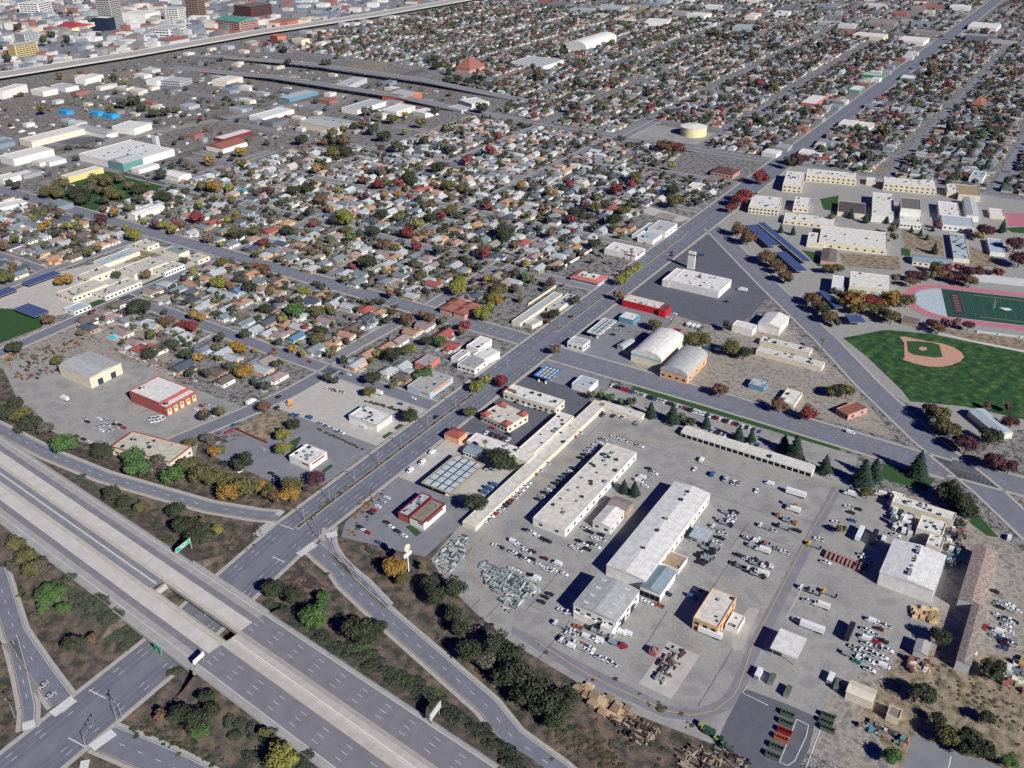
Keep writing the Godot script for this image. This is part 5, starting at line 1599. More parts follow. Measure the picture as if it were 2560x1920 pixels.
const BUILDINGS := [
["classroom_wing","long pale blue-roofed classroom wing beside the left cross street","school",-766.8,-502.6,16.0,40.8,0.0,4,"cream","flat","paleblue",{"units":3}],
["school_hall","beige-roofed school hall between two solar canopies and classroom wings","school",-744.1,-464.3,15.8,26.8,0.0,6.5,"cream","flat","beige",{"units":4,"win":[3,4]}],
["school_building","long low beige school building nearest the left roadside lawn","school",-726.3,-436.3,21.6,35.7,0.0,5,"cream","flat","beige",{"units":10,"win":[3,8]}],
["school_building","stepped beige school wing with white front beside roadside lawn","school",-703.9,-455.1,17.7,38.0,0.0,4.6,"white","flat","beige",{"units":8,"win":[3,9]}],
["school_building","beige school block behind the small orange tree","school",-724.4,-498.3,25.1,37.8,0.0,5,"cream","flat","beige",{"units":9}],
["school_building","white-windowed beige school wing ending at green lawn strip","school",-701.7,-510.7,15.9,23.0,0.0,5,"white","flat","beige",{"units":5,"win":[2,7]}],
["school_building","small beige school block at avenue corner with navy door","school",-770.4,-540.1,19.9,14.1,0.0,4.5,"cream","flat","beige",{"units":3,"win":[2,2]}],
["school_building","grey-green roofed school block along the avenue","school",-730.9,-543.4,23.2,12.5,0.0,4.5,"cream","flat","greygreen",{"units":4}],
["school_building","beige school block beside avenue with navy roller door","school",-698.7,-542.9,15.7,14.5,0.0,4.5,"cream","flat","beige",{"units":5,"win":[2,2]}],
["portable_classroom","white portable classroom with pale blue roof near roadside lawn","school",-698.5,-410.6,14.0,15.9,0.0,3.6,"white","flat","paleblue",{"units":0,"win":[1,4]}],
["workshop_hangar","large cream metal hangar with stepped grey roof on dirt lot","warehouse",-590.6,-345.5,36.7,27.7,0.0,8.5,"buttercream","gable","metal",{"door":2}],
["fire_station","red and cream block building with pale roof and tall panels","building",-516.3,-347.8,31.5,25.6,0.0,9,"coralred","flat","white",{"units":2,"parapet":"coralred"}],
["fire_station_front","","",-498.4,-348.7,7.8,26.9,0.0,7,"coralred","flat","white",{"units":2,"parapet":"coralred","panels":5}],
["office_building","wide flat cream-roofed office block beside the exit ramp trees","office",-464.2,-298.4,47.6,20.0,0.17,6.5,"cream","flat","stripecream",{"units":14,"win":[6,4],"parapet":"coralred"}],
["restaurant","white drive-in restaurant with cluttered roof and yellow front","restaurant",-371.1,-405.6,24.7,16.2,0.0,5.2,"white","flat","white",{"units":12,"parapet":"paleblue","stripe":"yellow"}],
["restaurant","small white restaurant with cluttered roof next to red tree","restaurant",-374.0,-347.4,17.5,16.0,0.0,5.2,"white","flat","white",{"units":10,"parapet":"white","stripe":"coralred"}],
["shop","gravel-roofed shop with orange end wall at side street corner","shop",-364.9,-465.8,20.3,28.6,0.0,5,"paleblue","flat","gravel",{"units":4,"stripe":"orange"}],
["shop","grey-roofed shop with coral side wall behind the vacant lot","shop",-386.8,-491.3,11.3,16.8,0.0,5,"coral","flat","grey",{"units":2}],
["shop","tall white box shop at the avenue corner","shop",-368.1,-534.2,10.6,20.2,0.0,6.5,"white","flat","white",{"units":2}],
["shop","stepped white shop facing the boulevard beside the corner","shop",-354.1,-523.0,12.4,17.7,-0.166,6,"white","flat","white",{"units":1}],
["shop","grey-roofed shop with white columns facing the boulevard","shop",-356.0,-507.2,16.0,17.6,0.0,5,"white","flat","grey",{"units":3,"win":[4,2]}],
["store_shed","small pale store shed behind the white corner shops","shop",-371.6,-513.4,6.7,16.1,0.0,4,"white","flat","palegrey",{"units":1}],
["motel_block","central motel block with white roof and red hipped corners","motel",-293.6,-454.8,24.4,21.3,-0.163,6,"cream","flat","brownwhite",{"units":6,"caps":"red","win":[8,4]}],
["motel_wing","long upper motel wing with white roof along car park","motel",-289.2,-486.5,42.6,13.1,0.0,6,"cream","flat","white",{"units":8,"win":[9,2]}],
["motel_office","motel office with red hipped roof beside petrol forecourt","motel",-308.8,-418.5,12.1,10.4,0.0,5,"peach","hip","red",{}],
["motel_wing","white flat-roofed motel strip between forecourt and car park","motel",-274.6,-421.2,46.4,11.4,0.0,4.5,"cream","flat","white",{"units":3}],
["motel_wing","long white-roofed motel wing against the yard shed","motel",-258.0,-451.8,11.1,53.5,0.0,5.5,"cream","flat","white",{"units":7,"win":[2,10]}],
["gatehouse","red-capped gatehouse of motel at its boulevard end","motel",-307.8,-485.0,10.1,6.7,0.0,5,"cream","hip","red",{}],
["kiosk","small white petrol kiosk with blue-grey gable roof","shop",-287.6,-409.3,11.7,9.9,0.0,4.2,"white","gable","bluegrey",{"win":[5,2]}],
["diner","red-trimmed diner with brown flat roof beside parking lot","restaurant",-273.6,-340.6,10.3,21.4,0.0,5.5,"white","flat","brownroof",{"units":1,"parapet":"maroonred","stripe":"maroonred"}],
["diner_wing","","",-283.8,-341.9,7.4,23.1,0.0,5,"coralred","flat","palegrey",{"units":14,"parapet":"maroonred"}],
["storage_shed","very long cream-roofed storage shed along left yard edge","warehouse",-247.5,-426.7,9.2,163.5,0.0,3.4,"cream","flat","creamroof",{"units":3}],
["storage_shed","cream-roofed shed along the top yard edge near corner","warehouse",-230.8,-506.9,33.3,8.2,0.0,3.4,"cream","flat","creamroof",{"units":1}],
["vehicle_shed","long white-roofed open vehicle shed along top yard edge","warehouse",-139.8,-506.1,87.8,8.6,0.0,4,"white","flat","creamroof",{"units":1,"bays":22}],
["workshop","long cream-roofed workshop with many vents in yard","warehouse",-207.5,-414.4,21.2,93.4,0.0,5.5,"white","flat","creamroof",{"units":26,"win":[2,12]}],
["warehouse","very long white metal warehouse across the yard middle","warehouse",-151.0,-396.9,23.2,90.9,0.0,7,"white","gable","whitemetal",{"units":9,"win":[0,14]}],
["annex","","",-135.5,-379.1,11.8,12.4,0.0,3.5,"white","flat","tan",{"units":1}],
["yard_office","brown-roofed half of small yard office beside conifers","office",-181.7,-407.5,12.6,10.4,0.0,5,"tan","gable","mauve",{}],
["yard_office","white-roofed half of small yard office beside conifers","office",-182.1,-393.1,11.8,18.4,0.0,4.6,"white","gable","white",{"win":[2,3]}],
["open_shelter","pale blue shelter roof in the yard beside parked trucks","shelter",-130.8,-406.8,9.9,10.5,0.0,5,"white","canopy","paleblue",{}],
["workshop","large square grey-roofed workshop with skylights in yard","warehouse",-150.5,-328.8,24.6,27.3,0.0,8,"white","gable","metal",{"sky":8,"door":2,"win":[4,3]}],
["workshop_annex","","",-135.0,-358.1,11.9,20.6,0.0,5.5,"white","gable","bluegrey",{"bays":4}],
["porch_block","","",-155.6,-316.1,12.5,3.6,0.0,4,"white","flat","white",{"units":6}],
["porch_block","","",-142.1,-314.9,6.5,5.5,0.0,5,"white","flat","white",{"units":1}],
["office_block","peach two-storey yard office with flat cream roof","office",-101.0,-352.0,13.0,25.8,0.0,7.5,"peach","flat","creamroof",{"units":4,"win":[3,3],"parapet":"peach"}],
["canteen","low white flat-roofed block beside peach yard office","office",-90.2,-352.8,6.6,10.7,0.0,3.5,"white","flat","white",{"units":3}],
["red_shed","small coral red shed beside the yard fuel island","shed",-116.8,-313.7,3.6,3.9,0.0,3,"coralred","flat","coralred",{"units":2}],
["truck_canopy","white gabled canopy beside the inner yard road","shelter",-62.3,-349.4,13.1,15.4,0.0,6,"white","canopy","white",{}],
["small_shed","cream metal shed near the green skips","shed",-24.8,-339.3,12.3,8.7,0.0,4.5,"cream","gable","cream",{}],
["small_shed","yellow-walled shed beside scrub trees","shed",-9.3,-335.6,5.5,6.4,0.0,4,"buttercream","flat","brownroof",{}],
["small_shed","mottled grey shed beside red crates","shed",-7.0,-383.7,6.8,9.6,0.0,4,"palegrey","gable","gravel",{}],
["warehouse","broad white-roofed warehouse right of the yard","warehouse",-23.5,-438.7,27.6,33.1,0.0,8.5,"white","gable","whiteroof",{"units":14}],
["cream_factory","long cream-roofed factory strip behind scattered white tanks","factory",-29.3,-498.1,34.4,8.3,0.0,6,"cream","flat","ivory",{"units":10}],
["cream_factory","square cream-roofed factory block above broad white warehouse","factory",-22.0,-482.8,13.6,14.2,0.0,6,"cream","flat","ivory",{"units":7}],
["cream_factory","small cream-roofed factory block touching broad white warehouse","factory",-17.4,-469.2,7.9,10.6,0.0,6,"cream","flat","ivory",{"units":3}],
["cream_factory","cream-roofed shed at factory car park edge","factory",-45.1,-503.9,7.3,5.7,0.0,5,"cream","flat","ivory",{"units":2}],
["rusty_shed","long rusty two-tone metal shed at right edge","shed",7.6,-450.1,12.2,49.4,0.0,7,"palegrey","gable","rust",{}],
["rusty_shed","grey weathered metal shed joining the long rusty one","shed",11.6,-403.8,6.8,45.8,0.0,6,"palegrey","gable","weathered",{}],
["ruined_house","derelict house with pink walls and brown roof at road junction","house",-95.1,-592.5,10.5,19.2,-0.474,4.5,"pinkwall","flat","rustbrown",{"win":[3,2]}],
["school_annex","long pale-roofed annex beside the round dark tree","school",-11.1,-624.4,12.5,31.3,0.763,4.5,"buttercream","gable","paleblue",{}],
["supermarket","large white store on empty asphalt triangle lot","store",-268.2,-741.9,46.1,31.3,0.0,7,"white","flat","white",{"units":14}],
["store_porch","","",-295.0,-741.4,6.5,32.4,0.0,6.5,"white","flat","white",{}],
["strip_mall","bright red fronted strip mall with cream roof","store",-292.5,-674.2,34.1,13.8,0.0,6,"brightred","flat","creamroof",{"units":4}],
["strip_mall_end","","",-271.7,-671.4,6.1,11.9,0.0,6.5,"brightred","flat","darkroof",{}],
["shop","white-roofed shop with blue painted walls","shop",-291.5,-644.9,13.3,13.3,0.0,4.5,"skyblue","flat","white",{"units":1}],
["mission_shop","small white arched shop at the crossroads corner","shop",-304.2,-579.9,14.0,11.8,0.0,5.5,"white","flat","palegrey",{"win":[3,3],"units":3}],
["car_wash","narrow pale car wash tunnel near forecourt","shop",-272.4,-599.4,6.0,16.1,-0.163,4,"palegrey","gable","palegrey",{}],
["hall","white barrel-roofed hall with cyan arched front","hall",-246.4,-602.3,25.5,44.1,0.0,7,"cream","barrel","whitemetal",{"front":"cyan"}],
["warehouse","peach-walled warehouse with grey curved roof beside barrel hall","warehouse",-218.8,-588.8,21.7,39.5,0.0,6.5,"peach","barrel","metal",{"win":[4,3]}],
["workshop","white workshop with angled parapets beside the school road","warehouse",-203.3,-676.3,17.1,10.9,0.0,6,"white","flat","white",{}],
["workshop","white pitched-roof workshop backing onto school road","warehouse",-185.6,-695.5,18.6,25.0,0.0,7,"white","gable","white",{}],
["motel_strip","upper of two long pale motel strips near school road","motel",-164.8,-664.2,39.7,8.8,0.0,4,"cream","flat","creamroof",{"units":8}],
["motel_strip","lower of two long pale motel strips near school road","motel",-155.7,-645.9,51.0,9.4,0.0,4,"cream","flat","creamroof",{"units":9}],
["cottage","pale cottage with blue wall among dirt lots below crossroads","house",-162.4,-593.7,11.2,10.8,0.0,4,"skyblue","flat","palegrey",{"units":3}],
["gutted_building","cream roofless building shell on the dirt lot","building",-136.6,-587.1,11.3,20.4,0.0,3.5,"cream","flat","ivory",{"units":3}],
["shop","tall white shop with pale roof beside the boulevard","shop",-355.6,-853.0,20.0,29.7,0.0,7,"white","flat","palegrey",{"units":2,"win":[2,3]}],
["shop_wing","","",-371.8,-842.1,5.7,43.4,0.0,4,"white","flat","paleblue",{}],
["shop","lower grey-roofed white shop beside the boulevard","shop",-356.8,-825.0,16.9,22.7,0.0,5,"white","flat","paleblue",{"units":2}],
["motel","white flat-roofed motel with dark red front and palms","motel",-361.3,-777.2,33.5,21.2,0.0,6,"white","flat","white",{"units":8,"stripe":"maroonred"}],
["pancake_house","coral-rimmed roofed restaurant at boulevard side street","restaurant",-360.3,-702.0,30.2,21.7,0.0,4.5,"paleblue","rim","coral",{"units":6,"win":[4,3]}],
["inn_wing","long dark-roofed inn wing behind the inn courtyard","motel",-366.3,-620.7,8.5,70.2,0.0,3.5,"cream","flat","palegrey",{"units":0}],
["inn_wing","grey-roofed inn wing facing the boulevard","motel",-353.9,-641.3,9.7,35.6,0.0,3.5,"cream","flat","palegrey",{"units":5}],
["inn_office","small grey inn office near the crossroads","motel",-354.3,-593.9,8.0,13.0,-0.188,3.5,"cream","flat","palegrey",{}],
["apartment_house","red-tiled apartment cluster beside the avenue","apartments",-420.7,-583.0,27.4,25.3,0.0,5,"pinkwall","hipset","redtile",{}],
["gas_shop","forecourt shop with white parapet at crossroads","shop",-269.2,-525.6,14.0,14.6,0.0,5,"white","flat","paleblue",{"units":2}],
["white_apartments","long white two-storey apartment block near the avenue","apartments",-849.5,-603.3,13.9,38.8,0.0,6,"white","gable","white",{}],
["white_apartments","white pitched house standing by the park corner","house",-924.7,-709.3,27.6,19.4,0.0,6,"white","gable","white",{}],
["school_block","two-storey cream school block with dotted roof at corner","school",-289.6,-1079.5,21.3,55.0,0.227,9,"buttercream","flat","white",{"units":10,"win":[4,3]}],
["school_block","long two-storey cream school block with dotted roof","school",-257.6,-1121.9,56.9,22.9,0.227,9,"buttercream","flat","white",{"units":14,"win":[10,2]}],
["school_block","right-hand two-storey cream school block with dotted roof","school",-171.6,-1136.8,56.6,24.6,0.227,9,"buttercream","flat","white",{"units":14,"win":[10,2]}],
["school_link","small cream pavilion between two long school blocks","school",-214.6,-1136.8,10.8,17.3,0.227,5,"buttercream","flat","white",{"units":2}],
["school_block","curved-corner cream school block beside the boulevard","school",-290.4,-980.6,31.6,40.8,0.227,8,"buttercream","flat","white",{"units":10,"win":[8,3]}],
["school_block","cream school wing with arched windows behind solar canopy","school",-257.4,-1005.4,16.2,32.7,0.227,7,"cream","flat","white",{"units":4,"win":[3,2]}],
["canteen","low cream school canteen with teal windows","school",-235.4,-961.9,52.0,24.3,0.227,4.5,"buttercream","flat","ivory",{"units":6,"win":[8,1]}],
["library","dark brown roofed school library between conifers","school",-207.5,-1022.2,28.3,39.0,0.227,5,"buttercream","flat","darkroof",{}],
["auditorium","white-roofed school auditorium with grey rooftop plant","school",-179.7,-1042.2,22.0,79.9,0.227,8,"ivory","flat","ivory",{"units":8}],
["stage_tower","","",-151.8,-1041.4,19.9,38.5,0.227,14,"ivory","flat","mottled",{}],
["foyer","","",-145.2,-1016.2,20.9,32.3,0.227,7,"ivory","flat","ivory",{"units":3,"win":[6,1]}],
["classroom_block","square white-roofed classroom block right of stage tower","school",-116.9,-1071.8,20.7,46.0,0.227,6,"ivory","flat","white",{"units":5}],
["gabled_hall","white gabled hall beside green lawn strip","school",-97.5,-1087.8,12.8,62.4,0.227,7,"white","gable","palegrey",{}],
["pool_hall","wide pale hall with ribbed white front wall","school",-101.6,-1034.2,30.0,32.3,0.227,6,"white","flat","paleblue",{"win":[6,0]}],
["cafeteria","large irregular white-roofed cafeteria behind brown lawn","school",-181.5,-927.8,63.9,50.2,0.227,6,"buttercream","flat","ivory",{"units":8,"win":[8,1]}],
["cafeteria_wing","","",-212.5,-908.0,16.7,31.2,0.227,5,"buttercream","flat","ivory",{"units":3}],
["gymnasium","tall cream gymnasium with teal window bays","school",-138.0,-814.1,34.3,34.8,0.227,10,"buttercream","flat","ivory",{"units":4,"bayglass":4}],
["gym_annex","","",-162.7,-804.0,10.9,29.3,0.227,7,"paleblue","flat","white",{}],
["field_house","grey gable-roofed field house beside the brown lawn","school",-189.0,-869.6,14.4,32.0,0.227,4.5,"pinkwall","gable","greybrown",{}],
["portable_block","long pale blue portable block with dotted roof","school",-87.9,-965.0,14.2,72.6,0.227,4,"cream","flat","paleblue",{"units":22}],
["classroom_row","blue-roofed classroom row above the red trees","school",-102.9,-910.6,35.9,17.4,0.227,4,"cream","gable","bluegrey",{"win":[7,1]}],
["store_hut","small cream hut with white roof near pink courts","school",-71.9,-1093.0,14.2,24.7,0.227,4,"buttercream","flat","white",{}],
["ticket_office","small grey-roofed ticket hut between track and diamond","building",-91.6,-763.8,12.9,10.4,0.0,3.5,"tan","gable","greybrown",{}],
["classroom_block","pale blue roofed portable pair under the big maroon trees","school",-57.4,-984.8,13.3,39.7,0.227,4,"white","flat","paleblue",{}],
["school_block","white-roofed school block behind the gabled hall","school",-127.0,-1146.8,10.6,25.8,0.227,7,"buttercream","flat","white",{"units":3}],
["school_block","tan-roofed school block behind the gabled hall","school",-109.7,-1148.3,22.6,39.2,0.227,7,"buttercream","flat","tan",{"units":2}],
["warehouse","long cream warehouse with ribbed side on the rail yard","warehouse",-1213.1,-742.0,27.5,85.0,0.0,8,"cream","flat","ivory",{}],
["quonset","grey barrel-vaulted shed with open dark side","warehouse",-1183.3,-789.1,63.8,18.3,0.0,6,"white","barrel","grey",{}],
["warehouse","white box warehouse with green side behind barrel shed","warehouse",-1158.5,-827.7,38.5,35.9,0.189,9,"white","flat","ivory",{}],
["warehouse","white ribbed warehouse at far left","warehouse",-1154.1,-663.5,30.1,56.1,0.0,9,"white","flat","white",{}],
["packing_plant","huge white multi-roofed packing plant beside railway","factory",-1050.0,-735.1,85.1,79.7,0.0,9,"white","flat","whiteroof",{"units":20}],
["packing_plant_hall","","",-1017.1,-708.0,27.6,29.7,0.0,10,"teal","gable","palegrey",{}],
["yellow_warehouse","long yellow-walled warehouse beside the green park","warehouse",-1027.7,-653.1,14.5,48.1,0.0,7,"yellow","flat","ivory",{}],
["small_warehouse","white ribbed shed below the packing plant","warehouse",-987.7,-712.6,15.5,30.3,0.0,5,"white","flat","white",{}],
["depot","white depot with red pitched roof beside railway","warehouse",-978.0,-836.7,32.4,43.5,0.0,6,"white","gable","redtile",{}],
["depot","long white-roofed depot with red base beside railway","warehouse",-1011.0,-879.3,18.2,53.8,0.0,5,"maroonred","flat","white",{}],
["warehouse","white shed at left frame edge beside the avenue","warehouse",-993.4,-538.3,18.6,28.7,-0.254,6,"white","flat","white",{}],
["warehouse","white sheds cluster above yellow warehouse at left edge","warehouse",-1090.3,-595.0,20.4,22.0,0.0,6,"white","flat","white",{}],
["orange_store","large store with orange front between viaducts","store",-961.7,-1191.8,43.5,47.7,0.0,8,"orangewall","flat","palegrey",{"units":6}],
["warehouse","white warehouse beside the near viaduct","warehouse",-967.0,-1104.9,30.8,70.6,0.0,7,"white","flat","palegrey",{}],
["warehouse","white warehouse with striped front right of near viaduct","warehouse",-907.0,-1113.1,29.0,45.4,0.0,8,"white","flat","white",{"win":[5,3]}],
["warehouse","grey-roofed warehouse between the two viaducts","warehouse",-1092.7,-1215.8,25.9,75.1,0.216,8,"palegrey","flat","palegrey",{"units":3}],
["warehouse","white-roofed store at foot of near viaduct","warehouse",-864.9,-1125.7,27.5,26.9,-0.202,6,"white","flat","white",{}],
["warehouse","big grey gabled warehouse with cream end wall","warehouse",-935.0,-989.5,71.0,46.5,0.0,8,"buttercream","gable","metal",{"units":12}],
["warehouse","white long shed left of grey gabled warehouse","warehouse",-1052.8,-994.2,28.3,65.3,0.0,6,"white","flat","white",{}],
["warehouse","blue and white shed beside railway embankment","warehouse",-1106.7,-1107.2,23.7,65.5,0.0,6,"skyblue","flat","palegrey",{}],
["warehouse","white warehouse pair right of far viaduct","warehouse",-841.2,-1220.1,36.8,31.9,-0.415,6,"white","flat","ivory",{}],
["warehouse","lilac-grey sheds below far viaduct end","warehouse",-836.2,-1174.8,33.0,23.9,-0.241,5,"palegrey","flat","palegrey",{}],
["church","church with steep red pyramid roof among dark conifers","church",-998.1,-1435.6,32.0,48.0,0.0,6,"pinkwall","pyramid","redtile",{}],
["warehouse","grey multi-bay warehouse in upper middle district","warehouse",-919.8,-1541.7,72.1,74.9,0.0,8,"white","flat","palegrey",{"win":[7,2]}],
["warehouse","long white barrel-roofed warehouse in upper middle","warehouse",-932.3,-1782.2,45.1,135.6,0.0,8,"white","barrel","white",{}],
["market_hall","maroon-roofed pale market hall beside the boulevard","store",-373.3,-1077.5,28.5,25.7,0.0,5,"pinkwall","hip","maroonroof",{"win":[6,2]}],
["garage","white and blue roofed garage at diagonal road","shop",-382.7,-1006.6,15.1,23.6,0.0,4,"white","flat","white",{}],
["shop","white retail block with red end right of boulevard","store",-298.3,-1394.5,42.6,31.8,0.0,6,"white","flat","white",{"stripe":"maroonred"}],
["shop","long white shop strip right of boulevard","store",-310.4,-1220.8,28.9,20.3,0.0,4,"white","flat","white",{}],
["blue_store","white store with blue-grey roof plant near school","store",-110.3,-1221.9,14.7,35.7,0.0,6,"white","flat","paleblue",{"units":6}],
["teal_shop","small teal-walled shop beside the far boulevard","shop",-360.3,-1640.0,17.6,38.1,0.0,5,"teal","flat","white",{}],
["green_shop","long shop with green front left of far boulevard","shop",-365.8,-1769.2,32.6,25.8,0.0,5,"green","flat","palegrey",{}],
["teal_shop","pale shop with teal roof right of far boulevard","shop",-307.9,-1779.4,22.0,30.7,0.0,5,"teal","flat","white",{}],
["coral_store","white-roofed store with coral side wall left of boulevard","store",-394.1,-1513.9,23.2,63.8,0.0,6,"coral","flat","white",{}],
["brick_church","brick church with steep gable far right","church",-171.8,-1627.2,16.8,46.6,0.0,6,"rustbrown","pyramid","rustbrown",{}],
["distribution_shed","far white distribution shed beside the boulevard","warehouse",-284.1,-2447.1,59.4,73.7,0.0,8,"white","flat","white",{}],
["distribution_shed","far cream shed left of the boulevard rail crossing","warehouse",-469.1,-2176.4,63.4,48.8,0.0,8,"cream","flat","ivory",{}],
["distribution_shed","far white shed beside the rail crossing","warehouse",-379.5,-2167.5,50.7,63.6,0.0,8,"white","flat","white",{}],
["white_shed","white sheds beside the yellow field far middle","warehouse",-935.2,-2114.5,50.9,58.5,0.228,8,"white","flat","white",{}],
["office_tower","tallest grey concrete office tower at upper left","tower",-1939.2,-1386.5,36,36,0.314,78,"towergrey","flat","palegrey",{"tower":[5,18]}],
["glass_office","dark blue glass office block below tallest tower","tower",-1903.1,-1344.2,34,24,0.314,34,"navyglass","flat","white",{"tower":[3,8]}],
["office_slab","white office slab with grey side at far left","tower",-2279.7,-1427.2,52.2,55.3,0.416,30,"white","flat","ivory",{"tower":[5,6]}],
["apartment_slab","yellow panelled apartment slab at left below downtown","apartments",-1823.3,-1094.6,25.5,47.8,0.0,22,"mustard","flat","palegrey",{"tower":[7,6]}],
["apartment_block","blue-windowed grey apartment block behind yellow slab","apartments",-1940.7,-1180.2,36.7,33.2,0.0,20,"palegrey","flat","palegrey",{"tower":[4,6]}],
["office_block","cream curved-front office block right of tallest tower","office",-1985.9,-1504.7,63.5,59.0,0.271,20,"ivory","flat","ivory",{}],
["office_tower","pale beige office tower in middle of downtown","tower",-1890.7,-1526.2,34,30,0.314,34,"ivory","flat","palegrey",{"tower":[4,8]}],
["office_tower","brown twin-fronted office tower downtown","tower",-1899.6,-1594.3,34,30,0.314,46,"brownwall","flat","greybrown",{"tower":[4,10]}],
["brown_block","dark red-brown hotel block at top","hotel",-1837.3,-1716.8,58.7,68.3,0.0,24,"darkbrick","flat","greybrown",{"tower":[6,5]}],
["civic_block","long pinkish civic building with teal green roof","office",-1718.6,-1552.5,78.1,56.6,0.0,18,"pinkwall","gable","tealroof",{"tower":[9,4]}],
["white_block","white office block below the brown twin tower","office",-1781.1,-1409.3,51.8,61.8,0.266,16,"white","flat","palegrey",{"tower":[6,3]}],
["red_roof_hall","cream hall with bright red pitched roof downtown","building",-2001.4,-1336.7,54.8,54.6,0.0,10,"yellowcream","gable","brightredroof",{}],
["red_roof_hall","pale green hall with red pitched roof beside far freeway","building",-1669.8,-1333.0,35.0,52.2,0.0,10,"palegrey","gable","redtile",{}],
["storehouse","white storehouse on dry lot below far freeway","warehouse",-1498.7,-1005.9,24.2,42.0,0.172,9,"white","flat","ivory",{}],
["storehouse","white storehouse at left edge below far freeway","warehouse",-1516.3,-870.4,21.4,57.0,0.311,12,"white","flat","ivory",{}],
["storehouse","low pale workshops near orange-leaved tree","warehouse",-1477.8,-943.5,39.9,24.5,0.0,7,"white","flat","palegrey",{}],
["storehouse","white-walled pale workshops at far left street","warehouse",-1476.3,-904.8,33.2,26.5,0.0,8,"white","flat","ivory",{}],
["storehouse","pale grey storehouse row beside dry brown field","warehouse",-1358.2,-1073.5,43.0,30.6,0.21,8,"palegrey","flat","palegrey",{"tower":[8,2]}],
["storehouse","white storehouse at the end of dry brown field","warehouse",-1386.2,-1058.7,22.5,33.5,0.195,8,"white","flat","white",{}],
["storehouse","cream storehouse with tan side by street","warehouse",-1283.2,-1120.8,30.8,43.6,0.16,9,"cream","flat","ivory",{}],
["silo","pale blue standing silo at packing plant end","silo",-1048.3,-780.5,7.9,5.8,0.0,18,"palegrey","barrel","palegrey",{}],
["coral_block","coral red block beside the far freeway","building",-1507.0,-1467.3,29.9,20.8,-0.241,14,"coral","flat","coral",{}],
["cream_block","cream block left of the far freeway","building",-1444.9,-1469.4,27.2,24.2,0.0,12,"yellowcream","flat","palegrey",{}],
["brick_block","red brick block by the far freeway","building",-1655.0,-1636.8,51.0,47.0,0.165,12,"coral","flat","brownroof",{}],
["cream_block","cream and maroon block beside the far freeway","building",-1637.7,-1682.5,20.9,44.3,0.45,10,"yellowcream","flat","palegrey",{}],
["tarp_shelter","bright blue tarpaulin shelter, small left one of the three","shelter",-1326.8,-840.3,17.6,12.0,0.0,5,"brightblue","gable","brightblue",{}],
["tarp_shelter","bright blue tarpaulin shelter, tall middle one of the three","shelter",-1280.7,-860.8,17.2,12.1,0.0,5,"brightblue","gable","brightblue",{}],
["tarp_shelter","bright blue tarpaulin shelter, long right one of the three","shelter",-1250.8,-862.6,21.2,14.7,0.0,5,"brightblue","gable","brightblue",{}]]
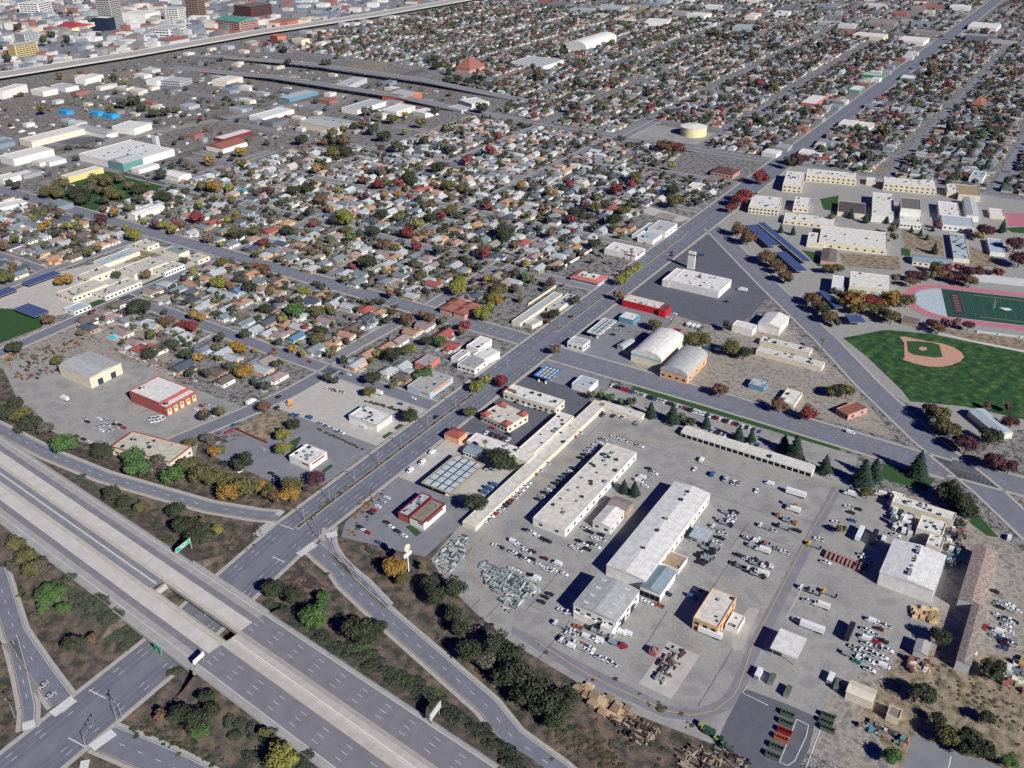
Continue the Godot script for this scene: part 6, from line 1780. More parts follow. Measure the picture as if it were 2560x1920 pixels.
const HOUSES := [
[-496,-389,0,6,0,1,2],
[-470,-405,0,0,0,2,3],
[-388,-463,1,6,1,0,1],
[-468,-414,0,4,0,0,1],
[-510,-395,1,6,0,0,2],
[-403,-464,0,1,1,1,3],
[-485,-416,1,1,0,2,3],
[-399,-476,0,1,1,2,3],
[-539,-387,0,2,0,0,1],
[-498,-417,0,0,0,1,3],
[-431,-461,0,1,1,0,3],
[-493,-427,0,8,0,0,1],
[-517,-417,1,1,0,1,3],
[-434,-477,0,3,1,0,3],
[-531,-419,0,1,0,0,3],
[-475,-461,0,0,2,4,6],
[-589,-389,1,5,3,0,1],
[-548,-416,0,0,0,0,3],
[-430,-494,0,3,1,1,3],
[-388,-524,1,5,1,1,2],
[-470,-476,0,3,2,3,6],
[-603,-394,1,4,3,3,4],
[-428,-509,0,4,1,0,2],
[-579,-420,0,1,3,3,4],
[-502,-470,0,7,2,0,1],
[-515,-465,1,4,2,0,3],
[-470,-494,1,3,2,4,6],
[-404,-536,0,5,1,0,2],
[-526,-463,0,1,2,1,6],
[-429,-526,1,3,1,2,3],
[-592,-424,0,1,3,2,4],
[-540,-460,0,1,2,0,6],
[-474,-508,0,6,2,0,1],
[-657,-392,1,2,3,0,2],
[-615,-421,1,1,3,1,4],
[-427,-541,1,4,1,1,2],
[-626,-422,0,1,3,0,4],
[-579,-401,1,6,3,2,3],
[-469,-523,0,0,2,5,6],
[-541,-477,0,2,2,0,5],
[-502,-504,1,4,2,2,3],
[-643,-419,0,0,3,0,1],
[-477,-527,0,2,2,4,5],
[-659,-414,0,4,3,1,4],
[-579,-466,0,0,4,1,3],
[-544,-496,0,3,2,0,6],
[-474,-541,0,3,2,5,6],
[-599,-464,0,8,4,1,2],
[-487,-539,0,5,2,0,1],
[-589,-476,0,1,4,7,10],
[-495,-484,0,2,2,3,5],
[-626,-401,1,4,3,2,4],
[-609,-467,0,1,4,2,10],
[-504,-536,1,1,2,5,6],
[-511,-484,1,1,2,3,6],
[-612,-477,0,1,4,3,10],
[-588,-494,0,3,4,3,8],
[-520,-537,0,1,2,4,6],
[-538,-527,1,2,2,2,5],
[-627,-473,1,2,4,1,2],
[-526,-483,0,3,2,1,6],
[-653,-462,0,8,4,0,2],
[-557,-467,0,0,2,0,6],
[-671,-400,0,6,3,0,3],
[-586,-512,0,1,4,9,10],
[-609,-498,1,1,4,8,10],
[-475,-583,1,1,5,5,10],
[-425,-614,0,2,6,0,1],
[-541,-542,0,3,2,2,6],
[-527,-498,0,1,2,2,6],
[-556,-482,1,8,2,0,2],
[-579,-527,1,3,4,6,8],
[-657,-481,0,0,4,0,3],
[-610,-511,0,7,4,0,1],
[-481,-596,0,1,5,6,10],
[-674,-416,1,4,3,0,4],
[-594,-526,0,3,4,5,8],
[-427,-632,0,6,6,0,1],
[-526,-513,0,0,2,3,6],
[-657,-430,0,2,3,1,2],
[-498,-592,1,8,5,1,2],
[-558,-497,1,2,2,1,5],
[-654,-497,1,3,4,0,8],
[-471,-613,1,5,5,0,1],
[-590,-541,0,3,4,7,8],
[-542,-514,1,4,2,1,3],
[-420,-652,0,4,6,1,2],
[-533,-581,0,0,5,0,7],
[-413,-657,1,1,6,0,1],
[-675,-432,0,6,3,1,3],
[-513,-596,0,0,5,2,7],
[-609,-536,1,0,4,2,3],
[-480,-620,1,1,5,8,10],
[-558,-512,0,0,2,1,6],
[-656,-512,1,3,4,1,8],
[-471,-633,0,6,5,0,1],
[-509,-613,1,0,5,3,7],
[-434,-660,0,8,6,0,1],
[-809,-427,0,0,7,2,3],
[-432,-603,0,4,6,0,2],
[-628,-543,0,3,4,4,8],
[-542,-597,1,0,5,1,7],
[-657,-527,0,1,4,5,10],
[-557,-527,0,8,2,1,2],
[-522,-617,0,3,5,0,3],
[-468,-654,0,0,5,6,7],
[-515,-626,0,1,5,4,10],
[-497,-637,0,1,5,7,10],
[-643,-484,0,2,4,0,2],
[-590,-582,0,1,8,5,9],
[-542,-612,0,8,5,0,2],
[-411,-696,0,1,9,2,9],
[-673,-466,1,4,4,0,4],
[-652,-545,1,3,4,2,8],
[-625,-498,1,1,4,4,10],
[-556,-543,1,0,2,2,6],
[-498,-646,0,4,5,2,3],
[-481,-659,0,1,5,9,10],
[-402,-713,0,3,9,0,2],
[-538,-629,0,1,5,2,10],
[-589,-598,0,0,8,4,6],
[-608,-590,0,1,8,2,9],
[-432,-702,0,1,9,0,9],
[-626,-514,1,4,4,3,4],
[-675,-485,1,1,4,0,10],
[-585,-613,0,0,8,5,6],
[-816,-467,0,3,10,0,4],
[-514,-660,1,4,5,1,3],
[-625,-592,1,0,8,1,6],
[-541,-645,0,3,5,2,3],
[-803,-481,0,6,10,0,4],
[-605,-606,0,8,8,0,1],
[-429,-720,0,4,9,0,2],
[-529,-659,0,0,5,5,7],
[-821,-406,0,2,7,0,2],
[-652,-583,0,1,8,0,9],
[-579,-629,0,4,8,3,4],
[-495,-617,0,2,5,0,1],
[-640,-526,1,4,4,2,4],
[-839,-471,0,0,10,3,4],
[-544,-659,0,1,5,3,10],
[-822,-486,0,8,10,1,3],
[-674,-512,1,1,4,1,10],
[-862,-465,1,4,10,0,3],
[-853,-471,0,0,10,1,4],
[-653,-597,1,0,8,0,6],
[-427,-740,0,1,9,3,9],
[-808,-501,0,6,10,3,4],
[-580,-645,0,1,8,8,9],
[-556,-591,0,1,5,0,10],
[-878,-466,0,2,10,0,1],
[-834,-422,0,0,7,0,3],
[-499,-709,1,4,11,0,1],
[-809,-516,1,3,10,2,4],
[-642,-621,1,3,8,0,1],
[-672,-530,0,4,4,1,4],
[-701,-586,0,0,12,3,5],
[-596,-652,0,1,8,7,9],
[-615,-640,0,6,8,4,6],
[-658,-613,1,2,8,2,3],
[-481,-725,0,8,11,0,1],
[-821,-438,0,2,7,1,2],
[-456,-743,0,5,11,0,1],
[-515,-710,0,3,11,4,6],
[-809,-529,1,3,10,3,4],
[-417,-777,0,1,9,7,9],
[-525,-635,0,0,5,4,7],
[-836,-438,0,4,7,0,1],
[-881,-486,1,0,10,0,4],
[-832,-516,1,6,10,2,4],
[-647,-634,0,1,8,3,9],
[-536,-703,0,1,11,0,7],
[-671,-544,1,1,4,6,10],
[-693,-607,0,3,12,0,2],
[-725,-589,1,0,12,1,5],
[-851,-435,0,0,7,1,3],
[-659,-633,1,0,8,2,6],
[-535,-711,0,3,11,2,6],
[-825,-530,0,1,10,4,6],
[-628,-657,0,4,8,1,4],
[-879,-500,1,1,10,1,6],
[-846,-521,0,6,10,1,4],
[-514,-731,0,1,11,2,7],
[-473,-757,1,1,11,6,7],
[-554,-633,0,1,5,1,10],
[-651,-649,0,1,8,4,9],
[-819,-545,0,1,10,5,6],
[-865,-518,0,4,10,2,3],
[-833,-541,1,8,10,2,3],
[-760,-587,0,1,12,0,5],
[-409,-732,1,1,9,5,9],
[-462,-703,0,2,11,2,5],
[-392,-827,1,3,13,0,1],
[-737,-609,0,0,12,2,5],
[-696,-635,0,5,12,1,2],
[-534,-737,1,3,11,3,6],
[-555,-647,1,4,5,0,3],
[-913,-500,0,8,10,0,3],
[-659,-662,0,0,8,3,6],
[-591,-706,1,0,14,1,2],
[-473,-780,0,2,11,4,5],
[-925,-497,0,0,15,1,4],
[-855,-541,0,1,10,3,6],
[-479,-700,1,2,11,1,5],
[-408,-746,0,0,9,1,3],
[-609,-619,0,6,8,2,6],
[-761,-605,1,0,12,0,5],
[-439,-730,1,1,9,1,9],
[-532,-752,0,1,11,1,7],
[-388,-843,0,6,13,0,1],
[-489,-780,0,1,11,5,7],
[-594,-635,1,4,8,2,4],
[-640,-605,1,4,8,0,4],
[-912,-515,1,0,10,2,4],
[-427,-821,1,1,13,1,4],
[-944,-497,0,5,15,0,1],
[-511,-771,0,1,11,3,7],
[-673,-588,0,2,8,0,3],
[-591,-723,0,2,14,1,2],
[-527,-762,0,3,11,5,6],
[-628,-619,0,6,8,1,6],
[-557,-664,0,3,5,1,3],
[-407,-759,0,3,9,1,2],
[-927,-515,1,0,15,3,4],
[-878,-546,1,3,10,1,4],
[-612,-714,1,3,14,1,2],
[-765,-620,0,5,12,0,2],
[-699,-661,0,3,12,1,2],
[-465,-730,1,0,11,2,4],
[-438,-747,1,4,9,1,2],
[-626,-713,1,2,14,0,2],
[-421,-761,1,6,9,0,1],
[-724,-653,1,1,12,4,5],
[-714,-659,1,8,12,0,1],
[-626,-632,1,1,8,6,9],
[-674,-603,0,2,8,1,3],
[-843,-499,0,1,10,2,6],
[-835,-590,0,8,16,0,2],
[-931,-530,0,2,15,0,1],
[-438,-761,0,1,9,4,9],
[-510,-801,0,2,11,3,5],
[-472,-825,0,0,17,1,4],
[-428,-853,0,2,13,0,1],
[-857,-497,0,4,10,1,3],
[-771,-638,1,6,12,0,2],
[-739,-658,1,1,12,3,5],
[-955,-524,0,0,15,2,4],
[-593,-753,0,1,14,2,3],
[-496,-731,0,0,11,1,4],
[-672,-620,1,1,8,1,9],
[-805,-622,1,3,16,0,1],
[-610,-663,0,6,8,5,6],
[-408,-793,0,1,9,8,9],
[-902,-481,0,1,10,0,6],
[-711,-603,0,2,12,1,2],
[-555,-702,1,3,11,0,6],
[-440,-776,1,0,9,0,3],
[-429,-870,1,1,13,3,4],
[-759,-664,1,0,12,4,5],
[-654,-730,0,1,14,0,3],
[-472,-845,1,3,17,2,3],
[-424,-789,0,0,9,2,3],
[-500,-830,1,1,17,0,2],
[-513,-827,0,4,17,0,1],
[-609,-766,0,7,14,1,2],
[-470,-857,0,1,17,1,2],
[-431,-884,0,5,13,0,1],
[-558,-716,0,3,11,1,6],
[-437,-793,1,1,9,6,9],
[-511,-747,0,2,11,0,5],
[-643,-664,0,6,8,3,6],
[-656,-745,0,3,14,0,2],
[-942,-477,1,0,15,0,4],
[-672,-647,1,6,8,0,6],
[-494,-761,1,1,11,4,7],
[-408,-817,0,1,13,2,4],
[-540,-823,0,0,17,0,4],
[-726,-619,1,6,12,1,2],
[-883,-609,1,1,16,0,2],
[-799,-662,0,1,12,1,5],
[-720,-712,0,3,18,0,1],
[-692,-730,1,1,18,1,2],
[-474,-868,0,0,17,3,4],
[-808,-662,0,1,16,1,2],
[-625,-778,0,7,14,0,2],
[-557,-731,0,0,11,0,4],
[-463,-791,0,0,11,3,4],
[-649,-766,0,1,14,1,3],
[-737,-710,0,1,18,0,2],
[-490,-866,0,0,17,2,4],
[-610,-699,0,0,14,0,2],
[-787,-588,0,2,12,0,2],
[-834,-651,1,4,16,0,1],
[-689,-743,1,0,18,0,1],
[-524,-847,1,3,17,1,3],
[-408,-833,0,0,13,0,1],
[-724,-633,0,1,12,2,5],
[-439,-814,0,1,13,0,4],
[-829,-660,0,8,16,1,2],
[-540,-842,0,3,17,0,3]]
const VEHICLES := [
[-253.2,-537.7,3.2,0,0,49,0,11],
[-250.5,-537.6,0.0,0,2,49,0,11],
[-247.8,-537.5,3.1,0,2,49,1,11],
[-245.1,-537.5,3.1,0,4,49,0,6],
[-242.4,-537.4,3.1,0,4,49,1,6],
[-239.7,-537.3,3.2,0,4,49,2,6],
[-237.1,-537.3,3.1,0,3,49,0,2],
[-234.4,-537.2,0.0,1,1,49,0,3],
[-231.8,-537.2,0.0,0,1,49,0,6],
[-229.2,-537.1,0.0,1,1,49,1,3],
[-226.6,-537.0,0.0,0,0,49,1,11],
[-223.9,-537.0,3.2,0,2,49,2,11],
[-221.4,-536.9,3.2,1,2,49,0,4],
[-218.8,-536.8,3.2,1,3,49,0,1],
[-216.2,-536.8,3.2,0,1,49,1,6],
[-213.6,-536.7,3.1,0,1,49,2,6],
[-211.1,-536.7,3.1,0,0,49,2,11],
[-208.5,-536.6,-0.0,0,2,49,3,11],
[-206.0,-536.5,-0.0,0,2,49,4,11],
[-203.4,-536.5,-0.0,0,1,49,3,6],
[-200.9,-536.4,3.1,0,0,49,3,11],
[-198.4,-536.3,0.0,1,1,49,2,3],
[-195.9,-536.3,3.2,0,4,49,3,6],
[-193.4,-536.2,0.0,0,2,49,5,11],
[-190.9,-536.2,3.1,1,2,49,1,4],
[-188.4,-536.1,0.0,1,0,49,0,2],
[-186.0,-536.1,3.1,0,0,49,4,11],
[-183.5,-536.0,0.0,0,0,49,5,11],
[-181.1,-535.9,3.1,0,0,49,6,11],
[-178.6,-535.9,3.2,1,2,49,2,4],
[-176.2,-535.8,3.1,1,0,49,1,2],
[-173.8,-535.8,0.0,0,2,49,6,11],
[-171.4,-535.7,3.2,0,4,49,4,6],
[-169.0,-535.6,0.0,0,0,49,7,11],
[-166.6,-535.6,0.1,0,2,49,7,11],
[-164.2,-535.5,3.1,1,2,49,3,4],
[-161.8,-535.5,-0.1,0,0,49,8,11],
[-159.4,-535.4,0.0,0,4,49,5,6],
[-157.1,-535.4,-0.0,0,2,49,8,11],
[-154.7,-535.3,3.1,0,1,49,4,6],
[-152.4,-535.2,0.0,0,0,49,9,11],
[-150.1,-535.2,3.1,0,2,49,9,11],
[-147.7,-535.1,-0.0,0,0,49,10,11],
[-145.4,-535.1,-0.1,0,2,49,10,11],
[-143.1,-535.0,-0.0,0,1,49,5,6],
[-140.8,-535.0,0.0,0,3,49,1,2],
[-168.0,-518.3,3.1,0,1,50,0,3],
[-164.7,-518.2,-0.0,1,2,50,0,4],
[-161.5,-518.1,0.0,0,1,50,1,3],
[-158.3,-518.0,3.2,0,0,50,0,2],
[-155.1,-517.9,3.1,1,2,50,1,4],
[-151.9,-517.9,-0.0,1,2,50,2,4],
[-148.8,-517.8,-0.0,0,2,50,0,1],
[-145.6,-517.7,0.0,1,2,50,3,4],
[-142.5,-517.6,3.1,0,0,50,1,2],
[-139.4,-517.5,-0.0,0,1,50,2,3],
[-136.2,-517.4,0.0,1,3,50,0,1],
[-227.9,-389.9,4.7,0,2,51,0,2],
[-227.7,-393.7,1.6,0,1,51,0,2],
[-227.4,-397.6,1.6,1,2,51,0,4],
[-227.1,-401.5,4.7,0,0,51,0,2],
[-226.8,-405.4,4.7,0,1,51,1,2],
[-226.5,-409.4,4.7,1,2,51,1,4],
[-226.2,-413.4,1.6,0,2,51,1,2],
[-225.9,-417.5,4.7,1,3,51,0,1],
[-225.6,-421.6,1.6,1,2,51,2,4],
[-225.3,-425.7,1.5,0,0,51,1,2],
[-225.0,-429.9,4.7,1,2,51,3,4],
[-226.9,-442.5,1.6,1,2,52,0,2],
[-226.6,-446.9,1.6,1,2,52,1,2],
[-226.3,-451.4,4.7,1,0,52,0,3],
[-226.0,-455.8,4.7,1,0,52,1,3],
[-225.7,-460.4,1.6,1,0,52,2,3],
[-225.3,-464.9,1.6,0,0,52,0,1],
[-225.0,-469.6,4.7,1,1,52,0,1],
[-243.9,-354.7,1.6,0,0,53,0,1],
[-243.6,-357.8,1.6,1,1,53,0,2],
[-243.3,-361.0,4.8,1,0,53,0,2],
[-243.1,-364.2,4.8,1,4,53,0,1],
[-242.8,-367.4,4.7,1,1,53,1,2],
[-242.5,-370.7,1.6,1,0,53,1,2],
[-242.2,-374.0,1.6,1,2,53,0,2],
[-241.9,-377.3,1.6,1,2,53,1,2],
[-241.6,-380.6,1.6,0,4,53,0,1],
[-241.8,-383.9,1.6,1,0,54,0,4],
[-241.9,-388.2,1.6,1,0,54,1,4],
[-241.9,-392.6,4.7,1,0,54,2,4],
[-241.9,-397.0,4.7,1,0,54,3,4],
[-241.9,-401.5,4.7,0,0,54,0,1],
[-243.5,-416.7,1.6,1,0,55,0,3],
[-243.4,-425.9,1.6,1,0,55,1,3],
[-243.1,-411.7,1.5,0,8,55,0,1],
[-243.6,-462.8,4.7,1,8,55,0,1],
[-243.4,-468.9,1.5,1,0,55,2,3],
[-225.7,-340.1,1.6,1,0,56,0,6],
[-222.7,-340.3,1.6,0,2,56,0,8],
[-218.8,-348.1,4.7,2,0,56,0,3],
[-214.7,-347.1,1.6,1,0,56,2,6],
[-214.2,-340.3,4.7,1,0,56,1,6],
[-210.7,-340.2,1.6,0,2,56,1,8],
[-208.5,-345.1,1.5,1,0,56,4,6],
[-205.8,-346.8,4.8,0,2,56,4,8],
[-205.4,-338.9,4.7,1,0,56,3,6],
[-202.7,-341.2,1.6,0,2,56,3,8],
[-197.0,-339.1,1.5,0,0,56,2,5],
[-197.1,-345.4,1.6,0,5,56,0,1],
[-191.1,-338.4,1.6,1,0,56,5,6],
[-188.3,-339.8,1.6,0,0,56,3,5],
[-189.0,-345.4,1.6,2,0,56,2,3],
[-181.6,-340.0,4.7,0,0,56,4,5],
[-207.8,-328.4,1.6,0,0,56,0,5],
[-204.1,-328.3,1.6,0,0,56,1,5],
[-196.1,-329.7,1.6,0,2,56,2,8],
[-192.8,-329.0,1.6,2,0,56,1,3],
[-180.9,-315.0,1.6,0,2,56,5,8],
[-181.1,-319.0,1.5,0,2,56,6,8],
[-180.3,-322.3,1.6,0,2,56,7,8],
[-218.7,-361.0,1.6,0,2,57,0,2],
[-215.0,-360.8,4.7,1,0,57,0,1],
[-209.8,-359.8,1.6,0,0,57,0,1],
[-206.5,-359.5,4.8,0,2,57,1,2],
[-203.3,-359.1,1.6,1,2,57,0,1],
[-188.5,-362.2,4.7,0,0,58,0,4],
[-185.2,-361.6,1.6,1,0,58,0,4],
[-185.8,-365.3,4.7,0,0,58,1,4],
[-181.1,-364.8,4.7,1,2,58,0,2],
[-182.1,-375.5,1.6,0,0,58,3,4],
[-178.5,-376.6,1.6,1,0,58,3,4],
[-181.6,-370.4,1.6,0,2,58,1,3],
[-180.2,-380.4,1.5,0,2,58,2,3],
[-187.0,-379.2,4.7,1,2,58,1,2],
[-189.9,-380.5,4.7,1,0,58,1,4],
[-188.0,-368.7,4.7,0,2,58,0,3],
[-177.7,-369.3,4.7,1,0,58,2,4],
[-184.1,-367.6,4.7,0,0,58,2,4],
[-185.4,-454.9,1.5,0,2,59,0,1],
[-180.5,-452.1,4.7,1,0,59,0,1],
[-185.0,-444.0,1.6,2,0,59,1,2],
[-184.4,-439.3,4.7,2,0,59,0,2],
[-179.2,-436.6,1.5,0,0,59,0,1],
[-220.4,-476.6,1.6,1,0,60,0,3],
[-213.0,-475.5,1.6,1,0,60,1,3],
[-201.2,-475.5,4.7,1,0,60,2,3],
[-160.7,-482.1,0,2,0,61,0,1],
[-160.4,-470.0,3.2,0,0,61,0,2],
[-148.7,-470.7,0,2,3,61,0,1],
[-139.9,-469.6,3.1,2,1,61,0,1],
[-134.5,-469.4,0.0,1,0,61,0,1],
[-131.6,-469.5,3.2,1,1,61,0,1],
[-119.6,-468.8,3.2,0,0,61,1,2],
[-123.3,-441.3,4.7,1,2,62,3,4],
[-122.9,-435.6,1.6,1,0,62,3,4],
[-122.9,-431.8,4.7,1,0,62,2,4],
[-123.4,-427.6,4.7,4,2,62,2,3],
[-122.0,-418.5,1.6,1,0,62,1,4],
[-121.6,-413.8,4.7,1,2,62,2,4],
[-121.8,-408.9,1.6,1,0,62,0,4],
[-121.9,-404.0,1.6,4,2,62,1,3],
[-121.5,-399.6,1.5,1,2,62,1,4],
[-121.6,-394.8,1.6,4,2,62,0,3],
[-122.1,-390.0,4.7,1,2,62,0,4],
[-125.9,-437.7,4.7,4,1,63,0,1],
[-125.8,-429.3,4.7,4,0,63,1,2],
[-125.8,-421.1,1.6,4,0,63,0,2],
[-103.1,-436.7,1.6,4,0,64,2,3],
[-99.6,-423.5,1.6,4,0,64,1,3],
[-97.6,-415.9,1.6,3,0,64,1,2],
[-101.0,-405.6,4.7,4,2,64,0,1],
[-96.1,-403.0,4.7,4,0,64,0,3],
[-97.9,-395.2,1.6,1,2,64,0,1],
[-91.9,-396.7,1.6,3,0,64,0,2],
[-102.2,-416.5,1.6,4,1,64,0,1],
[-115.3,-480.1,1.6,2,0,65,0,1],
[-98.1,-477.5,1.6,5,0,65,0,1],
[-97.8,-465.4,4.7,4,8,65,2,4],
[-94.8,-461.3,1.6,3,0,65,0,1],
[-97.6,-451.6,1.6,4,8,65,1,4],
[-92.8,-449.5,4.7,4,8,65,3,4],
[-94.5,-442.1,1.6,4,2,65,0,1],
[-99.2,-436.7,1.6,1,0,65,0,2],
[-86.9,-443.8,4.7,1,2,65,0,1],
[-95.3,-422.1,1.6,4,8,65,0,4],
[-86.8,-421.5,1.6,1,0,65,1,2],
[-168.8,-314.8,1.5,1,0,66,0,10],
[-165.9,-315.6,4.8,1,0,66,1,10],
[-164.0,-305.1,1.6,4,0,66,0,2],
[-157.3,-302.7,1.6,1,0,66,2,10],
[-156.1,-305.4,1.5,1,0,66,3,10],
[-156.2,-309.1,1.6,1,8,66,0,2],
[-148.9,-305.3,4.7,2,0,66,1,5],
[-145.7,-305.4,4.7,1,0,66,6,10],
[-143.4,-306.5,1.6,2,0,66,2,5],
[-148.6,-299.9,1.6,1,8,66,1,2],
[-144.4,-299.9,4.7,1,0,66,5,10],
[-144.0,-297.4,4.7,1,0,66,4,10],
[-155.7,-296.4,1.6,4,0,66,1,2],
[-153.3,-295.9,1.6,2,0,66,0,5],
[-137.3,-296.8,4.7,1,0,66,7,10],
[-134.4,-297.3,1.6,1,0,66,8,10],
[-130.7,-296.6,1.5,1,0,66,9,10],
[-136.6,-317.2,1.6,2,0,66,3,5],
[-133.6,-318.2,1.6,2,0,66,4,5],
[-134.4,-308.9,4.7,4,4,66,0,1],
[-131.8,-310.1,4.7,1,4,66,0,1],
[-147.5,-311.3,1.6,4,2,66,0,1],
[-141.6,-311.7,4.7,4,1,66,0,1],
[-115.9,-359.9,4.7,2,3,67,0,1],
[-115.2,-366.0,1.5,1,0,67,0,1],
[-137.1,-344.4,4.7,0,0,67,0,2],
[-133.0,-343.9,4.7,0,0,67,1,2],
[-128.0,-345.1,1.6,1,8,67,0,1],
[-128.4,-355.6,1.5,1,2,67,0,1],
[-98.2,-339.6,1.6,5,0,68,0,1],
[-69.0,-327.4,0,7,0,69,0,1],
[-32.9,-392.4,1.6,2,0,70,1,3],
[-29.3,-392.7,1.5,1,0,70,11,17],
[-25.8,-392.5,1.6,1,0,70,15,17],
[-28.0,-388.7,1.6,0,5,70,0,1],
[-33.2,-384.5,4.7,1,0,70,2,17],
[-29.8,-383.3,1.6,1,0,70,8,17],
[-32.5,-378.4,1.6,2,0,70,0,3],
[-29.8,-379.6,1.5,1,0,70,7,17],
[-27.1,-378.8,4.7,0,4,70,0,1],
[-30.5,-374.8,4.7,1,0,70,4,17],
[-23.7,-376.2,4.7,1,0,70,13,17],
[-20.9,-376.1,4.7,1,0,70,16,17],
[-35.3,-369.3,1.6,1,1,70,0,2],
[-32.3,-367.6,1.5,1,0,70,0,17],
[-29.8,-370.5,1.5,1,0,70,3,17],
[-26.7,-370.5,4.7,1,0,70,9,17],
[-24.3,-369.5,4.7,1,0,70,10,17],
[-35.0,-362.8,4.7,4,0,70,0,1],
[-29.8,-365.2,1.5,1,0,70,1,17],
[-26.7,-363.6,4.7,1,0,70,5,17],
[-22.0,-370.0,4.7,1,0,70,14,17],
[-22.6,-364.5,1.6,1,0,70,12,17],
[-19.9,-364.5,4.7,2,0,70,2,3],
[-25.2,-358.5,4.7,1,0,70,6,17],
[-32.0,-360.7,1.5,0,9,70,0,1],
[-26.3,-374.5,1.6,1,1,70,1,2],
[-24.3,-381.2,1.5,1,2,70,0,1],
[-39.8,-377.0,0,5,2,70,0,1],
[-67.4,-397.3,1.6,4,0,71,0,1],
[-64.2,-389.5,4.7,1,0,71,1,2],
[-57.2,-389.3,1.6,3,0,71,0,1],
[-64.5,-372.9,1.6,1,0,71,0,2],
[-56.5,-370.7,1.6,5,0,71,0,1],
[-56.2,-400.7,1.6,4,7,71,0,1],
[-63.8,-397.5,1.6,4,2,71,0,1],
[-49.9,-311.7,1.6,6,6,72,3,4],
[-49.0,-306.5,1.6,6,6,72,2,4],
[-48.0,-301.6,1.6,6,4,72,0,1],
[-48.1,-297.2,1.6,6,8,72,0,1],
[-48.3,-291.6,1.6,6,6,72,1,4],
[-48.3,-286.3,1.6,6,6,72,0,4],
[-34.1,-320.2,1.6,6,6,73,2,3],
[-34.0,-316.4,1.6,6,6,73,0,3],
[-32.3,-313.0,1.6,6,6,73,1,3],
[-62.6,-327.3,0,7,6,74,0,3],
[-39.4,-342.8,0,7,0,74,0,1],
[-35.5,-340.3,0,7,6,74,2,3],
[-53.9,-324.1,0,7,6,74,1,3],
[-66.4,-432.1,0,7,8,75,0,13],
[-64.0,-431.9,0,7,8,75,1,13],
[-61.6,-431.8,0,7,8,75,2,13],
[-59.2,-431.6,0,7,8,75,3,13],
[-57.2,-431.4,0,7,8,75,4,13],
[-54.8,-431.3,0,7,8,75,5,13],
[-52.9,-431.1,0,7,8,75,6,13],
[-50.5,-431.0,0,7,8,75,7,13],
[-50.4,-430.9,0,7,8,75,8,13],
[-48.0,-430.8,0,7,8,75,9,13],
[-47.5,-431.1,0,7,8,75,10,13],
[-45.1,-430.5,0,7,8,75,11,13],
[-45.2,-430.3,0,7,8,75,12,13],
[-55.4,-458.2,0,5,0,76,0,1],
[-47.9,-459.2,0,5,2,76,0,1],
[-43.0,-462.9,0,2,0,76,0,1],
[-37.2,-488.6,1.6,3,0,77,2,4],
[-35.7,-483.1,1.6,3,0,77,3,4],
[-36.1,-474.7,1.6,1,0,77,8,9],
[-37.9,-469.8,4.7,1,0,77,7,9],
[-49.3,-441.7,4.7,1,0,77,4,9],
[-47.5,-439.4,1.6,1,0,77,5,9],
[-45.1,-437.5,1.5,1,0,77,6,9],
[-65.0,-424.9,4.7,1,0,77,1,9],
[-67.6,-482.5,1.6,1,0,77,3,9],
[-70.0,-495.3,1.6,3,0,77,0,4],
[-62.4,-483.1,1.5,0,2,77,1,2],
[-62.3,-470.1,4.8,0,3,77,0,1],
[-69.9,-463.4,1.6,1,0,77,2,9],
[-74.0,-442.7,1.6,1,0,77,0,9],
[-74.4,-435.3,1.6,4,7,77,0,1],
[-65.0,-477.5,4.7,0,2,77,0,2],
[-46.5,-501.2,1.6,2,3,77,0,1],
[-54.1,-504.7,1.6,3,0,77,1,4],
[23.0,-441.0,1.6,0,0,78,1,6],
[26.2,-439.5,1.6,0,0,78,5,6],
[25.9,-431.0,1.6,0,0,78,3,6],
[25.9,-425.2,4.7,0,0,78,2,6],
[22.5,-418.7,1.6,2,0,78,2,3],
[27.4,-421.4,1.6,0,0,78,4,6],
[16.9,-418.5,3.1,0,4,78,0,1],
[26.6,-407.9,1.6,0,3,78,0,1],
[26.9,-410.9,1.6,0,5,78,0,1],
[12.1,-394.3,3.1,2,0,78,0,3],
[16.9,-449.5,1.5,0,2,78,0,2],
[13.6,-396.3,4.7,2,0,78,1,3],
[25.8,-415.7,4.7,0,0,78,0,6],
[21.2,-437.9,4.7,0,2,78,1,2],
[-290.8,-323.7,4.8,0,5,79,0,1],
[-286.4,-322.0,4.7,0,0,79,0,2],
[-280.7,-320.7,4.7,0,2,79,0,1],
[-274.7,-319.5,4.7,0,0,79,1,2],
[-301.1,-312.2,4.8,0,2,80,0,1],
[-297.5,-311.0,1.6,0,0,80,0,1],
[-294.2,-310.7,4.7,0,4,80,0,1],
[-283.0,-307.0,4.7,0,3,80,0,1],
[-273.6,-304.6,1.6,1,2,80,0,1],
[-306.1,-342.6,1.6,0,0,81,1,2],
[-305.8,-338.4,4.7,0,1,81,0,1],
[-305.3,-332.9,1.6,0,0,81,0,2],
[-304.5,-328.7,1.6,0,4,81,0,1],
[-304.6,-325.7,4.7,0,2,81,0,1],
[-311.9,-396.7,0,2,0,82,2,3],
[-310.4,-383.5,3.1,2,0,82,1,3],
[-311.4,-372.3,3.1,2,0,82,0,3],
[-258.9,-387.9,1.6,2,3,83,2,3],
[-259.0,-382.8,4.7,2,3,83,1,3],
[-259.7,-378.2,1.6,2,3,83,0,3],
[-397.0,-383.9,4.7,1,1,84,0,2],
[-394.6,-383.8,1.6,1,0,84,0,2],
[-392.2,-383.7,4.7,0,3,84,0,1],
[-389.9,-383.6,1.6,0,0,84,0,3],
[-387.5,-383.5,4.7,1,1,84,1,2],
[-385.1,-383.4,1.6,0,0,84,1,3],
[-382.7,-383.2,1.5,0,0,84,2,3],
[-380.3,-383.1,1.6,1,3,84,0,1],
[-377.9,-383.0,4.7,1,0,84,1,2],
